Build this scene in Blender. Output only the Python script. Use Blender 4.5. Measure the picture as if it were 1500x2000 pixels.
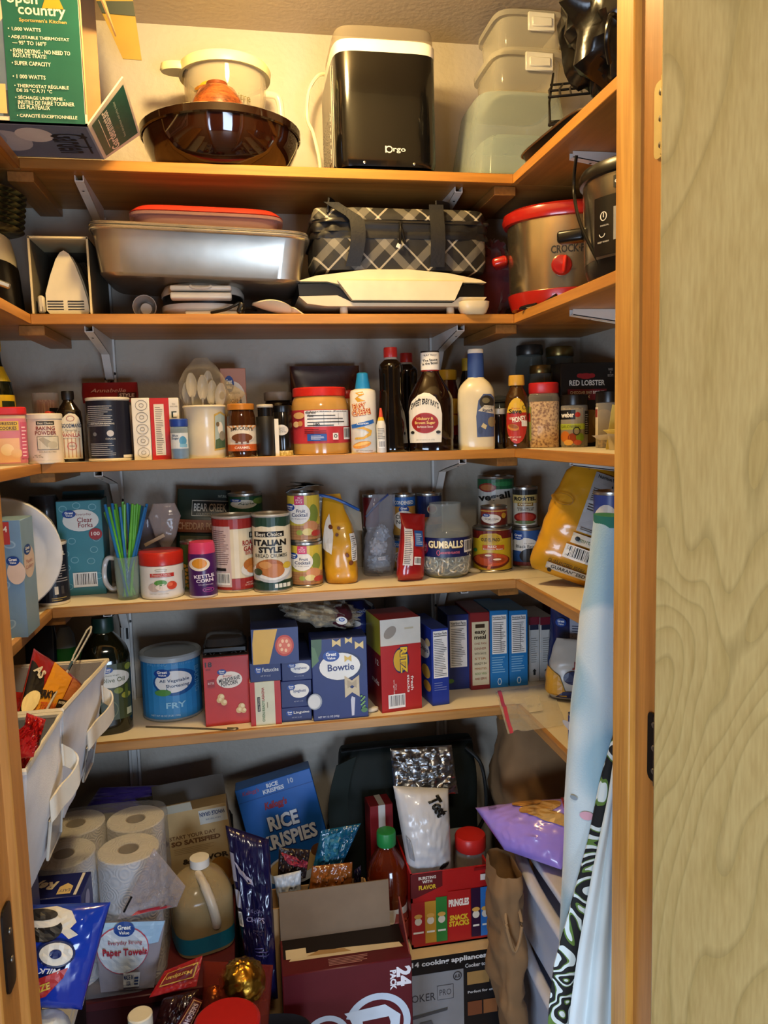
import bpy, bmesh, math, random
from mathutils import Vector, Matrix, noise
from math import sin, cos, pi, tan, atan2, asin, acos, sqrt, radians as rad
for o in list(bpy.data.objects): bpy.data.objects.remove(o)
scene = bpy.context.scene
COL = scene.collection
# ---------------------------------------------------------------- camera
CAMZ = 1.46
YAW, PITCH, ROLL, FPX = 0.1785, 0.1075, -0.026, 1515.0
_f = Vector((sin(YAW)*cos(PITCH), cos(YAW)*cos(PITCH), -sin(PITCH)))
_r0 = Vector((cos(YAW), -sin(YAW), 0)); _u0 = _r0.cross(_f)
_r = _r0*cos(ROLL) + _u0*sin(ROLL); _u = -_r0*sin(ROLL) + _u0*cos(ROLL)
cam_d = bpy.data.cameras.new('camera'); cam = bpy.data.objects.new('camera', cam_d); COL.objects.link(cam)
cam_d.sensor_fit = 'VERTICAL'; cam_d.sensor_height = 36; cam_d.sensor_width = 27
cam_d.lens = FPX/2000*36; cam_d.clip_start = 0.02
cam.matrix_world = Matrix(((_r.x, _u.x, -_f.x, 0), (_r.y, _u.y, -_f.y, 0), (_r.z, _u.z, -_f.z, CAMZ), (0, 0, 0, 1)))
scene.camera = cam
# ---------------------------------------------------------------- world, lamps, exposure
w = bpy.data.worlds.new('world'); scene.world = w; w.use_nodes = True
w.node_tree.nodes['Background'].inputs[0].default_value = (0.86, 0.88, 1.0, 1)
w.node_tree.nodes['Background'].inputs[1].default_value = 0.03
def lamp(name, kind, loc, energy, col, **k):
    d = bpy.data.lights.new(name, kind); d.energy = energy; d.color = col
    for a, b in k.items(): setattr(d, a, b)
    o = bpy.data.objects.new(name, d); COL.objects.link(o); o.location = loc
    return o
lamp('ceiling_bulb', 'POINT', (0.06, 1.34, 2.345), 29, (1.0, 0.70, 0.29), shadow_soft_size=0.05)
wl = lamp('kitchen_window', 'AREA', (-1.55, -1.6, 0.50), 54, (0.62, 0.77, 1.0), shape='RECTANGLE', size=1.3, size_y=0.9)
wl.rotation_euler = (Vector((0.25, 1.5, 0.5))-wl.location).to_track_quat('-Z', 'Y').to_euler()
kl = lamp('kitchen_ceiling_lamp', 'AREA', (0.15, -0.35, 2.42), 15, (1.0, 0.86, 0.66), shape='DISK', size=0.35)
fill_o = lamp('cool_fill', 'AREA', (0.70, -2.1, 0.50), 48, (0.60, 0.76, 1.0), shape='RECTANGLE', size=0.9, size_y=0.9)  # added cool fill for the lower left, stands for no known opening
fill_o.rotation_euler = (Vector((-0.4, 1.3, 0.6))-fill_o.location).to_track_quat('-Z', 'Y').to_euler()
scene.view_settings.view_transform = 'Standard'; scene.view_settings.look = 'None'
scene.view_settings.gamma = 1; scene.view_settings.use_curve_mapping = False
scene.view_settings.exposure = 0.3
# ---------------------------------------------------------------- pixel -> place helpers
def ray(px, py): return _f + _r*((px-750)/FPX) + _u*((1000-py)/FPX)
def PY(px, py, Y):
    d = ray(px, py); t = Y/d.y; return Vector((d.x*t, Y, CAMZ+d.z*t))
def PZ(px, py, z):
    d = ray(px, py); t = (z-CAMZ)/d.z; return Vector((d.x*t, d.y*t, z))
def PX(px, py, X):
    d = ray(px, py); t = X/d.x; return Vector((X, d.y*t, CAMZ+d.z*t))
# ---------------------------------------------------------------- materials
def pr(p):
    d = Vector(p)-Vector((0, 0, CAMZ)); k = d.dot(_f); return 750+FPX*d.dot(_r)/k, 1000-FPX*d.dot(_u)/k
def lin(c):
    if isinstance(c, str):
        c = c.lstrip('#'); c = [int(c[i:i+2], 16)/255 for i in (0, 2, 4)]
        c = [x/12.92 if x <= .04045 else ((x+.055)/1.055)**2.4 for x in c]
    return tuple(c)
_mc = {}
def _new(name):
    m = bpy.data.materials.new(name); m.use_nodes = True
    nt = m.node_tree; return m, nt, nt.nodes, nt.links, nt.nodes['Principled BSDF']
def M(col, r=.45, m=0, bump=0, bs=150, var=.05, vs=25, coat=0, tr=0, ior=1.45, sheen=0, alpha=1, sss=0):
    """painted / printed / moulded surface: colour with slight mottling and optional fine relief"""
    key = (col, r, m, bump, bs, var, vs, coat, tr, ior, sheen, alpha, sss)
    if key in _mc: return _mc[key]
    mt, nt, N, L, P = _new('surface_%s' % str(col).strip('#'))
    c = lin(col)
    tc = N.new('ShaderNodeTexCoord'); nz = N.new('ShaderNodeTexNoise'); nz.inputs['Scale'].default_value = vs; nz.inputs['Detail'].default_value = 2
    L.new(tc.outputs['Object'], nz.inputs['Vector'])
    rp = N.new('ShaderNodeValToRGB'); rp.color_ramp.elements[0].position = .3; rp.color_ramp.elements[1].position = .7
    rp.color_ramp.elements[0].color = tuple(x*(1-var) for x in c)+(1,); rp.color_ramp.elements[1].color = tuple(min(1, x*(1+var)) for x in c)+(1,)
    L.new(nz.outputs['Fac'], rp.inputs[0]); L.new(rp.outputs[0], P.inputs['Base Color'])
    P.inputs['Roughness'].default_value = r; P.inputs['Metallic'].default_value = m
    P.inputs['Transmission Weight'].default_value = tr; P.inputs['IOR'].default_value = ior
    P.inputs['Coat Weight'].default_value = coat; P.inputs['Sheen Weight'].default_value = sheen; P.inputs['Alpha'].default_value = alpha
    if bump:
        n2 = N.new('ShaderNodeTexNoise'); n2.inputs['Scale'].default_value = bs; n2.inputs['Detail'].default_value = 3
        L.new(tc.outputs['Object'], n2.inputs['Vector'])
        b = N.new('ShaderNodeBump'); b.inputs['Strength'].default_value = bump; b.inputs['Distance'].default_value = .002
        L.new(n2.outputs['Fac'], b.inputs['Height']); L.new(b.outputs[0], P.inputs['Normal'])
    _mc[key] = mt; return mt
def film(col='#ffffff', dens=.10, gloss=.06, bump=.0, bs=60):
    """thin clear plastic: mostly see-through sheet with a glossy skin"""
    key = ('film', col, dens, gloss, bump, bs)
    if key in _mc: return _mc[key]
    mt, nt, N, L, P = _new('clear_film'); c = lin(col)
    P.inputs['Base Color'].default_value = c+(1,); P.inputs['Roughness'].default_value = gloss
    t = N.new('ShaderNodeBsdfTransparent'); t.inputs[0].default_value = tuple(.55+.45*x for x in c)+(1,)
    lw = N.new('ShaderNodeLayerWeight'); lw.inputs[0].default_value = .25
    mr = N.new('ShaderNodeMapRange'); mr.inputs[3].default_value = dens; mr.inputs[4].default_value = min(1, dens+.45)
    L.new(lw.outputs['Facing'], mr.inputs[0])
    mx = N.new('ShaderNodeMixShader'); L.new(mr.outputs[0], mx.inputs[0]); L.new(t.outputs[0], mx.inputs[1]); L.new(P.outputs[0], mx.inputs[2])
    L.new(mx.outputs[0], N['Material Output'].inputs[0])
    if bump:
        tc = N.new('ShaderNodeTexCoord'); n2 = N.new('ShaderNodeTexNoise'); n2.inputs['Scale'].default_value = bs; L.new(tc.outputs['Object'], n2.inputs['Vector'])
        b = N.new('ShaderNodeBump'); b.inputs['Strength'].default_value = bump; b.inputs['Distance'].default_value = .004
        L.new(n2.outputs['Fac'], b.inputs['Height']); L.new(b.outputs[0], P.inputs['Normal']); L.new(b.outputs[0], lw.inputs['Normal'])
    _mc[key] = mt; return mt
def wood(c1, c2, axis='x', sc=14, r=.42, name='wood', stretch=.06, knots=True):
    key = ('wood', c1, c2, axis, sc, r, stretch)
    if key in _mc: return _mc[key]
    mt, nt, N, L, P = _new(name)
    tc = N.new('ShaderNodeTexCoord'); mp = N.new('ShaderNodeMapping'); s = [1, 1, 1]; s['xyz'.index(axis)] = stretch
    mp.inputs['Scale'].default_value = s; L.new(tc.outputs['Object'], mp.inputs[0])
    n = N.new('ShaderNodeTexNoise'); n.inputs['Scale'].default_value = sc; n.inputs['Detail'].default_value = 6; n.inputs['Distortion'].default_value = 1.2
    L.new(mp.outputs[0], n.inputs['Vector'])
    n2 = N.new('ShaderNodeTexNoise'); n2.inputs['Scale'].default_value = sc*9; n2.inputs['Detail'].default_value = 3; L.new(mp.outputs[0], n2.inputs['Vector'])
    ad = N.new('ShaderNodeMath'); ad.operation = 'MULTIPLY_ADD'; ad.inputs[1].default_value = .35; L.new(n2.outputs['Fac'], ad.inputs[0]); L.new(n.outputs['Fac'], ad.inputs[2])
    rp = N.new('ShaderNodeValToRGB'); e = rp.color_ramp.elements
    e[0].position = .48; e[0].color = lin(c2)+(1,); e[1].position = .82; e[1].color = lin(c1)+(1,)
    L.new(ad.outputs[0], rp.inputs[0]); L.new(rp.outputs[0], P.inputs['Base Color']); P.inputs['Roughness'].default_value = r
    b = N.new('ShaderNodeBump'); b.inputs['Strength'].default_value = .12; b.inputs['Distance'].default_value = .001; L.new(ad.outputs[0], b.inputs['Height']); L.new(b.outputs[0], P.inputs['Normal'])
    _mc[key] = mt; return mt
def glass(col='#ffffff', r=.02, ior=1.45):
    key = ('glass', col, r, ior)
    if key in _mc: return _mc[key]
    mt, nt, N, L, P = _new('clear_glass'); P.inputs['Base Color'].default_value = lin(col)+(1,)
    P.inputs['Transmission Weight'].default_value = 1; P.inputs['Roughness'].default_value = r; P.inputs['IOR'].default_value = ior
    _mc[key] = mt; return mt
def foil(col='#c9c9cc', r=.22, bs=22, bump=.7, m=1):
    return M(col, r=r, m=m, bump=bump, bs=bs, var=.03)
def speck(c1, c2, sc=180, r=.6, lo=.45, hi=.6, stretch=(1, 1, 1)):
    """two-tone granular stuff (seeds, powder, gravel-like seasoning)"""
    key = ('speck', c1, c2, sc, r, lo, hi, stretch)
    if key in _mc: return _mc[key]
    mt, nt, N, L, P = _new('grains')
    tc = N.new('ShaderNodeTexCoord'); mp = N.new('ShaderNodeMapping'); mp.inputs['Scale'].default_value = stretch; L.new(tc.outputs['Object'], mp.inputs[0])
    v = N.new('ShaderNodeTexNoise'); v.inputs['Scale'].default_value = sc; v.inputs['Detail'].default_value = 4; L.new(mp.outputs[0], v.inputs['Vector'])
    rp = N.new('ShaderNodeValToRGB'); e = rp.color_ramp.elements; e[0].position = lo; e[1].position = hi; e[0].color = lin(c1)+(1,); e[1].color = lin(c2)+(1,)
    L.new(v.outputs['Fac'], rp.inputs[0]); L.new(rp.outputs[0], P.inputs['Base Color']); P.inputs['Roughness'].default_value = r
    b = N.new('ShaderNodeBump'); b.inputs['Strength'].default_value = .4; b.inputs['Distance'].default_value = .001; L.new(v.outputs['Fac'], b.inputs['Height']); L.new(b.outputs[0], P.inputs['Normal'])
    _mc[key] = mt; return mt
# ---------------------------------------------------------------- mesh helpers
def mk(name, vf, mat, parent=None, smooth=True, ang=38, label=None, loc=None, rot=None):
    me = bpy.data.meshes.new(name); me.from_pydata([tuple(v) for v in vf[0]], [], vf[1])
    mats = mat if isinstance(mat, (list, tuple)) else [mat]
    for m in mats: me.materials.append(m)
    if len(vf) > 2:
        me.polygons.foreach_set('material_index', vf[2])
    if smooth:
        me.polygons.foreach_set('use_smooth', [True]*len(me.polygons)); me.set_sharp_from_angle(angle=rad(ang))
    me.update(); o = bpy.data.objects.new(name, me); COL.objects.link(o)
    if parent: o.parent = parent
    if label: o['label'] = label
    if loc: o.location = loc
    if rot: o.rotation_euler = rot
    return o
def thing(name, label, cat, loc=(0, 0, 0), rot=(0, 0, 0), group=None):
    o = bpy.data.objects.new(name, None); COL.objects.link(o); o.location = loc; o.rotation_euler = rot; o.empty_display_size = .03
    o['label'] = label; o['category'] = cat
    if group: o['group'] = group
    return o
def tag(o, label, cat, group=None):
    o['label'] = label; o['category'] = cat
    if group: o['group'] = group
    return o
def structure(o, label=None):
    o['kind'] = 'structure'
    if label: o['label'] = label
    return o
def join(*vfs):
    V = []; F = []
    for vf in vfs:
        n = len(V); V += [tuple(v) for v in vf[0]]; F += [tuple(i+n for i in f) for f in vf[1]]
    return V, F
def xf(vf, loc=(0, 0, 0), rot=(0, 0, 0), sc=(1, 1, 1)):
    from mathutils import Euler
    m = Matrix.Translation(loc) @ Euler(rot).to_matrix().to_4x4() @ Matrix.Diagonal((*sc, 1))
    return [m @ Vector(v) for v in vf[0]], vf[1]
def box(w, d, h, b=.0015, c=(0, 0, 0)):
    """chamfered box, base centre at c"""
    b = min(b, w*.45, d*.45, h*.45)
    if b <= 0:
        V = [(c[0]+x*w/2, c[1]+y*d/2, c[2]+z) for z in (0, h) for y in (-1, 1) for x in (-1, 1)]
        return V, [(0, 2, 3, 1), (4, 5, 7, 6), (0, 1, 5, 4), (2, 6, 7, 3), (0, 4, 6, 2), (1, 3, 7, 5)]
    bm = bmesh.new(); bmesh.ops.create_cube(bm, size=1)
    for v in bm.verts: v.co = Vector((v.co.x*w, v.co.y*d, (v.co.z+.5)*h))
    bmesh.ops.bevel(bm, geom=bm.edges[:], offset=b, segments=1 if b < .004 else 3, affect='EDGES', profile=.5)
    bm.verts.index_update(); V = [tuple(v.co+Vector(c)) for v in bm.verts]; F = [tuple(v.index for v in f.verts) for f in bm.faces]; bm.free()
    return V, F
def lathe(prof, n=28, sx=1, sy=1, e=1.0, cap=True):
    """prof: (r, z) list; e<1 squares the section"""
    V = []; F = []
    sp = lambda t: math.copysign(abs(t)**e, t)
    for r, z in prof:
        for i in range(n):
            a = 2*pi*i/n; V.append((r*sx*sp(sin(a)), -r*sy*sp(cos(a)), z))
    for k in range(len(prof)-1):
        for i in range(n):
            j = (i+1) % n; F.append((k*n+i, k*n+j, (k+1)*n+j, (k+1)*n+i))
    if cap:
        if prof[0][0] > 1e-5: F.append(tuple(range(n-1, -1, -1)))
        if prof[-1][0] > 1e-5: F.append(tuple(range((len(prof)-1)*n, len(prof)*n)))
    return V, F
def tube(pts, r, n=7, closed=False):
    P = [Vector(p) for p in pts]; V = []; F = []; m = len(P); up = Vector((.13, .37, .92))
    for k, p in enumerate(P):
        t = ((P[(k+1) % m] if closed or k < m-1 else p)-(P[k-1] if closed or k > 0 else p)).normalized()
        a = t.cross(up)
        if a.length < .05: a = t.cross(Vector((1, 0, 0)))
        a.normalize(); b = a.cross(t)
        rr = r[k] if isinstance(r, (list, tuple)) else r
        for i in range(n):
            th = 2*pi*i/n; V.append(p+a*(rr*cos(th))+b*(rr*sin(th)))
    for k in range(m if closed else m-1):
        q = (k+1) % m
        for i in range(n):
            j = (i+1) % n; F.append((k*n+i, k*n+j, q*n+j, q*n+i))
    if not closed: F += [tuple(range(n-1, -1, -1)), tuple(range((m-1)*n, m*n))]
    return V, F
def smooth_path(pts, k=6):
    P = [Vector(p) for p in pts]; out = []
    for i in range(len(P)-1):
        a = P[max(0, i-1)]; b = P[i]; c = P[i+1]; d = P[min(len(P)-1, i+2)]
        for s in range(k):
            t = s/k; out.append(.5*((2*b)+(c-a)*t+(2*a-5*b+4*c-d)*t*t+(3*b-a-3*c+d)*t**3))
    out.append(P[-1]); return out
def sheet(nx, ny, fn, th=0.0):
    V = [Vector(fn(i/nx, j/ny)) for j in range(ny+1) for i in range(nx+1)]
    F = [(j*(nx+1)+i, j*(nx+1)+i+1, (j+1)*(nx+1)+i+1, (j+1)*(nx+1)+i) for j in range(ny) for i in range(nx)]
    if th:
        n = len(V); N = [Vector() for _ in V]
        for f in F:
            nn = (V[f[1]]-V[f[0]]).cross(V[f[3]]-V[f[0]])
            for i in f: N[i] += nn
        V += [v-q.normalized()*th for v, q in zip(V, N)]
        F += [tuple(reversed([i+n for i in f])) for f in F]
        rim = [i for i in range(nx+1)]+[j*(nx+1)+nx for j in range(1, ny+1)]+[ny*(nx+1)+i for i in range(nx-1, -1, -1)]+[j*(nx+1) for j in range(ny-1, 0, -1)]
        for a, b in zip(rim, rim[1:]+rim[:1]): F.append((b, a, a+n, b+n))
    return V, F
def prism(poly, th, axis='y'):
    """2-D outline (u,v) extruded by th; axis y: u->x v->z, axis z: u->x v->y, axis x: u->y v->z"""
    n = len(poly); mp = {'y': lambda u, v, t: (u, t, v), 'z': lambda u, v, t: (u, v, t), 'x': lambda u, v, t: (t, u, v)}[axis]
    V = [mp(u, v, -th/2) for u, v in poly]+[mp(u, v, th/2) for u, v in poly]
    F = [tuple(range(n)), tuple(range(2*n-1, n-1, -1))]+[((i+1) % n, i, i+n, (i+1) % n+n) for i in range(n)]
    return V, F
def fb(x, y, z=0, o=3):
    s = 0; a = 1; v = Vector((x, y, z))
    for _ in range(o): s += a*noise.noise(v); v = v*2.03; a *= .5
    return s
def crease(x, y, z=0):
    v = Vector((x, y, z)); return (abs(noise.noise(v))*1.4+abs(noise.noise(v*2.3))*.6)-.45
class Surf:
    """closed upright skin: prof rows (z, rx, ry[, x offset, y offset]); front is -y. Used for bottles, jars and bags alike."""
    def __init__(s, prof, e=1.0, amp=0, fr=30, seed=0, k=0):
        s.p = [tuple(q)+(0,)*(5-len(q)) if len(q) > 2 else (q[0], q[1], q[1], 0, 0) for q in prof]
        s.e = e; s.amp = amp; s.fr = fr; s.seed = seed
        if k:
            pts = s.p; out = []
            for i in range(len(pts)-1):
                a = pts[max(0, i-1)]; b = pts[i]; c = pts[i+1]; d = pts[min(len(pts)-1, i+2)]
                for q in range(k):
                    t = q/k; out.append(tuple(.5*(2*b[m]+(c[m]-a[m])*t+(2*a[m]-5*b[m]+4*c[m]-d[m])*t*t+(3*b[m]-a[m]-3*c[m]+d[m])*t**3) for m in range(5)))
            out.append(pts[-1]); s.p = [(min(max(q[0], pts[0][0]), pts[-1][0]), max(q[1], 1e-4), max(q[2], 1e-4), q[3], q[4]) for q in out]
    def row(s, z):
        P = s.p
        if z <= P[0][0]: return P[0]
        for a, b in zip(P, P[1:]):
            if a[0] <= z <= b[0] and b[0] > a[0]:
                t = (z-a[0])/(b[0]-a[0]); return tuple(x+(y-x)*t for x, y in zip(a, b))
        return P[-1]
    def pt(s, a, q, off=0):
        sp = lambda t: math.copysign(abs(t)**s.e, t)
        z, rx, ry, ox, oy = q; sx, sy = sp(sin(a)), -sp(cos(a))
        d = off
        if s.amp: d += s.amp*crease(sx*rx*s.fr+s.seed*7.1, sy*ry*s.fr, z*s.fr)*min(1, 12*min(rx, ry))
        nl = sqrt((sx*ry)**2+(sy*rx)**2) or 1; nx, ny = sx*ry/nl, sy*rx/nl
        return (ox+rx*sx+nx*d, oy+ry*sy+ny*d, z)
    def mesh(s, n=28, cap=True):
        V = [s.pt(2*pi*i/n, q) for q in s.p for i in range(n)]; F = []
        for k in range(len(s.p)-1):
            for i in range(n):
                j = (i+1) % n; F.append((k*n+i, k*n+j, (k+1)*n+j, (k+1)*n+i))
        if cap: F += [tuple(range(n-1, -1, -1)), tuple(range((len(s.p)-1)*n, len(s.p)*n))]
        return V, F
    def mapper(s, z0, z1, turn=0, full=False):
        """label fractions (x across the seen face, y up) -> skin"""
        def f(x, y, off):
            t = max(-1, min(1, 2*x-1)); a = asin(math.copysign(abs(t)**(1/s.e), t))
            return s.pt(a+turn, s.row(z0+(z1-z0)*y), off)
        f.curved = True; f.ny = 0 if len(s.p) <= 2 else 10; f.step = .0005 if s.amp else .00013; return f
def cylmap(r, z0, z1, turn=0): return Surf([(z0, r), (z1, r)]).mapper(z0, z1, turn)
def facemap(w, d, h, face='F', z0=0):
    def f(x, y, o):
        if face == 'F': return ((x-.5)*w, -d/2-o, z0+y*h)
        if face == 'L': return (-w/2-o, (.5-x)*d, z0+y*h)
        if face == 'R': return (w/2+o, (x-.5)*d, z0+y*h)
        if face == 'T': return ((x-.5)*w, (y-.5)*d, z0+h+o)
        if face == 'D': return ((x-.5)*w, (.5-y)*d, z0-o)
    f.curved = False; return f
# ---------------------------------------------------------------- printed labels
_tc = {}
def glyphs(s, bold=.0, shear=0, res=2):
    key = (s, bold, shear)
    if key in _tc: return _tc[key]
    cu = bpy.data.curves.new('tmp', 'FONT'); cu.body = s; cu.size = 1; cu.offset = bold; cu.shear = shear; cu.resolution_u = res; cu.align_x = 'CENTER'; cu.space_line = .95
    ob = bpy.data.objects.new('tmp', cu); me = ob.to_mesh()
    V = [(v.co.x, v.co.y) for v in me.vertices]; F = [tuple(p.vertices) for p in me.polygons]
    ob.to_mesh_clear(); bpy.data.objects.remove(ob); bpy.data.curves.remove(cu)
    if V:
        x0 = min(v[0] for v in V); x1 = max(v[0] for v in V); y0 = min(v[1] for v in V); y1 = max(v[1] for v in V)
        V = [((x-x0)/max(1e-6, x1-x0)-.5, (y-y0)/max(1e-6, y1-y0)-.5) for x, y in V]
    _tc[key] = (V, F); return V, F
class Art:
    """flat print drawn in fractions of a face (0..1, y up), laid on any surface by a mapper"""
    def __init__(s, asp=1.0): s.L = []; s.asp = asp
    def poly(s, pts, c): s.L.append(([tuple(p) for p in pts], [tuple(range(len(pts)))], c)); return s
    def rect(s, x0, y0, x1, y1, c): return s.poly([(x0, y0), (x1, y0), (x1, y1), (x0, y1)], c)
    def ell(s, cx, cy, rx, ry, c, n=22, rot=0):
        ca, sa = cos(rot), sin(rot)
        return s.poly([(cx+rx*cos(2*pi*i/n)*ca-ry*sin(2*pi*i/n)*sa*s.asp, cy+ry*sin(2*pi*i/n)*ca+rx*cos(2*pi*i/n)*sa/s.asp) for i in range(n)], c)
    def ring(s, cx, cy, rx, ry, t, c, n=22, a0=0, a1=1):
        k = list(range(int(n*a0), int(n*a1)+1)); V = []; F = []
        for i in k:
            a = 2*pi*i/n; V += [(cx+rx*cos(a), cy+ry*sin(a)), (cx+(rx-t)*cos(a), cy+(ry-t/s.asp)*sin(a))]
        for q in range(len(k)-1): F.append((2*q, 2*q+2, 2*q+3, 2*q+1))
        s.L.append((V, F, c)); return s
    def text(s, t, cx, cy, w_, h_, c, rot=0, bold=.0, shear=0, arc=0):
        V, F = glyphs(t, bold, shear); ca, sa = cos(rad(rot)), sin(rad(rot)); out = []
        if not V: return s
        for x, y in V:
            X, Y = x*w_, y*h_+arc*(1-(2*x)**2)
            if rot in (90, -90, 180): 
                # rotated text: w_ is measured along its reading direction in the face's own units
                if rot == 90: X, Y = -(y*h_), x*w_
                elif rot == -90: X, Y = y*h_, -x*w_
                else: X, Y = -X, -Y
            elif rot: X, Y = X*ca-Y*sa*s.asp, Y*ca+X*sa/s.asp
            out.append((cx+X, cy+Y))
        s.L.append((out, F, c)); return s
    def lines(s, x0, y0, x1, y1, n, c, fill=.5, seed=0, ragged=True):
        rnd = random.Random(seed); V = []; F = []; h = (y1-y0)/n
        for i in range(n):
            xe = x0+(x1-x0)*(rnd.uniform(.62, 1) if ragged else 1); yb = y0+i*h
            k = len(V); V += [(x0, yb), (xe, yb), (xe, yb+h*fill), (x0, yb+h*fill)]; F.append((k, k+1, k+2, k+3))
        s.L.append((V, F, c)); return s
    def facts(s, x0, y0, x1, y1, n=14, seed=1):
        """nutrition panel: white card, black frame rules and rows"""
        s.rect(x0, y0, x1, y1, '#e9e7e2'); W = x1-x0; H = y1-y0
        s.text('Nutrition Facts', x0+W*.5, y1-H*.055, W*.9, H*.06, '#101010', bold=.02)
        s.rect(x0+W*.04, y1-H*.115, x1-W*.04, y1-H*.10, '#101010')
        s.lines(x0+W*.06, y0+H*.04, x1-W*.06, y1-H*.15, n, '#3a3a3a', .3, seed); return s
    def bars(s, x0, y0, x1, y1, c='#101010', seed=3, vertical=True):
        s.rect(x0, y0, x1, y1, '#e8e6e0'); rnd = random.Random(seed); V = []; F = []
        mx = (x1-x0)*.08; x = x0+mx; step = (x1-x0)*.84/34
        if vertical:
            while x < x1-mx:
                w_ = step*rnd.choice((.5, .5, 1, 1.5)); k = len(V); V += [(x, y0+(y1-y0)*.16), (x+w_, y0+(y1-y0)*.16), (x+w_, y1-(y1-y0)*.08), (x, y1-(y1-y0)*.08)]; F.append((k, k+1, k+2, k+3)); x += w_+step*rnd.choice((.6, 1, 1.4))
        else:
            my = (y1-y0)*.08; y = y0+my; step = (y1-y0)*.84/34
            while y < y1-my:
                w_ = step*rnd.choice((.5, .5, 1, 1.5)); k = len(V); V += [(x0+(x1-x0)*.08, y), (x1-(x1-x0)*.16, y), (x1-(x1-x0)*.16, y+w_), (x0+(x1-x0)*.08, y+w_)]; F.append((k, k+1, k+2, k+3)); y += w_+step*rnd.choice((.6, 1, 1.4))
        s.L.append((V, F, c)); return s
    def gv(s, cx, cy, rx, ry, small=True):
        """round blue store badge with two words"""
        s.ell(cx, cy, rx, ry, '#16418f'); s.text('Great', cx, cy+ry*.30, rx*1.25, ry*.62, '#f4f4f0', bold=.03); s.text('Value', cx, cy-ry*.38, rx*1.0, ry*.42, '#f4f4f0', bold=.02); return s
    def lay(s, mapper, parent, name='print', rough=.4, base=.0004, step=None, cuts=None, label=None):
        V = []; F = []; MI = []; mats = []; idx = {}; curved = getattr(mapper, 'curved', False); step = step or getattr(mapper, 'step', .00013)
        for i, (vs, fs, c) in enumerate(s.L):
            if c not in idx:
                idx[c] = len(mats); mats.append(c if isinstance(c, bpy.types.Material) else M(c, r=rough))
            if curved:
                x0 = min(v[0] for v in vs); x1 = max(v[0] for v in vs); y0 = min(v[1] for v in vs); y1 = max(v[1] for v in vs)
                NX, NY = cuts or (14, getattr(mapper, 'ny', 0))
                if (x1-x0)*NX > .8 or (NY and (y1-y0)*NY > .8):
                    bm = bmesh.new(); bv = [bm.verts.new((a, b, 0)) for a, b in vs]
                    for f in fs:
                        try: bm.faces.new([bv[k] for k in f])
                        except ValueError: pass
                    for k in range(1, NX):
                        t = .5+.5*sin(pi*(k/NX-.5))
                        if x0 < t < x1: bmesh.ops.bisect_plane(bm, geom=bm.verts[:]+bm.edges[:]+bm.faces[:], plane_co=(t, 0, 0), plane_no=(1, 0, 0))
                    for k in range(1, NY):
                        t = k/NY
                        if y0 < t < y1: bmesh.ops.bisect_plane(bm, geom=bm.verts[:]+bm.edges[:]+bm.faces[:], plane_co=(0, t, 0), plane_no=(0, 1, 0))
                    bm.verts.index_update(); vs = [(v.co.x, v.co.y) for v in bm.verts]; fs = [tuple(v.index for v in f.verts) for f in bm.faces]; bm.free()
            n = len(V); off = base+i*step
            V += [mapper(x, y, off) for x, y in vs]; F += [tuple(k+n for k in f) for f in fs]; MI += [idx[c]]*len(fs)
        o = mk(name, (V, F, MI), mats, parent, smooth=False)
        if label: o['label'] = label
        return o
# ================================================================ SETTING
ZS = [2.010, 1.707, 1.405, 1.100, 0.797]       # shelf tops, highest first
Z1, Z2, Z3, Z4, Z5 = ZS
YF, YB = 1.70, 1.99                               # front edge and back wall
XL, XR, WL, WR = -.408, .616, -.70, .906          # inner edges of side shelves, side walls
YD = 0.93                                         # back of the door wall
CE = 2.415
YK = .852                                         # kitchen face of the jamb, where the hinges sit
def wallmat(name, c, bump=.35):
    mt, nt, N, L, P = _new(name); tc = N.new('ShaderNodeTexCoord')
    n = N.new('ShaderNodeTexNoise'); n.inputs['Scale'].default_value = 75; n.inputs['Detail'].default_value = 4; L.new(tc.outputs['Object'], n.inputs['Vector'])
    n2 = N.new('ShaderNodeTexNoise'); n2.inputs['Scale'].default_value = 3; L.new(tc.outputs['Object'], n2.inputs['Vector'])
    rp = N.new('ShaderNodeValToRGB'); a = lin(c); rp.color_ramp.elements[0].color = tuple(x*.93 for x in a)+(1,); rp.color_ramp.elements[1].color = tuple(min(1, x*1.05) for x in a)+(1,)
    L.new(n2.outputs['Fac'], rp.inputs[0]); L.new(rp.outputs[0], P.inputs['Base Color']); P.inputs['Roughness'].default_value = .55
    b = N.new('ShaderNodeBump'); b.inputs['Strength'].default_value = bump; b.inputs['Distance'].default_value = .004; L.new(n.outputs['Fac'], b.inputs['Height']); L.new(b.outputs[0], P.inputs['Normal'])
    return mt
WALL = wallmat('painted_plaster', '#b2a898'); CEIL = wallmat('ceiling_plaster', '#b3a38c')
def slab(name, x0, x1, y0, y1, z0, z1, mat): return structure(mk(name, box(x1-x0, y1-y0, z1-z0, 0, ((x0+x1)/2, (y0+y1)/2, z0)), mat, smooth=False))
slab('wall_back', WL-.1, WR+.1, YB, YB+.1, 0, CE, WALL)
slab('wall_left', WL-.1, WL, YK+.004, YB, 0, CE, WALL)
slab('wall_right', WR, WR+.1, YK+.004, YB, 0, CE, WALL)
slab('ceiling', WL-.1, WR+.1, YK+.004, YB+.1, CE, CE+.08, CEIL)
slab('floor', -2.2, 2.2, -1.9, YB+.1, -.05, 0, wood('#9b7a50', '#7c5d38', 'x', 8, name='floor_boards'))
JL, JR = -.285, .492
slab('wall_front_left', WL, JL-.03, YK+.004, YD, 0, CE, WALL)
slab('wall_front_right', JR+.03, WR, YK+.004, YD, 0, CE, WALL)
slab('wall_front_above', JL-.03, JR+.03, YK+.004, YD, 2.09, CE, WALL)
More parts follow.
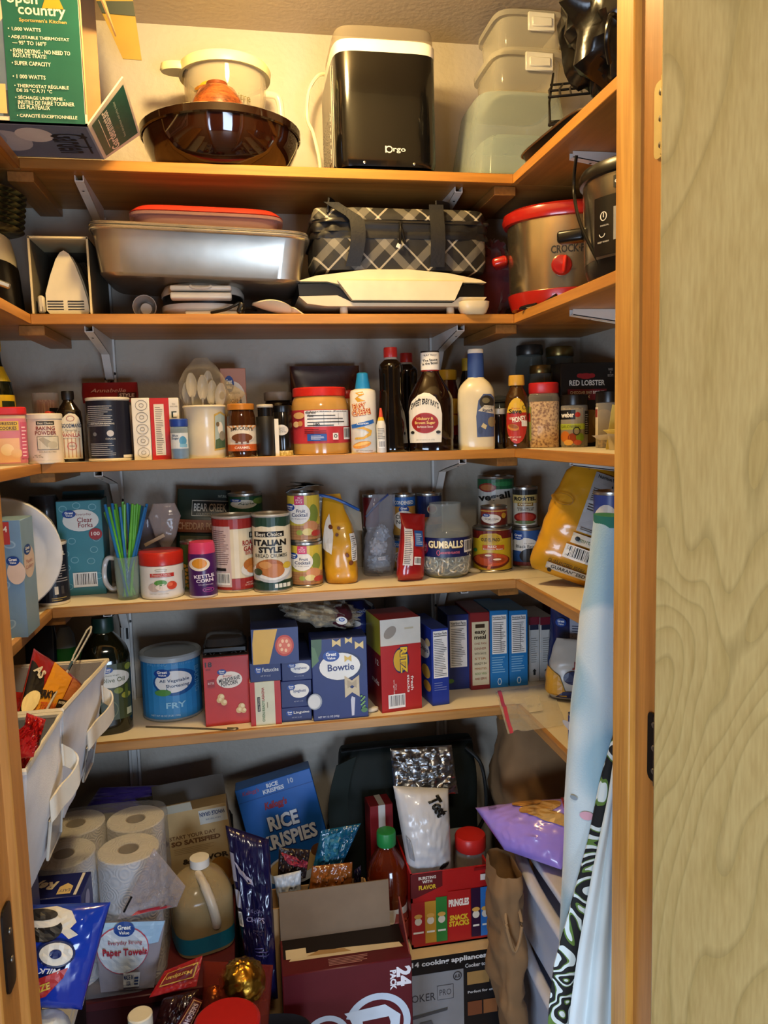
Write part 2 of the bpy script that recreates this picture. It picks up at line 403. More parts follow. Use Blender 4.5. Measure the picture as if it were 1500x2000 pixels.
# jambs, stops and casings of the doorway
JW = wood('#d9a24c', '#b5782e', 'z', 26, r=.38, name='jamb_pine')
JW2 = wood('#c48a44', '#a87030', 'z', 30, r=.4, name='jamb_pine_dull')
def trim(n, x0, x1, y0, y1, z0, z1, mat, b=.002):
    return structure(mk('trim_%d' % n, box(x1-x0, y1-y0, z1-z0, b, ((x0+x1)/2, (y0+y1)/2, z0)), mat))
trim(1, JR, JR+.03, YK, YD+.022, 0, 2.07, JW2)                # right jamb
trim(2, JR-.010, JR+.002, .909, YD+.024, 0, 2.06, JW)         # right stop
trim(3, JL-.03, JL, YK, YD+.022, 0, 2.07, JW2)                # left jamb
trim(4, JL-.002, JL+.010, .909, YD+.024, 0, 2.06, JW2)        # left stop
trim(5, JL-.03, JR+.03, YK, YD+.022, 2.06, 2.09, JW)          # head jamb
trim(6, JR+.022, JR+.08, YK-.02, YK+.004, 0, 2.12, JW)        # right casing
trim(7, JL-.08, JL-.012, YK-.02, YK+.004, 0, 2.12, JW2)       # left casing
# open birch door
def birch():
    mt, nt, N, L, P = _new('birch_veneer'); tc = N.new('ShaderNodeTexCoord'); mp = N.new('ShaderNodeMapping'); mp.inputs['Scale'].default_value = (3.6, 3.6, 1.25); L.new(tc.outputs['Object'], mp.inputs[0])
    n = N.new('ShaderNodeTexNoise'); n.inputs['Scale'].default_value = 1.0; n.inputs['Detail'].default_value = 2.0; n.inputs['Distortion'].default_value = .5; L.new(mp.outputs[0], n.inputs['Vector'])
    m1 = N.new('ShaderNodeMath'); m1.operation = 'MULTIPLY'; m1.inputs[1].default_value = 24; L.new(n.outputs['Fac'], m1.inputs[0])
    fr = N.new('ShaderNodeMath'); fr.operation = 'FRACT'; L.new(m1.outputs[0], fr.inputs[0])
    rp = N.new('ShaderNodeValToRGB'); e = rp.color_ramp.elements; e[0].position = 0; e[0].color = lin('#a28c58')+(1,); e[1].position = .14; e[1].color = lin('#b8a068')+(1,)
    k = e.new(.75); k.color = lin('#b49b63')+(1,); k = e.new(1); k.color = lin('#ab935b')+(1,)
    L.new(fr.outputs[0], rp.inputs[0])
    n2 = N.new('ShaderNodeTexNoise'); n2.inputs['Scale'].default_value = 260; mp2 = N.new('ShaderNodeMapping'); mp2.inputs['Scale'].default_value = (1, 1, .12); L.new(tc.outputs['Object'], mp2.inputs[0]); L.new(mp2.outputs[0], n2.inputs['Vector'])
    mx = N.new('ShaderNodeMix'); mx.data_type = 'RGBA'; mx.blend_type = 'SOFT_LIGHT'; mx.inputs[0].default_value = .35; L.new(rp.outputs[0], mx.inputs[6]); L.new(n2.outputs['Fac'], mx.inputs[7])
    L.new(mx.outputs[2], P.inputs['Base Color']); P.inputs['Roughness'].default_value = .33
    return mt
dm = thing('door_1', 'pale birch veneer door swung wide open beside the pine jamb', 'door', (JR+.012, YK-.004, .01)); structure(dm); del dm['category']
DR = rad(-62)                                    # swung out into the kitchen
dm.rotation_euler = (0, 0, DR)
mk('door_leaf', box(.74, .035, 2.03, .002, (.372, -.02, 0)), birch(), dm)
HB = M('#2a2622', r=.4, m=.85); HG = M('#c9b06a', r=.5, m=.2)
def plate(name, x, y, z, w_, h_, mat, rz=0, n=3):
    """rounded hinge leaf with screws, lying on the jamb face"""
    pts = []
    for cx, cy, a0 in ((w_/2-.008, h_/2-.008, 0), (-w_/2+.008, h_/2-.008, 90), (-w_/2+.008, -h_/2+.008, 180), (w_/2-.008, -h_/2+.008, 270)):
        for k in range(4): a = rad(a0+k*30); pts.append((cx+.008*cos(a), cy+.008*sin(a)))
    t = thing(name, '', 'hinge', (x, y, z), (0, 0, rz))
    mk('leaf', prism(pts, .003, 'x'), mat, t)
    for k in range(n): mk('screw', xf(lathe([(.0001, 0), (.004, .0004), (.0035, .0015), (.0001, .0022)], 10), (-.0012, -.004, (k-(n-1)/2)*h_*.34), (0, -pi/2, 0)), M('#8d8980', r=.3, m=.9), t)
    return t
p = PX(1281, 1462, JR); t = plate('door_hinge', JR-.0012, YK+.0105, p.z, .022, .088, HB); tag(t, 'dark steel hinge leaf screwed to the right door jamb', 'hinge')
mk('knuckle', xf(lathe([(.0055, 0), (.0055, .088)], 12), (-.002, -.0155, -.044)), HB, t)
p = PX(1290, 235, JR); t = plate('door_hinge', JR-.0012, YK+.0105, p.z, .022, .085, HG); tag(t, 'yellowed upper hinge leaf on the right door jamb', 'hinge')
mk('knuckle', xf(lathe([(.0055, 0), (.0055, .085)], 12), (-.002, -.0155, -.0425)), HG, t)
p = PX(6, 1868, JL); t = plate('strike_plate', JL+.0012, YK+.03, p.z, .03, .10, HB, rz=pi, n=2); tag(t, 'dark metal strike plate let into the left door jamb', 'strike plate')
# ---------------------------------------------------------------- shelves
def board(side, k):
    z = ZS[k]; th = .019; up = k < 2
    name = 'shelf_board'
    ordn = ['top', 'second', 'third', 'fourth', 'lowest'][k]
    top = wood('#b98040', '#966428', 'x' if side == 'back' else 'y', 12) if up else M('#e3dac6', r=.5, var=.04, vs=8)
    if side == 'back': x0, x1, y0, y1 = WL+.002, WR-.002, YF+.012, YB-.002
    elif side == 'left': x0, x1, y0, y1 = WL+.002, XL-.012, YD+.02, YF+.010
    else: x0, x1, y0, y1 = XR+.012, WR-.002, YD+.02, YF+.010
    ax = 'x' if side == 'back' else 'y'
    t = thing(name, {'back': '%s long shelf board along the back wall', 'left': '%s side shelf board along the left wall', 'right': '%s side shelf board along the right wall'}[side] % ordn + (' with stained wood surface' if up else ' with pale laminate surface'), 'shelf', ((x0+x1)/2, (y0+y1)/2, z-th))
    mk('board', box(x1-x0, y1-y0, th-.001, 0), wood('#a87434', '#855722', ax, 12, name='shelf_underside'), t)
    mk('surface', box(x1-x0, y1-y0, .001, 0, (0, 0, th-.001)), top, t)
    e1, e2 = ('#bd8236', '#935d22') if k < 3 else ('#b98b50', '#8d6233')
    W = wood(e1, e2, ax, 16, name='edge_strip')
    if side == 'back': eb = box(XR-XL, .012, th+.002, .0012, ((XR+XL)/2-(x0+x1)/2, YF+.006-(y0+y1)/2, -.001))
    elif side == 'left': eb = box(.012, y1-y0-.01, th+.002, .0012, (XL-.006-(x0+x1)/2, -.003, -.001))
    else: eb = box(.012, y1-y0-.01, th+.002, .0012, (XR+.006-(x0+x1)/2, -.003, -.001))
    mk('edge_strip', eb, W, t)
for k in range(5):
    for s in ('back', 'left', 'right'): board(s, k)
# wooden cleats under the inner corners
CW = wood('#a87236', '#7d5223', 'y', 14, name='cleat_wood')
ORD = ['top', 'second', 'third', 'fourth', 'lowest']
for k in range(5):
    for sx, lab in ((XL, 'left'), (XR, 'right')):
        x = sx-.004 if lab == 'left' else sx-.012
        o = mk('wooden_cleat', box(.05, .26, .02, .001, (0, 0, 0)), CW, loc=(x, YF+.15, ZS[k]-.0195-.02)); tag(o, 'short wooden cleat under the %s end of the %s back shelf' % (lab, ORD[k]), 'cleat')
# slotted standards and brackets
WM = M('#d6d3cc', r=.35); RED = M('#b4541f', r=.5); BLK = M('#1a1714', r=.6)
for X, lab in ((-.303, 'left'), (.501, 'right')):
    t = thing('shelf_standard', 'white slotted metal standard on the back wall, %s' % ('behind the olive oil jug' if lab == 'left' else 'behind the dark green bag'), 'shelf standard', (X, YB, .55))
    for dx in (-.0105, .0105): mk('flange', box(.006, .014, 1.42, .0005, (dx, -.0075, 0)), WM, t)
    mk('channel', box(.027, .003, 1.42, 0, (0, -.002, 0)), WM, t)
    n = 0
    for k in range(1, 5):
        for j in range(2): mk('slot', box(.005, .004, .03, 0, (0, -.0035, ZS[k]-.55+.08+j*.075)), RED if j == 0 else BLK, t)
        for dx in (-.0105, .0105): mk('screw', xf(lathe([(.0001, 0), (.0035, .0005), (.0001, .002)], 8), (dx, -.0143, ZS[k]-.55+.19+(0.012 if dx > 0 else 0)), (pi/2, 0, 0)), BLK, t)
def bracket(loc, rz, k, lab):
    t = thing('shelf_bracket', lab, 'bracket', loc, (0, 0, rz))
    # arm profile in (reach, height) tapered towards its tip
    L_ = .24; pr = [(0, 0), (0, -.095), (.012, -.095), (.055, -.04), (L_, -.012), (L_, 0)]
    for dx in (-.008, .008): mk('cheek', xf(prism([(-a, b) for a, b in pr], .002, 'x'), (dx, 0, 0)), WM, t)
    mk('web', sheet(1, 4, lambda u, v: ((u-.5)*.018, -[.012, .03, .055, .14, L_][round(v*4)], [-.095, -.068, -.04, -.026, -.012][round(v*4)]), .002), WM, t, smooth=False)
    mk('screw', xf(lathe([(.0001, 0), (.003, .0005), (.0001, .0015)], 8), (0, -.2, -.0195), (pi, 0, 0)), BLK, t)
for k in range(5):
    for X, lab in ((-.303, 'left'), (.501, 'right')):
        bracket((X, YB-.015, ZS[k]-.0195), 0, k, 'white shelf bracket on the %s standard under the %s back shelf' % (lab, ORD[k]))
    if k < 3: bracket((WR-.002, 1.50, ZS[k]-.0195), -pi/2, k, 'white shelf bracket under the %s right side shelf' % ORD[k])
    if k < 3: bracket((WL+.002, 1.50, ZS[k]-.0195), pi/2, k, 'white shelf bracket under the %s left side shelf' % ORD[k])
# ================================================================ ITEM KIT
def face(X, Y): return -atan2(X, Y)
def place_c(xl, xr, yt, zs, F, ry=1):
    cx = (xl+xr)/2; Yc = F; X = 0; r = .04
    for _ in range(5):
        yb = pr((X, Yc, zs))[1]; ym = (yt+yb)/2
        a, b = PY(xl, ym, Yc), PY(xr, ym, Yc); X = (a.x+b.x)/2
        r = (b.x-a.x)/2*cos(atan2(X, Yc)); Yc = F+r*ry
    return X, Yc, r, PY(cx, yt, Yc).z-zs
def place_b(xl, xr, yt, zs, F):
    X = 0
    for _ in range(4):
        yb = pr((X, F, zs))[1]; ym = (yt+yb)/2; a, b = PY(xl, ym, F), PY(xr, ym, F); X = (a.x+b.x)/2
    return X, b.x-a.x, PY((xl+xr)/2, yt, F).z-zs
TIN = M('#bdbbb4', r=.28, m=.95); TINB = M('#8c8a84', r=.3, m=.9)
def can(label, xl, xr, yt, zs, F, col, art=None, name='food_can', cat='can', lid=None, group=None, ztop=None):
    X, Y, r, h = place_c(xl, xr, yt, zs, F)
    if ztop: h = ztop
    t = thing(name, label, cat, (X, Y, zs), (0, 0, face(X, Y)), group)
    mk('tin_body', lathe([(r*.92, .001), (r*.93, 0), (r*.985, .0012), (r, .004), (r*.965, .0065), (r*.965, h-.0065), (r, h-.004), (r*.99, h-.0005), (r*.95, h), (r*.93, h-.004), (r*.5, h-.0045)], 30), TIN if not lid else lid, t)
    wr = mk('wrapper', lathe([(r*.972, .007), (r*.972, h-.007)], 30, cap=False), M(col, r=.35), t)
    if art: art.lay(cylmap(r*.972, .007, h-.007), wr)
    return t, r, h
def carton(label, xl, xr, yt, zs, F, d, col, art=None, left=None, right=None, top=None, rz=0, name='carton', cat='box', group=None, tcol=None, h=None, rx=0, w=None):
    X, W, H = place_b(xl, xr, yt, zs, F)
    if h: H = h
    if w: W = w
    t = thing(name, label, cat, (X, F+d/2*cos(rz), zs), (rx, 0, rz), group)
    bd = mk('carton_body', box(W, d, H, .0012), M(col, r=.42), t)
    if tcol: mk('top_flap', box(W*.985, d*.97, .0012, 0, (0, 0, H-.0004)), M(tcol, r=.5), t)
    for a, f in ((art, 'F'), (left, 'L'), (right, 'R'), (top, 'T')):
        if a: a.lay(facemap(W, d, H+(.001 if f == 'T' and tcol else 0), f), bd, name={'F': 'front_print', 'L': 'side_print', 'R': 'side_print', 'T': 'top_print'}[f])
    return t, W, H
def vessel(name, label, cat, xl, xr, yt, zs, F, segs, ry=1, e=1, n=28, group=None, k=0, turn=0):
    """segs: (part, [(z fraction, radius fraction)...], material[, own squareness])"""
    X, Y, r, h = place_c(xl, xr, yt, zs, F, ry)
    t = thing(name, label, cat, (X, Y, zs), (0, 0, face(X, Y)+turn), group); S = {}
    for g in segs:
        sf = Surf([(z*h, max(q*r, 1e-4), max(q*r*(ry if len(g) < 5 else g[4]), 1e-4)) for z, q in g[1]], g[3] if len(g) > 3 else e, k=k)
        mk(g[0], sf.mesh(n), g[2], t); S[g[0]] = sf
    return t, r, h, S
def pouch(name, label, cat, loc, rot, W, H, D, mat, rows=None, amp=.006, fr=28, seed=1, e=.8, n=40, group=None, part='bag', nz=26):
    """filled flexible bag standing on its base; rows: (z frac, width frac, depth frac[, x off, y off])"""
    rows = rows or [(0, .80, .30), (.03, .93, .75), (.12, 1, .95), (.35, 1, 1), (.6, .98, .8), (.8, .97, .45), (.93, .96, .12), (1, .97, .02)]
    base = Surf([(q[0]*H, q[1]*W/2, q[2]*D/2)+((q[3]*W, q[4]*D) if len(q) > 3 else ()) for q in rows], e)
    sf = Surf([base.row(H*i/nz) for i in range(nz+1)], e, amp, fr, seed)
    sf.p = [(H*i/nz,)+tuple(base.row(H*i/nz)[1:]) for i in range(nz+1)]
    t = thing(name, label, cat, loc, rot, group); b = mk(part, sf.mesh(n), mat, t, ang=60)
    return t, b, sf
def lump(rx, ry, rz, amp=.1, fr=3, seed=0, nu=28, nv=18, e=1):
    """crumpled closed lump centred on the origin"""
    V = []; F = []; sp = lambda q: math.copysign(abs(q)**e, q)
    for j in range(nv+1):
        b = -pi/2+pi*j/nv
        for i in range(nu):
            a = 2*pi*i/nu; d = Vector((cos(b)*sin(a), -cos(b)*cos(a), sin(b)))
            k = 1+amp*(crease(d.x*fr+seed*3.7, d.y*fr, d.z*fr)*1.6+.5*noise.noise(d*fr*.7+Vector((seed, 0, 0))))
            V.append((rx*sp(d.x)*k, ry*sp(d.y)*k, rz*sp(d.z)*k))
    for j in range(nv):
        for i in range(nu):
            q = (i+1) % nu; F.append((j*nu+i, j*nu+q, (j+1)*nu+q, (j+1)*nu+i))
    return V, F
def quad_panel(pts, th=.003):
    """flat card through given corner points"""
    P = [Vector(p) for p in pts]; nrm = (P[1]-P[0]).cross(P[2]-P[0]).normalized()*th; n = len(P)
    return [p+nrm*.5 for p in P]+[p-nrm*.5 for p in P], [tuple(range(n)), tuple(range(2*n-1, n-1, -1))]+[((i+1) % n, i, i+n, (i+1) % n+n) for i in range(n)]
def panelmap(p0, p1, p3, off_sign=1):
    """label fractions on the parallelogram p0 (lower left), p1 (lower right), p3 (upper left)"""
    p0, p1, p3 = Vector(p0), Vector(p1), Vector(p3); nn = (p1-p0).cross(p3-p0).normalized()*off_sign
    def f(x, y, o): return tuple(p0+(p1-p0)*x+(p3-p0)*y+nn*o)
    f.curved = False; return f
BLACKP = M('#0d0c0b', r=.3); WHITEP = M('#e2dac8', r=.35); REDP = M('#a8201b', r=.35); CREAM = M('#d8cfae', r=.5)
STEEL = M('#b9b4aa', r=.25, m=1, bump=.05, bs=300); CARD = M('#a5835a', r=.75, bump=.1, bs=90)

# ================================================================ TOP SHELF
# dehydrator carton, open end to the right
def dehydrator():
    x0, x1, y0, y1, z0, z1 = -.655, -.245, 1.520, 1.694, Z1, Z1+.37
    t = thing('dehydrator_carton', 'large green and white dehydrator carton overhanging the left side shelf, end flaps open', 'box', ((x0+x1)/2, (y0+y1)/2, z0))
    W, D, H = x1-x0, y1-y0, z1-z0; th = .004; WC = M('#ddd3bb', r=.5)
    fp = mk('front_panel', box(W, th, H, 0, (0, -D/2+th/2, 0)), WC, t); mk('back_panel', box(W, th, H, 0, (0, D/2-th/2, 0)), CARD, t)
    bp = mk('bottom_panel', box(W, D, th, 0, (0, 0, 0)), M('#8e9bb0', r=.5), t); mk('top_panel', box(W, D, th, 0, (0, 0, H-th)), CARD, t); mk('end_panel', box(th, D, H, 0, (-W/2+th/2, 0, 0)), CARD, t)
    # front print: read from the part in view (photo x 0..165 -> X -.40..-.26)
    fx = lambda px: (PY(px, 130, y0).x-x0)/W
    fz = lambda py: (PY(90, py, y0).z-z0)/H
    a = Art(H/W); G = '#1c5a4e'; T_ = '#e6e0cc'
    a.rect(.015, .03, fx(12), .985, '#5d7086'); a.rect(fx(0), .03, fx(15), fz(180), '#38424c'); a.poly([(fx(-40), fz(60)), (fx(10), fz(5)), (fx(13), fz(40)), (fx(-30), fz(90))], '#c9b79a'); a.rect(fx(-35), fz(225), fx(8), fz(168), '#e0ba80')
    a.rect(fx(12), fz(240), fx(160), .985, G)
    def ln(s, px, py, w_, h_=11, c=T_): a.text(s, (fx(px)+fx(px+w_))/2, fz(py), fx(px+w_)-fx(px), fz(py-h_/2)-fz(py+h_/2), c, bold=.015)
    ln('open', 22, 6, 60, 22, '#eee3c8'); ln('country', 43, 26, 92, 24, '#eee3c8'); ln("Sportsman's Kitchen", 44, 43, 92, 9, '#c8a860')
    a.poly([(fx(90), fz(17)), (fx(132), fz(17)), (fx(122), fz(-8)), (fx(100), fz(-10))], '#b98c2c')
    for s, px, py, w_ in (('\u2022 1,000 WATTS', 21, 61, 64), ('\u2022 ADJUSTABLE THERMOSTAT', 21, 77, 118), ('\u2014 95\u00b0 TO 160\u00b0F', 28, 87, 66), ('\u2022 EVEN DRYING - NO NEED TO', 23, 103, 116), ('ROTATE TRAYS!', 28, 112, 64), ('\u2022 SUPER CAPACITY', 24, 127, 76),
                          ('\u2022 1 000 WATTS', 24, 153, 64), ('\u2022 THERMOSTAT R\u00c9GLABLE', 26, 170, 106), ('DE 35 \u00b0C \u00c0 71 \u00b0C', 30, 179, 69), ('\u2022 S\u00c9CHAGE UNIFORME -', 26, 193, 98), ('INUTILE DE FAIRE TOURNER', 31, 203, 110), ('LES PLATEAUX', 31, 212, 62), ('\u2022 CAPACIT\u00c9 EXCEPTIONNELLE', 27, 228, 118)):
        ln(s, px, py, w_, 8)
    a.lay(facemap(W, D, H, 'F'), fp, 'front_print')
    b = Art(D/W); b.rect(.4, .04, .99, .96, '#5b6c86'); b.ell(.62, .5, .10, .3, '#a9b4c2'); b.ell(.75, .7, .08, .2, '#c6ccd2'); b.ell(.5, .6, .12, .3, '#8e9cb2')
    b.text('Garden', .895, .48, .58, .16, '#20242c', rot=-90, bold=.02); b.rect(.955, .2, .965, .8, '#20242c'); b.lay(facemap(W, D, H, 'D'), bp, 'bottom_print')
    # flaps at the open right end
    L = lambda p: Vector(p)-Vector(t.location)
    p0, p1 = L((x1, y0, z0)), L((x1, y1, z0)); q0, q1 = L((x1+.066, y0, z0+.086)), L((x1+.072, y1, z0+.05))
    bl = lambda u, v: p0.lerp(p1, u).lerp(q0.lerp(q1, u), v)
    f = mk('end_flap', sheet(8, 8, bl, .003), WC, t)
    g = Art(1.2); g.rect(.07, .07, .93, .95, '#1c5a4e'); g.text('Gardenmaster', .5, .36, .84, .2, '#e6e0cc', rot=180, bold=.02); g.rect(.1, .22, .8, .235, '#e6e0cc'); g.text('food dehydrator and jerky maker', .46, .64, .7, .07, '#b9c9b4', rot=180)
    nf = (p1-p0).cross(q0-p0).normalized(); fm = lambda x, y, o: tuple(bl(x, y)+nf*o); fm.curved = True; fm.ny = 8; g.lay(fm, f, 'flap_print', base=.0008, step=.0004)
    mk('top_end_flap', quad_panel([L((x1, y0, z1-.001)), L((x1, y1, z1-.001)), L((x1+.036, y1, z0+.235)), L((x1+.008, y0, z0+.295))]), CARD, t)
    mk('end_flap', quad_panel([L((x1, y0, z1)), L((x1, y0, z0+.02)), L((x1-.012, y0+.012, z0+.02)), L((x1-.012, y0+.012, z1))]), CARD, t)
    Y = 1.79; P = [L(PY(x, y, Y+(y/118)*.02)) for x, y in ((182, -12), (258, -12), (277, 118), (240, 115))]
    P[0].z = min(P[0].z, z1-z0); P[1].z = min(P[1].z, z1-z0)
    f2 = mk('top_flap', quad_panel(P), M('#8d7222', r=.5), t)
    mk('flap_print', quad_panel([P[0]+(P[3]-P[0])*.12+Vector((0, -.003, 0)), P[1]+(P[2]-P[1])*.12+Vector((0, -.003, 0)), P[1]+(P[2]-P[1])*.34+Vector((0, -.003, 0)), P[0]+(P[3]-P[0])*.30+Vector((0, -.003, 0))], .001), M('#2c3328', r=.5), f2)
    mk('flap_hinge', quad_panel([L((x1, y1, z1-.002)), L((x1-.06, y1, z1-.002)), P[0], P[1]], .003), CARD, t)
dehydrator()
# amber bowl with a wooden bowl and a glass batter bowl in it
BX = PY(432, 262, 1.815).x
t = thing('serving_bowl', 'wide dark brown translucent serving bowl near the ice maker', 'bowl', (BX, 1.815, Z1))
AMB = M('#2c1208', r=.06, tr=.35, coat=.6)
mk('bowl_wall', lathe([(.105, 0), (.12, .004), (.146, .03), (.163, .062), (.169, .094), (.1715, .099), (.168, .101), (.165, .096), (.158, .062), (.141, .033), (.115, .01), (.0001, .008)], 48), AMB, t)
mk('rim_band', lathe([(.1700, .083), (.1728, .086), (.1735, .100), (.1705, .102)], 48, cap=False), M('#1c0b05', r=.1, coat=.5), t)
X = PY(425, 200, 1.73).x
t = thing('wooden_bowl', 'small swirled-grain wooden bowl turned upside down inside the brown bowl', 'bowl', (X, 1.73, Z1+.0085))
mk('bowl_body', lathe([(.030, 0), (.045, .02), (.058, .05), (.060, .085), (.054, .120), (.038, .147), (.02, .157), (.0001, .158)], 32), wood('#8d4a22', '#3c190b', 'x', 34, r=.18, name='turned_wood', stretch=.35), t)
mk('foot_ring', lathe([(.024, .155), (.022, .162), (.016, .162), (.014, .157)], 24, cap=False), M('#5d2c13', r=.25), t)
X = PY(440, 170, 1.885).x
t = thing('glass_batter_bowl', 'clear glass batter bowl with cream plastic lid standing in the brown bowl', 'measuring bowl', (X, 1.872, Z1+.0085))
GL = glass('#f4f0e4', .03)
mk('glass_body', lathe([(.045, 0), (.052, .004), (.066, .05), (.071, .09), (.082, .14), (.090, .19), (.092, .235), (.088, .235), (.085, .19), (.078, .14), (.062, .05), (.045, .01), (.0001, .008)], 32), film('#efe6d0', .16, .05), t)
mk('contents', lathe([(.042, .012), (.058, .05), (.061, .07), (.0001, .075)], 28), M('#b9ac90', r=.7, bump=.6, bs=40), t)
mk('handle', tube(smooth_path([(.085, -.01, .20), (.115, -.01, .195), (.122, -.01, .16), (.118, -.01, .10), (.085, -.01, .07)]), .008, 10), film('#efe6d0', .35, .05), t)
lid = mk('lid', lathe([(.093, .232), (.101, .230), (.103, .245), (.099, .252), (.0001, .256)], 40), M('#dcd29a', r=.4), t)
mk('lid_spout', xf(lathe([(.028, 0), (.030, .004), (.028, .016), (.0001, .018)], 20, sx=1.25, sy=.8), (-.102, -.02, .232)), M('#dcd29a', r=.4), t)
a = Art(1.5); a.text('1/2 Litre', .62, .60, .34, .10, '#5b5230'); a.ell(.30, .74, .10, .05, '#c79328'); a.ell(.22, .72, .08, .03, '#8f5d1c'); a.lines(.5, .2, .9, .5, 4, '#9a8f70', .12, 2); a.lay(cylmap(.0905, .07, .225), t, 'scale_print')
# ice maker
X, W, H = place_b(655, 858, 48, Z1, 1.722); D = .235
t = thing('ice_maker', 'black countertop ice maker with white band and clear smoked lid', 'ice maker', (X, 1.722+D/2, Z1))
bw, bd_ = W, D
mk('body', lathe([(.5*W*.97, .016), (.5*W, .03), (.5*W, H-.055)], 64, 1, D/W, .32), M('#0c0b0a', r=.16, coat=.4), t)
mk('side_panel', lathe([(.5*W*1.004, .02), (.5*W*1.004, H-.06)], 64, 1, D/W, .30, cap=False) if False else xf(box(.004, D*.72, H-.09, .001), (-W/2-.0015, .02, .025)), M('#8f8a80', r=.4, m=.6), t)
vp = mk('vent_panel', xf(box(.002, D*.62, H-.20, 0), (-W/2-.0038, .02, .04)), speck('#2a2824', '#a9a498', 260, .5, .47, .53), t)
mk('white_band', lathe([(.5*W*1.0, H-.056), (.5*W*1.006, H-.054), (.5*W*1.006, H-.034), (.5*W*.985, H-.030)], 64, 1, D/W, .32), WHITEP, t)
mk('clear_lid', lathe([(.5*W*.98, H-.031), (.5*W*.975, H-.008), (.5*W*.955, H-.002), (.5*W*.8, H)], 64, 1, D/W, .32), film('#b9ad96', .18, .06), t)
mk('base', lathe([(.5*W*.985, 0), (.5*W*.985, .006), (.5*W*.9, .017)], 64, 1, D/W, .32), M('#050505', r=.2), t)
for dx in (-.055, .055): mk('rivet', xf(lathe([(.003, 0), (.003, .002), (.0001, .003)], 10), (dx, -D/2-.0005, .021), (pi/2, 0, 0)), TIN, t)
a = Art(H/W); a.ring(.50, .165, .035, .024, .010, '#dcd7ca'); a.rect(.462, .142, .474, .188, '#dcd7ca'); a.text('rgo', .60, .158, .12, .034, '#dcd7ca', bold=.01); a.lay(facemap(W*.999, D, H, 'F'), t, 'brand_mark')
mk('power_cord', tube(smooth_path([(-.105, .085, H-.02), (-.128, .07, H-.03), (-.152, .06, H-.07), (-.158, .06, H-.13), (-.145, .06, .14), (-.132, .06, .07), (-.140, .06, .02), (-.135, .075, .008)]), .0042), M('#d9cfae', r=.45), t)
mk('cord_relief', xf(lathe([(.004, 0), (.008, .01), (.006, .03), (.0045, .04)], 10), (-.137, .066, .005), (0, .2, 0)), M('#c9bf9e', r=.5), t)
# clear tubs in the right corner
def clear_tub(label, loc, w0, d0, w1, d1, h, mat, rot=0, latch=False, lid=False, group=None, e=.4):
    t = thing('storage_tub', label, 'storage tub', loc, (0, 0, rot), group)
    sf = Surf([(0, w0/2*.97, d0/2*.97), (.004, w0/2, d0/2), (h*.5, (w0+w1)/4, (d0+d1)/4), (h-.008, w1/2, d1/2), (h, w1/2*.96, d1/2*.96)], e); mk('tub_wall', sf.mesh(56), mat, t)
    mk('rim', Surf([(0, w0/2+.006, d0/2+.006), (.008, w0/2+.006, d0/2+.006), (.010, w0/2-.002, d0/2-.002)], e).mesh(56), mat, t)
    if lid: mk('lid', Surf([(h-.001, w1/2+.007, d1/2+.007), (h+.010, w1/2+.008, d1/2+.008), (h+.013, w1/2-.004, d1/2-.004)], e).mesh(56), mat, t)
    if latch:
        for f in (-1,):
            mk('latch', join(box(w1*.40, .007, .040, .002, (w1*.1, f*(d1/2+.006), h-.034)), box(w1*.30, .006, .02, .002, (w1*.1, f*(d1/2+.0105), h-.026))), M('#d5d0bd', r=.25, tr=.2), t)
    return t
TUB = film('#c9d6cc', .20, .10); TUB2 = film('#e4ddc4', .20, .10)
clear_tub('large bluish clear plastic tub turned upside down in the right corner of the top shelf', (.660, 1.845, Z1), .27, .25, .205, .20, .195, TUB)
mk('inner_ridge', Surf([(0, .09, .085), (.09, .083, .08), (.10, .07, .07)], .4).mesh(40), TUB, bpy.data.objects['storage_tub'], loc=(0, 0, .012))
clear_tub('clear latched box standing on the upside down tub', (.685, 1.855, Z1+.195), .155, .17, .165, .18, .085, TUB2, latch=True, lid=True)
clear_tub('topmost clear latched box stacked close under the ceiling', (.693, 1.855, Z1+.195+.098), .148, .16, .158, .17, .075, TUB2, latch=True, lid=True)
# baking sheet lying over the shelf corner
t = thing('baking_sheet', 'dark thin metal baking sheet lying on the top right shelf', 'baking sheet', (.684, 1.52, Z1), (0, 0, rad(4)))
mk('tray', Surf([(0, .060, .13), (.003, .062, .132), (.016, .068, .138), (.018, .070, .140), (.016, .066, .136), (.004, .060, .130)], .35).mesh(48), M('#241c16', r=.25, m=.7), t)
mk('rolled_rim', tube([(x*.070, y*.140, .0175) for x, y in [(sin(a)*(abs(sin(a))**-.65 if abs(sin(a)) > 1e-6 else 1), -cos(a)*(abs(cos(a))**-.65 if abs(cos(a)) > 1e-6 else 1)) for a in [2*pi*i/40 for i in range(40)]]], .0022, 6, True), M('#8b8173', r=.25, m=.9), t)
# folded wire rack
def wire_rack(o):
    t = thing('wire_rack', 'small black folding wire rack beside the black plastic bag', 'wire rack', o, (0, 0, rad(-20)))
    R_ = .0021; BK = M('#12100e', r=.35, m=.4)
    for nm, z0, lean in (('upper_grid', .055, .030), ('lower_grid', .004, .020)):
        g = []
        for i in range(6): x = -.05+i*.02; g.append(tube([(x, -.045, z0+R_), (x, 0, z0+lean+R_), (x+.01, .05, z0+lean*2+R_)], R_, 6))
        for j in range(3): y = -.045+j*.0475; g.append(tube([(-.054+j*.004, y, z0+R_+lean*j), (.054+j*.004, y, z0+R_+lean*j)], R_*1.15, 6))
        mk(nm, join(*g), BK, t)
    for x in (-.05, .05): mk('upright', tube([(x, -.04, .006), (x, -.01, .06), (x+.01, .03, .13)], R_*1.2, 6), BK, t)
wire_rack((.672, 1.50, Z1+.0145))
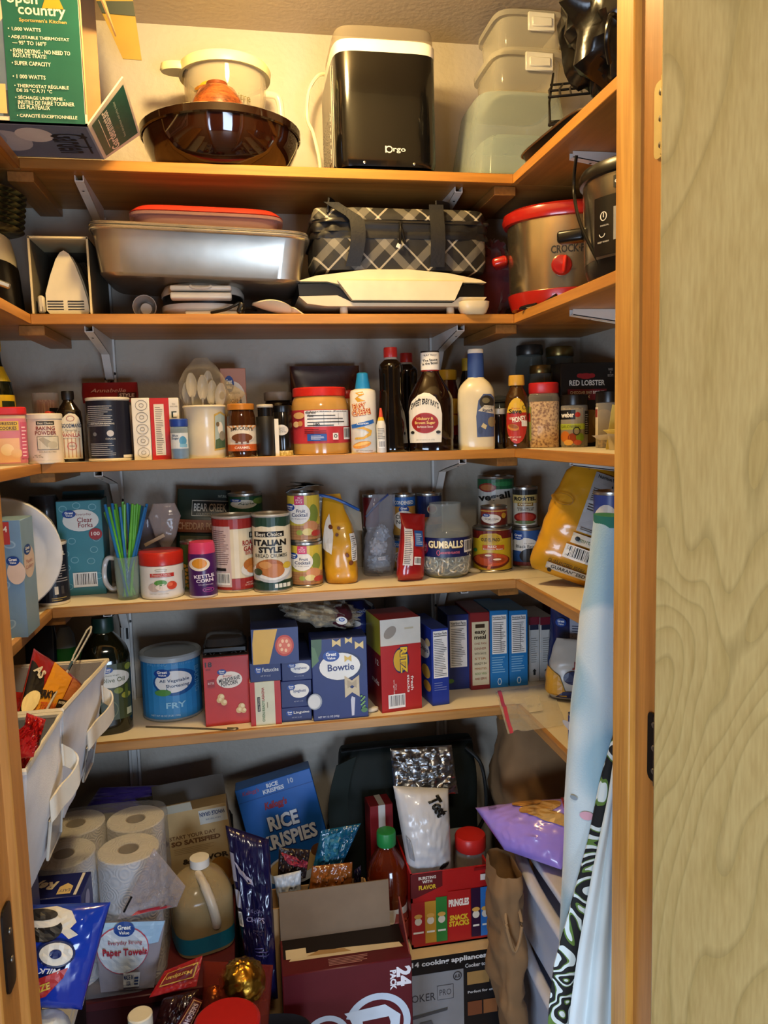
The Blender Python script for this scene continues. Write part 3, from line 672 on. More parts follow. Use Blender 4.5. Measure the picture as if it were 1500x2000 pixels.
# black plastic bag
t = thing('black_plastic_bag', 'bulging black plastic bag on the top right side shelf', 'bag', (.700, 1.33, Z1))
mk('bag', xf(lump(.125, .12, .160, .16, 2.2, 3, 40, 28), (0, 0, .174)), M('#0b0a0a', r=.22, bump=.4, bs=30), t)
mk('tie_loop', tube(smooth_path([(-.085, -.09, .03), (-.105, -.12, .05), (-.1, -.125, .085), (-.07, -.10, .09)]), .004), M('#0b0a0a', r=.3), t)

# ================================================================ SECOND SHELF
# coffee maker and plates on the left side shelf
cx, cy = -.535, 1.725
t = thing('coffee_maker', 'white and black coffee maker on the second left shelf', 'coffee maker', (cx, cy, Z2))
mk('base_body', Surf([(0, .10, .10), (.012, .105, .105), (.085, .100, .10), (.10, .098, .098)], .7).mesh(40), BLACKP, t)
mk('upper_body', Surf([(.10, .098, .098), (.12, .096, .096), (.155, .088, .088), (.165, .07, .07)], .75).mesh(40), M('#cfc19a', r=.35), t)
mk('lever', xf(box(.045, .012, .012, .003), (.085, -.085, .046), (0, rad(18), rad(20))), TIN, t)
mk('lever_pin', xf(lathe([(.009, 0), (.009, .02)], 12), (.066, -.085, .05), (pi/2, 0, 0)), BLACKP, t)
mk('measuring_scoop', xf(lathe([(.022, 0), (.026, .03), (.024, .03), (.0001, .004)], 20), (.06, -.099, .125), (rad(70), 0, 0)), film('#e8e0d6', .35, .06), t)
for i in range(7):
    p_ = thing('dinner_plate', 'dark patterned plate, %s of the stack on the coffee maker' % ('lowest', 'second lowest', 'third from the bottom', 'middle one', 'third from the top', 'second from the top', 'topmost')[i], 'plate', (cx-.01+i*.0015, cy+.02, Z2+.1705+i*.0115), (rad(2), rad(4), 0), 'dark plates stacked on the coffee maker')
    mk('plate', lathe([(.07, 0), (.075, .001), (.115, .008), (.124, .012), (.1225, .0135), (.114, .0125), (.072, .0112), (.0001, .0112)], 40), speck('#2c2414', '#8a7a3e', 40, .35, .40, .60), p_)
# opened iron box with the iron standing in it
X, W, H = place_b(59, 176, 463, Z2, 1.722); D = .235
t = thing('iron_carton', 'opened carton with torn edges that houses the steam iron', 'box', (X, 1.722+D/2, Z2))
IC = M('#5b5240', r=.6); IK = M('#cdb98a', r=.6); th = .003
for nm, b in (('side_panel', box(th, D, H, 0, (-W/2+th/2, 0, 0))), ('side_panel', box(th, D, H, 0, (W/2-th/2, 0, 0))), ('top_panel', box(W, D, th, 0, (0, 0, H-th))), ('back_panel', box(W, th, H, 0, (0, D/2-th/2, 0))), ('bottom_panel', box(W, D, th, 0, (0, 0, 0)))):
    mk(nm, b, [IC], t, smooth=False)
for sx in (-1, 1): mk('cut_edge', box(th+.001, .002, H, 0, (sx*(W/2-th/2), -D/2-.001, 0)), IK, t)
mk('cut_edge', box(W, .002, th+.001, 0, (0, -D/2-.001, H-th)), IK, t)
mk('top_lining', box(W-.008, .12, .001, 0, (0, -D/2+.06, H-th-.0015)), M('#b3a37c', r=.6), t)
X2, w2, h2 = place_b(84, 172, 489, Z2+.004, 1.745)
t = thing('steam_iron', 'white steam iron standing upright inside the opened carton', 'iron', (X2, 1.745, Z2+.004))
ol = [(-w2*.36, 0), (w2*.44, 0), (w2*.5, h2*.06), (w2*.46, h2*.26), (w2*.36, h2*.52), (w2*.22, h2*.80), (w2*.11, h2*.95), (0, h2), (-w2*.09, h2*.965), (-w2*.19, h2*.86), (-w2*.33, h2*.62), (-w2*.46, h2*.34), (-w2*.46, h2*.08)]
mk('soleplate_guard', xf(prism(ol, .012, 'y'), (0, .006, 0)), M('#d3c6a6', r=.35), t, ang=30)
mk('iron_shell', xf(prism([(x*.9, z*.93+.004) for x, z in ol], .07, 'y'), (.006, .047, 0)), M('#8b8068', r=.4), t, ang=30)
mk('handle', tube(smooth_path([(.01, .08, h2*.2), (.01, .13, h2*.3), (.01, .135, h2*.55), (.01, .08, h2*.7)]), .013, 10), M('#cdbf9c', r=.4), t)
a = Art(h2/w2)
for k in range(4):
    for x0, x1 in ((.05, .42), (.52, .9)): a.rect(x0, .085+k*.042, x1, .102+k*.042, '#15110c')
a.lay(facemap(w2*.96, .0, h2), t, 'steam_slots')
mk('power_cord', tube(smooth_path([(w2*.40, .03, .02), (w2*.55, .04, h2*.3), (w2*.50, .05, h2*.6), (w2*.3, .06, h2*.9)]), .0045), M('#2b241b', r=.5), t)
mk('power_plug', box(.012, .016, .035, .003, (-w2*.55, -.004, .004)), M('#bdb094', r=.4), t)
for dx in (-.003, .003): mk('plug_pin', box(.0015, .005, .012, 0, (-w2*.55+dx, -.010, .004)), TIN, t)
# waffle maker
X, W, H = place_b(308, 478, 543, Z2, 1.735); D = .20
t = thing('waffle_maker', 'small rounded white waffle maker with black band', 'waffle maker', (X, 1.735+D/2, Z2)); WG = M('#c8c2b4', r=.3)
mk('lower_shell', lathe([(W*.40, 0), (W*.44, .004), (W*.5, .018), (W*.5, H*.36)], 44, 1, D/W, .75), WG, t)
mk('hinge_band', lathe([(W*.485, H*.36), (W*.485, H*.62)], 44, 1, D/W, .75), BLACKP, t)
mk('upper_shell', lathe([(W*.5, H*.62), (W*.5, H*.72), (W*.46, H*.88), (W*.34, H*.97), (.0001, H)], 44, 1, D/W, .75), WG, t)
mk('handle', box(W*.70, .034, H*.17, .004, (0, -D/2-.008, H*.42)), M('#d7d1c2', r=.3), t); mk('handle', box(W*.70, .034, H*.13, .004, (0, -D/2-.010, H*.63)), M('#d7d1c2', r=.3), t)
mk('latch', tube(smooth_path([(-.022, -D/2-.028, H*.74), (-.012, -D/2-.030, H*.68), (.012, -D/2-.030, H*.68), (.022, -D/2-.028, H*.74)]), .003), WG, t)
mk('foot', box(W*.62, .02, .012, .003, (0.02, -D/2+.004, .0)), WG, t)
TOPW = Z2+H
# nested roasting pans, tipped a little, resting on the waffle maker
A, B = PY(163, 437, 1.668), PY(603, 461, 1.668); W = (B-A).length; tl = atan2(B.z-A.z, B.x-A.x); D = .285; hp = .092
t = thing('roasting_pan', 'large aluminium roasting pan, lower one of the nested pair', 'pan', ((A.x+B.x)/2, 1.668+D/2, (A.z+B.z)/2-hp), (0, -tl, 0))
AL = M('#b7b2a6', r=.3, m=.9, bump=.15, bs=18)
def pan_shell(w_, d_, h, mat, t, z=0):
    mk('pan_wall', Surf([(z, w_*.44, d_*.42), (z+.006, w_*.462, d_*.44), (z+h-.004, w_*.49, d_*.478), (z+h-.001, w_*.497, d_*.492), (z+h, w_*.5, d_*.5), (z+h-.0015, w_*.487, d_*.474), (z+.009, w_*.457, d_*.434), (z+.007, w_*.40, d_*.38)], .22).mesh(72), mat, t)
    n = 64; sp = lambda q: math.copysign(abs(q)**.22, q)
    mk('rolled_rim', tube([(w_/2*sp(sin(2*pi*i/n)), -d_/2*sp(cos(2*pi*i/n)), z+h-.0005) for i in range(n)], .0032, 7, True), M('#cfc9bb', r=.25, m=.9), t)
pan_shell(W, D, hp, AL, t)
t2 = thing('roasting_pan', 'large aluminium roasting pan, upper one of the nested pair', 'pan', ((A.x+B.x)/2-.0005, 1.668+D/2, (A.z+B.z)/2-hp+.0085), (0, -tl, 0)); pan_shell(W*.995, D*.99, hp-.001, AL, t2)
PANZ = (A.z+B.z)/2-hp+.0085+.012
# red-lidded container in the pan
X = PY(400, 410, 1.70).x
a_, b_ = PY(240, 405, 1.70), PY(560, 405, 1.70); W = (b_.x-a_.x)*.97; H = min(PY(400, 378, 1.70).z, Z1-.023)-PANZ-.02
t = thing('food_container', 'clear plastic food container with red lid sitting in the roasting pan', 'container', (X, 1.70+.105, PANZ-.0035), (0, -tl*.6, 0))
CT = film('#e3b4aa', .22, .08)
mk('tub', Surf([(0, W*.42, .085), (.005, W*.44, .09), (H*.55, W*.455, .095), (H-.022, W*.475, .10), (H-.02, W*.5, .105), (H-.014, W*.5, .105)], .35).mesh(64), CT, t)
mk('lid', Surf([(H-.014, W*.495, .103), (H-.012, W*.50, .106), (H-.004, W*.47, .10), (H, W*.45, .095)], .35).mesh(64), M('#a82a1c', r=.35), t)
mk('handle_mark', xf(prism([(-.022, 0), (.022, 0), (.026, .006), (.022, .012), (-.022, .012), (-.026, .006)], .002, 'y'), (.0, -.093, H*.42)), film('#f0c8bf', .6, .1), t)
# small white cap lying on its side, cord, spoon rest
p = PY(282, 594, 1.765)
t = thing('clear_cup', 'small clear plastic cup lying on its side by the waffle maker', 'cup', (p.x, 1.765, Z2+.0255))
mk('cup_wall', xf(lathe([(.021, .06), (.025, 0), (.0235, 0), (.019, .055)], 24), (0, 0, 0), (-pi/2, 0, 0)), film('#e6ded2', .42, .06), t); mk('cup_base', xf(lathe([(.0001, .04), (.014, .04), (.012, .03), (.0001, .03)], 20), (0, 0, 0), (-pi/2, 0, 0)), M('#c9c0b2', r=.4), t)
p = PY(470, 600, 1.712)
wm = bpy.data.objects['waffle_maker']; o = mk('power_cord', xf(tube(smooth_path([PY(412, 611, 1.725), PY(440, 605, 1.715), PY(458, 597, 1.712), PY(468, 592, 1.712), PY(474, 600, 1.708), PY(470, 611, 1.705), PY(480, 603, 1.72), PY(500, 606, 1.76)]), .0032), -wm.location), BLACKP, wm)
o2 = mk('plug', xf(box(.012, .016, .024, .004), PY(466, 612, 1.714)-wm.location, (0, .4, 0)), BLACKP, o)
a_, b_ = PY(493, 590, 1.735), PY(594, 612, 1.735)
t = thing('spoon_rest', 'cream scoop-shaped spoon rest beside the griddle', 'spoon rest', ((a_.x+b_.x)/2, 1.735, Z2)); wv = (b_.x-a_.x)
mk('dish', sheet(20, 10, lambda u, v: ((u-.5)*wv, (v-.5)*.06*(sin(pi*min(1, u*1.25+.02))**.5 if u < .78 else .8-(u-.78)*2), .004+.024*(1-u)**2+.02*(2*v-1)**2*sin(pi*u)), .0035), M('#d2c3a4', r=.3), t)
# electric griddle, folded shut
A, B = PY(583, 570, 1.70), PY(953, 570, 1.70); W = B.x-A.x; X = (A.x+B.x)/2; z = lambda y: PY(770, y, 1.70).z-Z2; x = lambda p: PY(p, 570, 1.70).x-X; D = .27
t = thing('electric_griddle', 'folded white electric griddle with black corner handles under the plaid carrier', 'griddle', (X, 1.70+D/2, Z2)); WG = M('#d8c9a0', r=.28)
def gprof(pts, d_, mat, nm, y0=0): mk(nm, xf(prism([(x(a), z(b)) for a, b in pts], d_, 'y'), (0, y0, 0)), mat, t, ang=30)
gprof([(582, 549), (640, 549), (690, 560), (880, 560), (905, 549), (953, 549), (940, 543), (880, 531), (800, 524), (720, 525), (620, 538)], D*.96, WG, 'upper_lid', .004)
gprof([(660, 548), (905, 548), (888, 586), (688, 586)], D, M('#dbccab', r=.3), 'front_apron')
gprof([(584, 578), (660, 576), (690, 590), (885, 590), (900, 578), (953, 578), (945, 588), (900, 597), (640, 597), (600, 592)], D*.96, M('#c9bda2', r=.3), 'lower_base', .004)
for pts in ([(584, 553), (650, 551), (672, 566), (684, 586), (655, 584), (640, 580), (586, 580)], [(951, 553), (915, 551), (898, 562), (888, 586), (915, 580), (950, 580)]): gprof(pts, D*.92, BLACKP, 'corner_handle', .008)
for px in (674, 886): mk('leg', lathe([(.0075, 0), (.009, .004), (.0085, z(592))], 14), M('#cfc3a6', r=.35), t, loc=(x(px), -D/2+.03, 0))
for px in (674, 886): mk('leg', lathe([(.0075, 0), (.009, .004), (.0085, z(592))], 14), M('#cfc3a6', r=.35), t, loc=(x(px), D/2-.03, 0))
mk('drip_cup', Surf([(0, .022, .02), (.004, .028, .024), (.018, .034, .028), (.028, .035, .028), (.027, .032, .026), (.01, .026, .02)], .7).mesh(28), M('#d5c7a4', r=.3), t, loc=(x(927), -D/2+.012, 0))
GTOP = Z2+z(524)
# plaid casserole carrier
def plaid():
    mt, nt, N, L, P = _new('plaid_cloth'); tc = N.new('ShaderNodeTexCoord'); sp = N.new('ShaderNodeSeparateXYZ'); L.new(tc.outputs['Object'], sp.inputs[0])
    def mth(op, a, b=None):
        q = N.new('ShaderNodeMath'); q.operation = op
        for i, v in enumerate((a, b)):
            if v is None: continue
            if isinstance(v, (int, float)): q.inputs[i].default_value = v
            else: L.new(v, q.inputs[i])
        return q.outputs[0]
    s = None
    for op in ('ADD', 'SUBTRACT'):
        u = mth('FRACT', mth('MULTIPLY', mth(op, sp.outputs[0], sp.outputs[2]), 9.0))
        thin = mth('LESS_THAN', mth('ABSOLUTE', mth('SUBTRACT', u, .5)), .025)
        wide = mth('MULTIPLY', mth('LESS_THAN', mth('ABSOLUTE', mth('SUBTRACT', u, .12)), .11), .13)
        k = mth('ADD', mth('MULTIPLY', thin, .40), wide); s = k if s is None else mth('ADD', s, k)
    rp = N.new('ShaderNodeValToRGB'); rp.color_ramp.elements[0].color = lin('#100e0d')+(1,); rp.color_ramp.elements[1].color = lin('#d6cdb8')+(1,); L.new(s, rp.inputs[0])
    L.new(rp.outputs[0], P.inputs['Base Color']); P.inputs['Roughness'].default_value = .6
    n2 = N.new('ShaderNodeTexNoise'); n2.inputs['Scale'].default_value = 30; L.new(tc.outputs['Object'], n2.inputs['Vector']); b = N.new('ShaderNodeBump'); b.inputs['Strength'].default_value = .3; b.inputs['Distance'].default_value = .005; L.new(n2.outputs['Fac'], b.inputs['Height']); L.new(b.outputs[0], P.inputs['Normal'])
    return mt
A, B = PY(603, 470, 1.715), PY(966, 470, 1.715); W = (B.x-A.x)*.97; X = (A.x+B.x)/2; H = PY(780, 402, 1.715).z-GTOP; D = .19
t = thing('casserole_carrier', 'black and white plaid insulated casserole carrier with webbing handles', 'food carrier', (X, 1.715+D/2, GTOP)); PL = plaid(); BC = M('#0e0d0d', r=.55, bump=.3, bs=60)
def soft(z0, z1, k0, k1, amp, seed): 
    s_ = Surf([(z0+(z1-z0)*i/6, W/2*(k0+(k1-k0)*i/6)*(1-.012*(abs(i-3)/3)**2), D/2*(k0+(k1-k0)*i/6)) for i in range(7)], .25, amp, 26, seed); return s_
mk('lower_panel', soft(0, H*.50, .965, .985, .004, 1).mesh(80), PL, t, ang=60)
mk('zipper_band', soft(H*.49, H*.60, 1.0, 1.0, .008, 2).mesh(80), BC, t, ang=60)
mk('middle_band', soft(H*.59, H*.74, .985, .985, .008, 5).mesh(80), BC, t, ang=60)
mk('piping', soft(H*.73, H*.79, 1.0, 1.0, .009, 3).mesh(80), M('#1f1d1c', r=.35), t, ang=60)
mk('top_panel', Surf([(H*.78+H*.2*i/6, W/2*(.985-.03*(i/6)**2), D/2*(.985-.10*(i/6)**2)) for i in range(7)], .25, .008, 22, 4).mesh(80), PL, t, ang=60)
for dx in (-.115, .073):
    mk('strap', sheet(2, 14, lambda u, v, dx=dx: (dx+(u-.5)*.032+(.012*sin(v*3) if dx < 0 else 0)-(.045*max(0, v-.75)*4 if dx < 0 else -.0*v), -D/2-.008-(.012*sin(pi*min(1, v*1.1))) , .005+H*.98*v), .003), M('#141313', r=.6, bump=.3, bs=200), t)
mk('strap', sheet(2, 14, lambda u, v: (-.145-.02*cos(pi*v)+(u-.5)*.004, -D/2+.0+.16*v, H*.985+.018*sin(pi*v)+(u-.5)*.03), .003), M('#141313', r=.6), t)
mk('strap', sheet(2, 14, lambda u, v: (.073+.05*sin(pi*v), -D/2+.16*v, H*.985+.012*sin(pi*v)+(u-.5)*.03), .003), M('#141313', r=.6), t)
for dx in (.0, .012): mk('zipper_pull', xf(box(.006, .005, .05, .002), (dx-.012, -D/2-.014, H*.38), (0, rad(-12 if dx else 6), 0)), BLACKP, t)
mk('brand_tab', xf(box(.010, .002, .010, .001), (-.015, -D/2-.007, H*.33), (0, .5, 0)), M('#d8d4cc', r=.4), t)
# maroon cloth
p = PY(985, 540, 1.86)
o = mk('cloth_bundle', lump(.055, .07, .095, .14, 3, 7, 32, 22), M('#5a171c', r=.8, sheen=.3), loc=(p.x-.03, 1.87, Z2+.103)); tag(o, 'crumpled maroon cloth bundle beside the red slow cooker', 'cloth')
# red oval slow cooker
q = PZ(1075, 578, Z2); cx, cy = .742, 1.70; rx_, ry_ = .135, .10
t = thing('slow_cooker', 'red and stainless oval slow cooker with a red dial', 'slow cooker', (cx, cy, Z2), (0, 0, face(cx, cy)-.02))
H = PY(1090, 400, 1.66).z-Z2; RD = M('#9c1d15', r=.22, coat=.3)
ov = lambda rows, mat, nm, e=.95: mk(nm, Surf([(a*H, rx_*b, ry_*b) for a, b in rows], e).mesh(48), mat, t)
ov([(0.03, .80), (.05, .92), (.14, .97), (.19, .985), (.20, .95)], RD, 'base'); ov([(.19, .93), (.20, .955), (.86, .985), (.87, .95)], M('#b9a98a', r=.22, m=.95), 'steel_wall')
ov([(.85, .98), (.86, 1.04), (.90, 1.07), (.96, 1.05), (.985, .98), (.97, .9)], RD, 'rim'); ov([(.97, .9), (1.0, .85), (1.03, .4), (1.04, .05)], film('#cfc3b4', .4, .06), 'glass_lid')
for s_ in (-1, 1): mk('side_handle', xf(box(.036, .05, .022, .008), (s_*(rx_+.012), 0, H*.50), (0, s_*.2, 0)), RD, t)
for a in (-1, 1):
    mk('foot', lathe([(.012, 0), (.014, H*.05)], 12), BLACKP, t, loc=(a*.08, -.045, 0)); mk('foot', lathe([(.012, 0), (.014, H*.05)], 12), BLACKP, t, loc=(a*.08, .045, 0))
sf = Surf([(H*.2, rx_*.96, ry_*.96), (H*.86, rx_*.985, ry_*.985)], .95)
a = Art(.5); a.text('CROCK\u00b7POT', .56, .53, .36, .11, '#15110c', bold=.02); a.text('OFF', .66, .40, .05, .02, '#3a3026'); a.text('HIGH', .80, .38, .06, .02, '#3a3026'); a.text('LOW', .56, .24, .05, .02, '#3a3026'); a.lay(sf.mapper(H*.2, H*.86), t, 'print')
kp = sf.pt(asin(-.06), sf.row(H*.40)); d_ = thing; kn = mk('dial', xf(lathe([(.021, 0), (.022, .004), (.019, .010), (.0001, .012)], 26), kp, (pi/2, 0, rad(5))), RD, t); mk('dial_grip', xf(box(.008, .012, .036, .003), (kp[0]+.004, kp[1]-.013, kp[2]-.018), (0, rad(8), rad(5))), M('#b8261b', r=.25), kn)
mk('power_cord', tube(smooth_path([(-.02, -ry_, .03), (-.06, -ry_-.012, .006), (-.095, -ry_-.01, .004), (-.085, -ry_-.02, .006), (-.06, -ry_-.045, .006)]), .003), BLACKP, t)
# taller stainless and black slow cooker nearer the doorway
cx, cy = .722, 1.305; r_ = .113
t = thing('slow_cooker', 'stainless steel slow cooker with black lid rim and control panel', 'slow cooker', (cx, cy, Z2), (0, 0, face(cx, cy)-.22)); H = PY(1170, 290, 1.25).z-Z2
rv = lambda rows, mat, nm: mk(nm, lathe([(r_*b, a*H) for a, b in rows], 44), mat, t)
rv([(0, .80), (.02, .90), (.10, .95), (.16, .96)], BLACKP, 'base'); rv([(.15, .955), (.16, .965), (.82, .99), (.83, .96)], M('#8f897c', r=.25, m=.95), 'steel_wall'); rv([(.82, .99), (.83, 1.04), (.88, 1.06), (.93, 1.02), (.94, .95)], BLACKP, 'rim'); rv([(.94, .93), (.97, .85), (1, .3), (1.0, .05)], film('#2b2926', .6, .05), 'glass_lid')
cm = Surf([(H*.1, r_*1.0), (H*.6, r_*1.0)]); 
pn = mk('control_panel', sheet(16, 6, lambda u, v: (r_*1.035*sin(-.62+1.24*u), -r_*1.035*cos(-.62+1.24*u), H*(.17+.47*v)), .004), M('#121110', r=.25), t)
cmap = cylmap(r_*1.037, H*.17, H*.64)
a = Art(.6); a.ring(.29, .66, .028, .08, .008, '#c8c4b8'); a.rect(.286, .64, .294, .72, '#c8c4b8'); a.text('MANUAL', .30, .50, .07, .03, '#c8c4b8'); a.ring(.28, .36, .025, .06, .007, '#c8c4b8', a0=.5, a1=1); a.text('KEEP WARM', .29, .22, .09, .03, '#c8c4b8'); a.rect(.37, .22, .60, .78, '#8d8b82'); a.lay(cmap, pn, 'panel_print')
a = Art(.3); a.rect(.355, .1, .80, .9, '#0e0d0c'); a.ring(.58, .5, .215, .38, .008, '#d8d4c8', n=30); a.text('CROCK-POT', .58, .5, .38, .36, '#e6e2d6', bold=.02); a.lay(cylmap(r_*.995, H*.68, H*.80), t, 'badge')
mk('side_handle', xf(box(.05, .03, .022, .006), (-r_-.018, -.02, H*.40), (0, 0, 0)), BLACKP, t)
mk('power_cord', tube(smooth_path([(-.06, -.085, .02), (-.10, -.07, .10), (-.118, -.05, .17), (-.11, -.06, .22)]), .003), BLACKP, t)
# ================================================================ THIRD SHELF
def txtcol(a, rows, cx, c, bold=.02):
    """rows of (text, y, width, height)"""
    for s_, y, w_, h_ in rows: a.text(s_, cx, y, w_, h_, c, bold=bold)
    return a
# --- left side shelf
t, r, h, S = vessel('sauce_bottle', 'dark green bottle with yellow cap and yellow label on the third left shelf', 'bottle', -40, 30, 662, Z3, 1.745,
    [('glass_body', [(0, .95), (.02, 1), (.55, 1), (.70, .72), (.80, .42), (.90, .36)], M('#10150c', r=.12)), ('cap', [(.90, .40), (.92, .42), (.99, .42), (1, .38)], M('#c9a51d', r=.4))], k=2)
a = Art(2); a.rect(.55, .1, 1, .9, '#c9a91f'); a.rect(.62, .2, .97, .8, '#1d2a14'); a.lay(S['glass_body'].mapper(h*.12, h*.6), t, 'label')
a = Art(1); a.rect(.1, 0, .98, 1, '#c9a91f'); a.lay(S['glass_body'].mapper(h*.66, h*.78), t, 'neck_label')
t, r, h, S = vessel('cookie_tub', 'square plastic tub with bright red lid and pink label, cookies inside', 'food tub', -28, 53, 796, Z3, 1.645,
    [('tub', [(0, .93), (.02, .97), (.86, 1.0), (.88, .96)], film('#f0d8c0', .5, .15), .45), ('contents', [(.01, .9), (.85, .95), (.86, .9)], speck('#c98a58', '#eccfa4', 26, .7), .45), ('lid', [(.86, 1.0), (.88, 1.06), (.98, 1.06), (1, 1.0)], M('#c2262b', r=.35), .45)])
a = Art(1.2); a.rect(.0, .0, 1, .98, '#c9788a'); a.rect(.05, .02, .8, .55, '#e0b28a'); a.ell(.5, .3, .16, .13, '#e9cfa6'); a.ell(.72, .22, .14, .1, '#dfb98a'); a.rect(.3, .72, .8, .92, '#d8b63c'); a.text('DRESSED', .55, .87, .44, .07, '#3a1820', bold=.02); a.text('COOKIES', .55, .77, .4, .07, '#3a1820', bold=.02); a.rect(.84, .1, 1, .9, '#c25a78'); a.lines(.86, .15, .98, .85, 9, '#f0d0d8', .3, 3)
a.lay(S['tub'].mapper(h*.04, h*.82), t, 'label')
# --- baking powder, toothpicks, vanilla
a = Art(1.3); a.rect(.30, .82, .78, .91, '#2b2a26'); a.text('Best Choice', .54, .865, .40, .05, '#e8e0cc'); a.text('BAKING', .54, .745, .50, .09, '#7e2a22', bold=.02); a.text('POWDER', .54, .64, .56, .09, '#7e2a22', bold=.02); a.rect(.30, .25, .86, .56, '#4a463c'); a.rect(.315, .26, .845, .55, '#c9c3b0'); a.poly([(.34, .5), (.56, .30), (.66, .44), (.46, .54)], '#a39c88'); a.ell(.70, .36, .13, .08, '#b7b09c'); a.text('DOUBLE ACTING', .56, .20, .44, .035, '#4a463c'); a.text('NET WT.\n8.1 OZ (230g)', .30, .10, .26, .07, '#2b2a26')
t, r, h = can('cream paper baking powder canister with brown lettering', 50, 124, 809, Z3, 1.692, '#d9c9b4', a, 'baking_powder', 'canister', lid=M('#cfc4b2', r=.4))
mk('overcap', lathe([(r*1.02, h-.010), (r*1.03, h-.001), (r*.98, h+.001), (.0001, h+.001)], 30), M('#d6cdbb', r=.35), t)
t, r, h, S = vessel('toothpick_jar', 'clear plastic jar of wooden toothpicks behind the baking powder', 'jar', 66, 119, 768, Z3, 1.84, [('jar_wall', [(0, .95), (.9, 1), (1, 1), (1, .96)], film('#ead9c6', .25, .06)), ('toothpicks', [(.02, .85), (.86, .85), (.9, .7)], speck('#a85b34', '#dba376', 60, .7, stretch=(6, 6, .4)))])
a = Art(1); a.rect(.62, .0, 1, 1, '#1d1b19'); a.lay(S['jar_wall'].mapper(h*.1, h*.78), t, 'label')
p = PY(70, 808, 1.80); t = thing('wooden_skewers', 'orange wrapped bundle of wooden skewers lying behind the baking powder', 'skewers', (p.x+.004, 1.805, Z3))
for i in range(9): mk('skewer', tube([(-.030, -.02+i*.0045, .092+.003*(i % 3)), (.03, -.021+i*.0045, .098+.003*(i % 2))], .0026, 6), M('#c2622c', r=.6), t)
mk('band', box(.012, .045, .022, .002, (.024, -.002, .088)), M('#c43324', r=.5), t); mk('tray', box(.06, .045, .088, .003, (0, -.002, 0)), M('#8e8478', r=.6), t)
t, r, h, S = vessel('vanilla_bottle', 'dark vanilla extract bottle with striped arched label', 'bottle', 110, 162, 764, Z3, 1.775,
    [('glass_body', [(0, .97), (.02, 1), (.62, 1), (.74, .82), (.82, .52), (.86, .40), (.9, .40)], M('#120c08', r=.1, coat=.3), .75), ('cap', [(.88, .46), (.90, .48), (.99, .48), (1, .42)], M('#15110d', r=.4))], ry=.7, k=2)
a = Art(2.2); a.poly([(.16, .02), (.92, .02), (.92, .74), (.86, .88), (.74, .96), (.56, .98), (.38, .95), (.24, .87), (.16, .74)], '#d9ccb0')
for i in range(5): a.rect(.24+i*.14, .05, .28+i*.14, .60, '#b98a62')
a.ring(.54, .87, .15, .06, .02, '#a33c2a'); a.text("GOODMANS", .54, .72, .74, .085, '#23304e', bold=.02); a.rect(.18, .46, .90, .57, '#d9ccb0'); a.text('VANILLA', .54, .52, .64, .08, '#a33022', bold=.02, rot=0); a.text('Flavouring', .54, .62, .4, .05, '#3c2c20'); a.ring(.54, .29, .17, .085, .025, '#b43a2c'); a.text('ORIGINAL', .54, .29, .2, .04, '#23304e'); a.lay(S['glass_body'].mapper(h*.03, h*.70), t, 'label')
# --- navy canister and the bag behind
a = Art(1.5); a.lines(.05, .56, .60, .93, 11, '#a9a9ad', .32, 5); a.text('BEST NATURAL SEASONING', .36, .60, .52, .03, '#d7d4cc'); a.ell(.52, .43, .08, .055, '#b9b9bc'); a.ell(.18, .42, .04, .035, '#6c7076'); a.text('CANADA', .52, .335, .22, .03, '#cfcdc8'); a.lines(.08, .05, .66, .28, 7, '#a9a9ad', .3, 6); a.rect(.66, 0, .665, 1, '#2c3242'); a.rect(.78, .0, 1, .05, '#d7d0c0')
t, r, h = can('tall navy cardboard canister with white small print', 169, 257, 777, Z3, 1.722, '#161a2a', a, 'salt_canister', 'canister', lid=M('#d8cfbc', r=.45))
pouch('bread_bag', 'red and white printed food bag behind the navy canister', 'bag', (PY(215, 800, 1.88).x, 1.90, Z3), (0, 0, 0), .118, PY(215, 747, 1.88).z-Z3, .08, M('#b7a48e', r=.35, bump=.3, bs=30), amp=.01, seed=4)
o = bpy.data.objects['bread_bag']; H = PY(215, 747, 1.88).z-Z3
sf = Surf([(H*.74, .061, .040), (H*.86, .062, .028), (H*1.005, .061, .006)], .8, .006, 28, 6); mk('printed_band', sf.mesh(40), M('#8e1f22', r=.35), o)
a = Art(.6); a.text('Annabelle', .5, .62, .6, .24, '#d9a9a0', shear=.2); a.rect(.66, .15, .96, .5, '#4a1216'); a.text('STYLE', .81, .32, .24, .2, '#d8b8b0', bold=.02); a.lay(sf.mapper(H*.76, H*.98), o, 'print', base=.004)
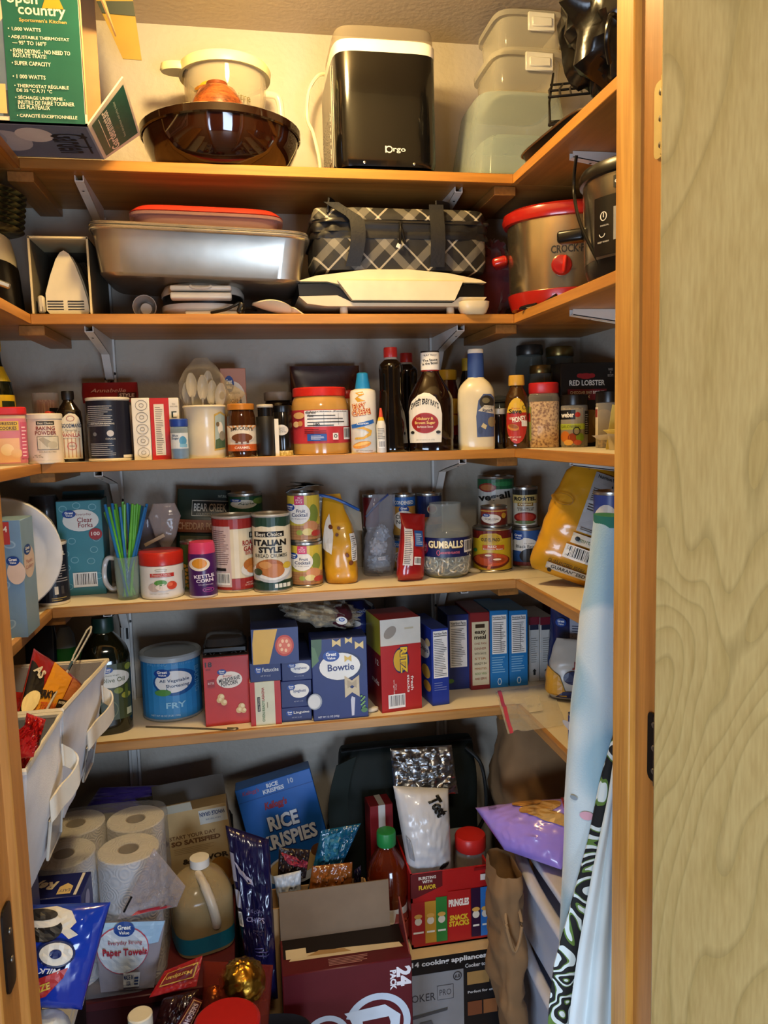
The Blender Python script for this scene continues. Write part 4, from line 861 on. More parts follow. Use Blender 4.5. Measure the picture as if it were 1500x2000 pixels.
# --- two slim boxes, sprinkle jar
a = Art(2.8)
for i in range(5): a.ring(.55, .88-i*.19, .34, .085, .03, '#8b857a'); a.ring(.55, .88-i*.19, .14, .035, .03, '#8b857a')
carton('white carton printed with a column of round icons', 259, 294, 777, Z3, 1.745, .09, '#ddd8cc', a, rz=0, name='tea_carton')
a = Art(2.2); a.rect(0, 0, .66, 1, '#b6221f'); a.rect(.13, .07, .48, .90, '#d9d0c0'); a.lines(.17, .1, .44, .87, 26, '#4a4038', .3, 4); a.text('Citrus\nnatural, herbal', .83, .88, .26, .07, '#6d675c'); a.rect(.74, .68, .92, .78, '#24352c'); a.rect(.80, .69, .94, .76, '#e8e4da')
carton('red and white carton standing between the icon carton and the crock', 295, 351, 777, Z3, 1.746, .075, '#d8d2c6', a, rz=0, name='tea_carton')
t, r, h, S = vessel('sprinkle_jar', 'small jar of blue sprinkles with blue cap', 'jar', 333, 368, 818, Z3, 1.704, [('jar_wall', [(0, .95), (.02, 1), (.78, 1), (.82, .85), (.83, .8)], film('#bcd4de', .35, .06)), ('sprinkles', [(.01, .9), (.30, .94), (.31, .8)], speck('#1d5d96', '#4fa0cc', 220, .5)), ('cap', [(.81, 1.0), (.83, 1.03), (.98, 1.03), (1, .95)], M('#1d3f96', r=.4))])
a = Art(1); a.rect(.02, .02, .97, .98, '#cdd6dc'); a.text('Blue\nSugar', .28, .72, .4, .34, '#22486e', bold=.02); a.ell(.68, .5, .2, .28, '#4d92be'); a.rect(.5, .1, .9, .3, '#7ab0cf'); a.lay(S['jar_wall'].mapper(h*.26, h*.66), t, 'label')
# --- crock with wrapped plastic spoons
t, r, h, S = vessel('utensil_crock', 'cream ceramic crock with a painted scene holding plastic spoons', 'crock', 359, 443, 792, Z3, 1.716, [('crock_wall', [(0, .90), (.02, .93), (.5, .94), (.93, .96), (.97, 1.02), (1, 1.0), (1, .9), (.95, .84), (.1, .80), (.09, .1)], M('#d9cdb0', r=.3, coat=.2))])
a = Art(1.2); a.poly([(.70, .12), (.98, .14), (.99, .86), (.88, .92), (.72, .86)], '#b89a50'); a.poly([(.72, .16), (.97, .18), (.98, .82), (.87, .88), (.74, .82)], '#9fb0b0'); a.poly([(.72, .16), (.97, .18), (.97, .42), (.74, .34)], '#476048'); a.ell(.86, .58, .06, .13, '#e4ddd0'); a.ell(.90, .42, .07, .1, '#8d8577'); a.ell(.80, .66, .04, .05, '#6d5d48'); a.lay(S['crock_wall'].mapper(h*.03, h*.95), t, 'painted_scene')
cx0 = Vector(t.location); zt = cx0.z+h
SP = M('#cfcabf', r=.2, tr=.45, ior=1.3)
for i in range(9):
    px = 366+i*9; hh = (745, 728, 752, 733, 722, 742, 755, 748, 760)[i]
    b = Vector((cx0.x+(i-4)*.007, cx0.y+(-.012 if i % 2 else .014), cx0.z+h*.09+.003)); e_ = PY(px-(3 if i < 3 else -3), hh, 1.75); e_.y = b.y+(i % 3-1)*.012
    d_ = (e_-b); t = thing('plastic_spoon', 'clear plastic spoon upright in the cream crock', 'spoon', b, group='clear spoons in the crock')
    bf = 1-.052/d_.length; mk('handle', tube([(0, 0, 0), d_*(bf+.02)], .0026, 6), SP, t)
    n_ = d_.normalized(); sd = n_.cross(Vector((0, 1, 0))).normalized()
    mk('bowl', sheet(6, 8, lambda u, v: d_*(bf+(1-bf)*v)+sd*((u-.5)*.024*sin(pi*(.08+.88*v))**.6)+Vector((0, .006*(1-(2*u-1)**2)*sin(pi*v), 0)), .0012), SP, t)
t, b_, sf = pouch('plastic_sleeve', 'crinkled clear sleeve around the plastic spoons', 'wrapper', (cx0.x+.002, cx0.y, zt-.012), (0, rad(-2), 0), .092, PY(400, 696, 1.75).z-zt+.01, .07, film('#e6dfd2', .03, .05, .6, 40), [(0, .8, .8), (.3, 1.15, 1), (.55, 1.1, .9), (.8, .75, .6), (1, .3, .1)], amp=.012, seed=8)
pouch('plastic_sleeve', 'open clear wrapper flaring right of the spoon crock rim', 'wrapper', (PY(432, 790, 1.76).x, 1.765, zt-.004), (0, rad(34), 0), .05, .055, .03, film('#e0cfa8', .12, .05, .6, 40), [(0, .5, .5), (.4, .9, 1), (.8, 1.1, .8), (1, 1.2, .4)], amp=.01, seed=9)
# --- pancake mix, caramel, black bottles
a = Art(1.6); a.ell(.5, .62, .48, .23, '#e3ddd2'); a.gv(.34, .82, .19, .095); a.text('Complete', .5, .72, .5, .05, '#5d5148'); a.text('Pancake &', .5, .64, .62, .075, '#3c332c', bold=.02); a.text('Waffle Mix', .52, .55, .66, .075, '#3c332c', bold=.02); a.rect(.06, .1, .94, .3, '#a96c52')
carton('pinkish brown pancake and waffle mix carton behind the caramel jar', 433, 483, 719, Z3, 1.86, .04, '#b47b64', a, name='pancake_mix')
t, r, h, S = vessel('caramel_jar', 'glass jar of caramel topping with orange lid', 'jar', 444, 500, 789, Z3, 1.708, [('glass_body', [(0, .93), (.02, .98), (.10, 1), (.74, 1), (.84, .90), (.88, .86)], M('#3b1e0c', r=.08, coat=.4)), ('lid', [(.885, .92), (.89, .95), (.985, .95), (1, .9)], M('#c77f2e', r=.3, m=.3))])
a = Art(1); a.rect(0, .0, 1, .95, '#e0d3bd'); a.rect(0, .0, 1, .25, '#c25a24'); 
for i in range(7): a.poly([(.5, .5), (.0+i*.16, .95), (.07+i*.16, .95)], '#cf8f52')
a.ell(.5, .60, .42, .30, '#e0d3bd'); a.text("SMUCKER'S", .5, .80, .72, .13, '#1c1712', bold=.02, arc=.05); a.ell(.5, .50, .34, .16, '#6d3c20'); a.rect(.28, .30, .36, .46, '#6d3c20'); a.rect(.46, .27, .52, .44, '#6d3c20'); a.rect(.64, .30, .72, .46, '#6d3c20'); a.text('CARAMEL', .5, .13, .5, .09, '#efe4d0', bold=.02); a.lay(S['glass_body'].mapper(h*.12, h*.62), t, 'label')
t, r, h, S = vessel('spice_grinder', 'slim matte black grinder with pale rimmed top', 'grinder', 501, 537, 790, Z3, 1.712, [('body', [(0, .97), (.01, 1), (.76, 1), (.77, .96)], M('#171614', r=.45)), ('neck', [(.77, .80), (.94, .80)], M('#0d0c0b', r=.25)), ('rim', [(.94, .86), (.95, .9), (.985, .9), (1, .85)], M('#b9b09c', r=.4))])
X, W, H = place_b(536, 546, 818, Z3, 1.720); t = thing('recipe_card', 'narrow white card leaning edge-on beside the black grinder', 'card', (X, 1.76, Z3)); mk('card', box(.004, .07, H, .0005), M('#dcd3c0', r=.6), t); mk('folded_edge', box(.009, .002, H, .0004, (0, -.036, 0)), M('#e2dac8', r=.6), t)
t, r, h, S = vessel('mayonnaise_jar', 'tall dark jar with wide grey plastic lid behind the black grinder', 'jar', 517, 572, 766, Z3, 1.85, [('body', [(0, .97), (.02, 1), (.80, 1), (.84, .9), (.86, .86)], M('#171310', r=.15)), ('lid', [(.86, .95), (.87, .98), (.98, .98), (1, .92)], M('#8b837b', r=.4))])
t, r, h, S = vessel('sprinkle_shaker', 'dark shaker jar with an oval white label and yellow grains at its base', 'jar', 534, 571, 792, Z3, 1.735, [('jar_wall', [(0, .95), (.02, 1), (.86, 1), (.9, .9)], M('#15120f', r=.12)), ('grains', [(.002, .98), (.02, 1.015), (.10, 1.015), (.11, .95)], speck('#bfa65c', '#e4d59a', 200, .5)), ('cap', [(.86, .98), (.88, 1.02), (.99, 1.02), (1, .96)], M('#0c0b0a', r=.3))])
a = Art(2.4); a.ell(.42, .55, .36, .14, '#cfcac0'); a.text('Sweet\nMaple\nSprinkles', .42, .55, .5, .15, '#2c2722'); a.lay(S['jar_wall'].mapper(h*.1, h*.85), t, 'label')
# --- peanut butter
def pbj(label, xl, xr, yt, F, art=True):
    t, r, h, S = vessel('peanut_butter_jar', label, 'jar', xl, xr, yt, Z3, F, [('jar_wall', [(0, .93), (.015, .98), (.16, 1), (.70, 1), (.80, .95), (.85, .90), (.87, .88)], M('#b98a45', r=.14, coat=.4)), ('lid', [(.865, .90), (.875, .93), (.985, .93), (1, .89)], M('#c0261c', r=.3))])
    wr = mk('label_band', lathe([(r*1.004, h*.17), (r*1.004, h*.665)], 36, cap=False), M('#b8343c', r=.35), t)
    if art:
        a = Art(.55); a.facts(.24, .50, .985, .98, 4); a.rect(.56, .54, .565, .9, '#2a2a2a'); a.rect(.80, .54, .805, .9, '#2a2a2a'); a.text('180', .44, .56, .10, .09, '#101010', bold=.03); a.text('Nutrition\nFacts', .345, .87, .17, .15, '#101010', bold=.02)
        a.ell(.15, .84, .09, .10, '#d9a869'); a.ell(.10, .58, .05, .09, '#e3c18a'); a.ell(.17, .60, .04, .08, '#c98f4e'); a.rect(.28, .08, .60, .28, '#1f4f9c'); a.lines(.34, .12, .57, .25, 4, '#d8dde6', .4, 1); a.rect(.70, .10, .79, .30, '#e8e4da'); a.ring(.745, .21, .03, .06, .012, '#222222', n=6); a.bars(.88, .10, .985, .46); a.lines(.24, .30, .60, .46, 3, '#6d1420', .4, 2)
        a.lay(cylmap(r*1.004, h*.17, h*.665), wr)
    return t
pbj('large jar of peanut butter with red lid and its nutrition panel showing', 569, 681, 758, 1.716); pbj('second peanut butter jar, half hidden behind the cheese can', 648, 706, 763, 1.835, False)
pouch('chocolate_chip_bag', 'shiny dark brown foil bag standing behind the peanut butter', 'bag', (PY(636, 760, 1.93).x, 1.94, Z3), (0, 0, 0), .172, PY(636, 714, 1.93).z-Z3, .055, M('#3a1210', r=.2, coat=.4), [(0, .9, .5), (.1, 1, 1), (.6, 1, .8), (.85, 1, .3), (1, 1, .05)], amp=.006, seed=11)
# --- spray cheese
t, r, h, S = vessel('cheese_can', 'white spray cheese can with blue nozzle cap', 'spray can', 684, 735, 728, Z3, 1.705, [('can_body', [(0, .96), (.01, 1), (.74, 1), (.78, .93), (.80, .6)], M('#ddd6c2', r=.3)), ('nozzle_cap', [(.79, .58), (.80, .60), (.93, .46), (.99, .42), (1, .3)], M('#1f7dae', r=.35))])
a = Art(2.6); a.poly([(.2, .97), (.5, .99), (.55, .94), (.3, .90), (.45, .86), (.6, .84), (.3, .82), (.2, .88), (.35, .93)], '#d39a2e'); a.text('EASY', .36, .755, .52, .105, '#b84c14', bold=.10, rot=8); a.text('EASY', .36, .757, .46, .092, '#f2d9a0', bold=.0, rot=8); a.text('CHEESE', .42, .655, .70, .105, '#b84c14', bold=.10, rot=8); a.text('CHEESE', .42, .657, .64, .092, '#f2d9a0', bold=.0, rot=8)
a.poly([(.05, .46), (.5, .50), (.86, .54), (.88, .48), (.5, .43), (.06, .40)], '#1f5fa8'); a.text('American', .46, .475, .44, .035, '#e8e4da', bold=.02, rot=6); a.poly([(.2, .40), (.5, .38), (.7, .33), (.5, .26), (.2, .25), (.15, .22), (.5, .22), (.75, .28), (.8, .36), (.5, .42)], '#d8a33a'); a.ell(.42, .13, .34, .055, '#d98f3a', rot=.25); a.ell(.42, .145, .30, .025, '#e8b860', rot=.25); a.text('NET WT 8 OZ (226g)', .5, .03, .6, .025, '#5d5648'); a.lay(S['can_body'].mapper(h*.01, h*.77), t, 'print')
# --- syrups, glue-like bottle, barbecue sauce
def syrup(label, xl, xr, yt, F):
    t, r, h, S = vessel('syrup_bottle', label, 'bottle', xl, xr, yt, Z3, F, [('bottle_body', [(0, .96), (.015, 1), (.10, 1), (.30, .92), (.45, .80), (.60, .72), (.78, .74), (.84, .70), (.88, .42), (.90, .36)], M('#0e0906', r=.1, coat=.5)), ('neck_ring', [(.885, .40), (.905, .40)], film('#d8cfc2', .4, .05)), ('cap', [(.905, .40), (.91, .42), (.99, .42), (1, .38)], M('#b0241f', r=.35))], k=2); return t, r, h, S
syrup('tall black pancake syrup bottle with red cap, in front', 733, 796, 679, 1.722); syrup('tall black pancake syrup bottle with red cap, tucked behind its twin', 766, 824, 690, 1.855)
t, r, h, S = vessel('food_colour_bottle', 'small white squeeze bottle with orange tip and yellow shoulder', 'bottle', 735, 754, 797, Z3, 1.701, [('body', [(0, .93), (.02, 1), (.62, .98), (.72, .7)], M('#d8d2c2', r=.4)), ('shoulder', [(.72, .72), (.76, .60), (.80, .48)], M('#c9a52a', r=.4)), ('tip', [(.80, .45), (.93, .32), (1, .2)], M('#c2452a', r=.4))], k=1)
a = Art(2); a.lines(.15, .5, .9, .95, 7, '#7c7668', .35, 2); a.bars(.2, .12, .85, .42); a.lay(S['body'].mapper(h*.05, h*.6), t, 'label')
t, r, h, S = vessel('barbecue_sauce', 'dark barbecue sauce bottle with arched white label and white cap sleeve', 'bottle', 797, 885, 686, Z3, 1.712, [('bottle_body', [(0, .96), (.015, .99), (.12, .98), (.14, 1), (.45, 1), (.55, .95), (.66, .70), (.76, .44), (.80, .38)], M('#160805', r=.1, coat=.5), .8), ('neck_band', [(.80, .40), (.815, .41)], M('#8e1d18', r=.4)), ('cap_sleeve', [(.812, .41), (.82, .42), (.975, .42), (.985, .40)], M('#ddd8cc', r=.4)), ('cap_top', [(.983, .41), (1, .41), (1, .36)], M('#16120f', r=.4))], ry=.72, k=2)
a = Art(1.35); a.poly([(.02, 0), (.72, 0), (.74, .55), (.70, .74), (.60, .88), (.48, .95), (.34, .97), (.20, .92), (.08, .80), (.02, .62)], '#dcd5c4'); a.text("SWEET BABY RAY'S", .37, .70, .60, .12, '#171310', bold=.03, arc=.10); a.ell(.37, .38, .29, .20, '#9c2a1f', n=30); a.ell(.37, .38, .26, .175, '#8e1b18', n=30); a.text('Hickory &', .37, .46, .36, .07, '#e3c26a', bold=.02); a.text('Brown Sugar', .37, .38, .44, .07, '#e3c26a', bold=.02); a.text('Barbecue Sauce', .37, .31, .34, .04, '#e8e0cc', bold=.01); a.text('NET WT 28 OZ (1 LB 12 OZ)', .37, .05, .4, .022, '#5d5648'); a.ell(.10, .20, .04, .03, '#23201a'); a.ell(.65, .20, .05, .03, '#23201a')
a.lay(S['bottle_body'].mapper(h*.09, h*.60), t, 'label'); a = Art(1.4); a.text('"RAY RAY"', .5, .84, .7, .13, '#1a1613', arc=.05); a.text('The Sauce', .5, .56, .76, .16, '#1a1613', bold=.02, rot=8); a.text('is the Boss!', .5, .36, .8, .16, '#1a1613', bold=.02, rot=8); a.lay(S['cap_sleeve'].mapper(h*.82, h*.975), t, 'cap_print')
t, r, h, S = vessel('barbecue_sauce', 'red sauce bottle with yellow cap behind the barbecue bottle', 'bottle', 846, 898, 723, Z3, 1.85, [('bottle_body', [(0, .96), (.02, 1), (.66, 1), (.80, .80), (.87, .72)], M('#3a0c08', r=.12)), ('cap', [(.87, .76), (.88, .80), (.99, .80), (1, .74)], M('#c29a28', r=.35))], k=1)
a = Art(1.3); a.rect(.4, .1, 1, .9, '#7d1a18'); a.rect(.5, .6, 1, .95, '#c49a30'); a.ell(.78, .45, .2, .13, '#c49a30'); a.lay(S['bottle_body'].mapper(h*.12, h*.66), t, 'label')
vessel('soy_sauce', 'black soy sauce bottle with yellow cap in the rear corner of the third shelf', 'bottle', 894, 930, 700, Z3, 1.905, [('bottle_body', [(0, .96), (.02, 1), (.6, 1), (.74, .7), (.86, .45)], M('#0c0908', r=.12)), ('cap', [(.86, .5), (.87, .52), (.99, .52), (1, .46)], M('#c2a02c', r=.4))], k=2)
# --- ranch dressing
t, r, h, S = vessel('ranch_bottle', 'cream ranch dressing bottle with blue cap sleeve', 'bottle', 893, 966, 682, Z3, 1.722, [('bottle_body', [(0, .95), (.015, .99), (.30, 1), (.50, .99), (.60, .94), (.67, .70), (.71, .46), (.72, .44)], M('#cfc4a4', r=.3, coat=.2), .8), ('cap_sleeve', [(.715, .43), (.72, .45), (.90, .43), (.96, .42)], M('#2c4680', r=.4)), ('cap_top', [(.955, .42), (.985, .42), (1, .38)], M('#d6d0c2', r=.35))], ry=.7, k=2)
a = Art(1.6); a.poly([(.52, .06), (.97, .06), (.98, .9), (.90, .98), (.70, .98), (.56, .84), (.50, .5)], '#44557e'); a.ell(.78, .80, .19, .15, '#2a2620'); a.ell(.76, .84, .10, .06, '#6a6248'); a.poly([(.55, .62), (.97, .55), (.97, .72), (.72, .74)], '#c9c2b0'); a.text('The Original', .80, .70, .26, .03, '#2a2620'); a.text('Ranch', .80, .63, .26, .07, '#22304e', bold=.02); a.ell(.90, .38, .10, .11, '#8d7a58'); a.poly([(.62, .28), (.74, .22), (.78, .30), (.68, .36)], '#c2b48c'); a.ell(.6, .2, .06, .08, '#36456a'); a.lay(S['bottle_body'].mapper(h*.10, h*.56), t, 'label')
# --- jars in the rear right corner
GJ = film('#9aa39a', .22, .05)
def jar(label, xl, xr, yt, F, lidm, inner=None, zs=Z3, lidh=.1):
    segs = [('glass_wall', [(0, .95), (.02, 1), (.80, 1), (.86, .9), (1-lidh, .88)], GJ), ('lid', [(1-lidh, .92), (1-lidh+.01, .95), (.99, .95), (1, .9)], lidm)]
    if inner: segs.insert(1, ('contents', [(.01, .9), (.62, .92), (.63, .8)], inner))
    return vessel('glass_jar', label, 'jar', xl, xr, yt, zs, F, segs)
GREY = M('#4a4742', r=.35, m=.8); GOLD = M('#7d6a3c', r=.3, m=.85)
jar('tall empty glass jar with dull grey lid in the rear right corner', 1007, 1062, 675, 1.90, GREY); jar('tall glass jar with brass screw lid beside the grey lidded jar', 1064, 1122, 678, 1.885, GOLD, M('#3c2c20', r=.6))
jar('dark jar with gold lid behind the tan seasoning shaker', 1033, 1078, 714, 1.79, GOLD, M('#15100d', r=.3))
p = PY(978, 765, 1.87); t = thing('glass_jar', 'empty clear jar with wire-bail lid behind the honey bottle', 'jar', (p.x, 1.885, Z3)); 
mk('glass_wall', xf(lathe([(.030, 0), (.034, .003), (.034, .105), (.030, .115), (.028, .115), (.031, .104), (.031, .006), (.0001, .004)], 26), (0, 0, 0)), GJ, t); mk('lid', xf(lathe([(.030, .116), (.033, .118), (.033, .126), (.0001, .130)], 26), (0, 0, 0)), GJ, t); mk('bail_wire', tube([(.036*cos(a_), .036*sin(a_), .112) for a_ in [2*pi*i/24 for i in range(24)]], .0014, 6, True), GREY, t)
t, r, h, S = vessel('jam_jar', 'tiny dark jam jar with pale lid beside the ranch bottle', 'jar', 962, 987, 798, Z3, 1.745, [('glass_body', [(0, .95), (.02, 1), (.8, 1), (.86, .88)], M('#120b0a', r=.1)), ('lid', [(.86, .92), (.87, .96), (.99, .96), (1, .9)], M('#b9b4a4', r=.35))])
# --- honey
t, r, h, S = vessel('honey_bottle', 'squeeze bottle of honey with yellow cap and red and yellow label', 'bottle', 985, 1033, 733, Z3, 1.722, [('bottle_body', [(0, .93), (.02, .98), (.12, 1), (.40, .93), (.60, .97), (.72, .86), (.82, .56), (.86, .52)], M('#3b220a', r=.1, coat=.5)), ('cap', [(.86, .62), (.87, .66), (.97, .64), (1, .6)], M('#c09335', r=.35))], ry=.75, k=2)
a = Art(2.2); O = [(.5+.44*sin(2*pi*i/26)*(1 if abs(cos(2*pi*i/26)) < .95 else .9), .5-.49*cos(2*pi*i/26)) for i in range(26)]; a.poly(O, '#a82a20'); a.poly([p_ for p_ in O if p_[1] > .60]+[(.08, .60)][:0], '#d2a92c'); a.text('Always', .45, .76, .36, .045, '#a82a20'); a.text('Save', .44, .70, .54, .10, '#16130f', bold=.03); a.text('100%', .28, .55, .2, .05, '#e8dfc8'); a.text('HONEY', .60, .535, .58, .12, '#efe8d6', bold=.03, rot=9); a.ell(.36, .36, .24, .07, '#b9782e', rot=-.3); a.ell(.36, .38, .2, .04, '#8a4f1c', rot=-.3); a.rect(.70, .38, .92, .50, '#d8d4c8'); a.text('NET WT 12 OZ\n(340g)', .42, .12, .5, .09, '#e8dfc8'); a.ring(.80, .78, .08, .045, .02, '#23201a'); a.lay(S['bottle_body'].mapper(h*.06, h*.70), t, 'label', cuts=(12, 8))
# --- seasonings on the right
t, r, h, S = vessel('seasoning_shaker', 'large shaker of tan coarse seasoning with red flip cap', 'seasoning jar', 1030, 1093, 748, Z3, 1.705, [('jar_wall', [(0, .94), (.02, .98), (.75, 1), (.82, .9), (.84, .86)], film('#e8dcc6', .12, .05), .7), ('seasoning', [(.005, .9), (.015, .95), (.70, .965), (.71, .9)], speck('#7d4f2c', '#d9b98a', 190, .7, .38, .55), .7), ('cap', [(.835, .90), (.85, .94), (.985, .94), (1, .88)], M('#b3201f', r=.35), .8)])
a = Art(1.6); a.rect(0, .1, .12, .9, '#8e8a3c'); a.rect(0, .55, .10, .75, '#a52a22'); a.lay(S['jar_wall'].mapper(h*.05, h*.7), t, 'label')
t, r, h, S = vessel('seasoning_jar', 'grill seasoning jar with black cap and lime banded label', 'seasoning jar', 1095, 1148, 771, Z3, 1.675, [('jar_wall', [(0, .95), (.02, 1), (.78, 1), (.82, .9)], film('#e4dccb', .2, .05)), ('seasoning', [(.01, .92), (.74, .94), (.75, .8)], speck('#4a3a2a', '#a38a60', 150, .7)), ('cap', [(.80, 1.0), (.82, 1.02), (.985, 1.02), (1, .96)], M('#100f0e', r=.3))])
a = Art(1.1); a.rect(0, 0, .92, 1, '#8d8676'); a.rect(0, .72, .54, .98, '#131211'); a.text('weber', .26, .85, .46, .15, '#e8e2d2', bold=.03); a.ell(.62, .85, .1, .07, '#a82a20'); a.rect(0, .44, .92, .60, '#a9b83a'); a.text('GARLIC PARMESAN', .38, .52, .68, .08, '#2c3312'); a.ell(.18, .24, .16, .16, '#c2702c'); a.ell(.45, .2, .18, .14, '#8e3a1e'); a.ell(.7, .22, .14, .12, '#6d8a2c'); a.ell(.3, .08, .16, .08, '#d8a350'); a.ell(.62, .08, .14, .07, '#b0503c'); a.ring(.58, .40, .13, .12, .03, '#22201c'); a.rect(.86, .3, 1, .95, '#1d1b18'); a.lines(.88, .34, .98, .9, 9, '#c8c2b2', .3, 3); a.lay(S['jar_wall'].mapper(h*.04, h*.72), t, 'label')
X, W, H = place_b(1087, 1206, 708, Z3, 1.80)
a = Art(1.3); a.ell(.44, .84, .12, .035, '#8e1d20'); a.ell(.34, .845, .06, .028, '#8e1d20'); a.ell(.54, .845, .06, .028, '#8e1d20'); a.text('RED LOBSTER', .46, .76, .62, .065, '#ddd6c8', bold=.02); a.rect(.12, .555, .80, .685, '#6e1a22'); a.text('CHEDDAR BAY BISCUIT', .46, .645, .60, .035, '#e4dccc', bold=.02); a.text('MIX', .46, .595, .10, .035, '#e4dccc', bold=.02); a.text('MAKES\n10\nBISCUITS', .87, .88, .10, .10, '#b9b2a4'); a.ell(.5, .24, .34, .2, '#8a6a34'); a.ell(.75, .3, .2, .14, '#a3803f')
carton('black biscuit mix carton with maroon banner on the third right shelf', 1095, 1206, 708, Z3, 1.735, .05, '#14110f', a, rz=0, name='biscuit_mix')
t, r, h, S = vessel('seasoning_jar', 'seasoning jar with black cap half behind the torn yellow packet', 'seasoning jar', 1163, 1216, 764, Z3, 1.56, [('jar_wall', [(0, .95), (.02, 1), (.78, 1), (.82, .9)], film('#e4dccb', .2, .05)), ('seasoning', [(.01, .92), (.20, .94), (.21, .8)], speck('#4a3324', '#9a7a50', 150, .7)), ('cap', [(.80, 1.0), (.82, 1.02), (.985, 1.02), (1, .96)], M('#100f0e', r=.3))])
a = Art(1.1); a.rect(0, .18, .10, .95, '#cfc6b2'); a.rect(0, .7, .08, .9, '#8e2a22'); a.lay(S['jar_wall'].mapper(h*.04, h*.76), t, 'label')
A = PY(1180, 885, 1.44); t = thing('torn_packet', 'torn open pale yellow paper packet on the third right shelf', 'packet', (A.x+.012, 1.44, Z3)); YP = M('#d3be62', r=.6); WP = M('#c9bea4', r=.6)
L = lambda x_, y_, Y_: (lambda q: Vector((q.x, q.y, max(q.z, .0008))))(PY(x_, y_, Y_)-Vector(t.location))
mk('packet_back', quad_panel([L(1183, 884, 1.46), L(1222, 886, 1.46), L(1222, 795, 1.46), L(1196, 790, 1.46)], .001), YP, t, smooth=False); mk('packet_front', quad_panel([L(1190, 884, 1.43), L(1222, 886, 1.42), L(1222, 850, 1.42), L(1186, 846, 1.43)], .001), WP, t, smooth=False)
mk('torn_flap', quad_panel([L(1186, 846, 1.43), L(1222, 850, 1.42), L(1210, 838, 1.40), L(1178, 840, 1.405)], .001), YP, t, smooth=False); mk('torn_flap', quad_panel([L(1156, 851, 1.43), L(1188, 848, 1.432), L(1190, 858, 1.432), L(1172, 860, 1.43)], .001), WP, t, smooth=False)
# ================================================================ FOURTH SHELF
def fruit(a, seed=0):
    a.rect(0, 0, 1, .33, '#a5764a'); a.lines(0, .0, 1, .32, 5, '#8d5f38', .2, seed, False); a.ell(.70, .30, .22, .13, '#c98a5c'); a.ell(.36, .17, .10, .06, '#8d9a3c'); a.ell(.60, .18, .16, .08, '#d3c27a'); a.ell(.85, .14, .14, .07, '#b03a32')
def fcock(a):
    a.rect(0, .0, 1, 1, '#cdb23e'); a.ell(.80, .58, .14, .22, '#7c8a38'); fruit(a); a.ell(.36, .60, .34, .24, '#e6e1d6'); a.gv(.10, .74, .14, .08); a.text('Fruit', .42, .66, .26, .075, '#2a2f5c', bold=.015); a.text('Cocktail', .38, .57, .46, .085, '#2a2f5c', bold=.015); a.text('in fruit juice', .36, .48, .42, .035, '#5d5a70'); a.rect(.24, .80, .52, 1, '#c23566'); a.text('IN\nFRUIT\nJUICE', .38, .90, .2, .15, '#f0dfe4', bold=.01); return a
# left side shelf: box of cutlery, plates in film, canister
X = PY(30, 1130, 1.52).x
a = Art(2.2); a.rect(.0, 0, 1, 1, '#6f92b4'); 
for i, (x, y, ro) in enumerate(((.2, .75, .6), (.45, .62, -.5), (.7, .45, .8), (.3, .3, -.7), (.6, .2, .5), (.82, .8, -.3), (.75, .12, .9))): a.ell(x, y, .10, .035, '#93b2cc', rot=ro); a.ell(x, y, .075, .022, '#6f92b4', rot=ro)
a.rect(.10, .885, .50, .965, '#d9dce0'); a.text('USA', .30, .925, .3, .05, '#26375c', bold=.02); a.rect(.66, .80, .84, .99, '#b03a3c'); a.text('24', .75, .93, .12, .05, '#e8e4e0', bold=.02); a.ell(.0, .60, .22, .12, '#dfe0e0'); a.text('Combined', -.0, .60, .3, .05, '#8e2a30', bold=.01); a.ell(.90, .56, .14, .10, '#d9c2b4'); a.gv(.86, .66, .1, .04); a.ell(.28, .24, .10, .09, '#8b7d9c'); a.rect(.25, .02, .31, .2, '#9fb4cc')
A, B = PZ(58, 1246, Z4), PZ(-60, 1246, Z4); H = PY(30, 1017, A.y).z-Z4
t = thing('cutlery_carton', 'pale blue cutlery carton standing at the edge of the fourth left shelf', 'box', ((A.x+B.x)/2-.004, A.y+.05, Z4)); W = A.x-B.x
bd = mk('carton_body', box(W, .085, H, .0012), M('#7d9dbb', r=.4), t); a.lay(facemap(W, .085, H), bd, 'front_print')
b = Art(2.5); b.ell(.5, .62, .42, .14, '#d3c0b4'); b.text('Plastic\nCutlery', .5, .60, .6, .09, '#9c3a3a'); b.gv(.4, .73, .26, .045); b.lay(facemap(W, .085, H, 'R'), bd, 'side_print')
rp_ = .118; c = PY(16, 1065, 1.665)
t = thing('paper_plate_stack', 'stack of white paper plates on edge, wrapped in clear film', 'paper plates', (c.x-.02, 1.668, Z4+rp_+.006), (0, 0, rad(18)))
PW = M('#c9c9cb', r=.6)
for i in range(10): mk('paper_plate', xf(lathe([(.0001, .0), (rp_*.70, 0), (rp_*.76, -.004), (rp_*.86, -.012), (rp_*.98, -.0145), (rp_, -.0125), (rp_*.985, -.012), (rp_*.86, -.0095), (rp_*.75, -.001), (.0001, .0025)], 44), (0, i*.0042-.01, 0), (-pi/2, 0, 0)), PW, t)
mk('film_wrap', xf(Surf([(-.012, rp_*.98), (0, rp_*1.012), (.03, rp_*1.012), (.042, rp_*.96)], 1, .004, 30, 5).mesh(44, False), (0, -.012, 0), (-pi/2, 0, 0)), film('#e4e4e0', .06, .05, .5, 60), t)
a = Art(1.6); a.rect(0, 0, 1, 1, '#131726'); a.lines(.5, .36, .95, .72, 8, '#9a9aa0', .3, 2); a.text('HIMAL', .72, .86, .4, .07, '#d8d4cc', bold=.02); a.rect(.55, .14, .66, .28, '#c8c6c0'); a.rect(.74, .14, .82, .28, '#3a3a40'); a.lines(.45, .03, .9, .10, 2, '#9a8a50', .4, 1)
can('navy salt canister with white rims beside the paper plates', 66, 135, 1057, Z4, 1.730, '#131726', a, 'salt_canister', 'canister', lid=M('#d5cdbd', r=.45))
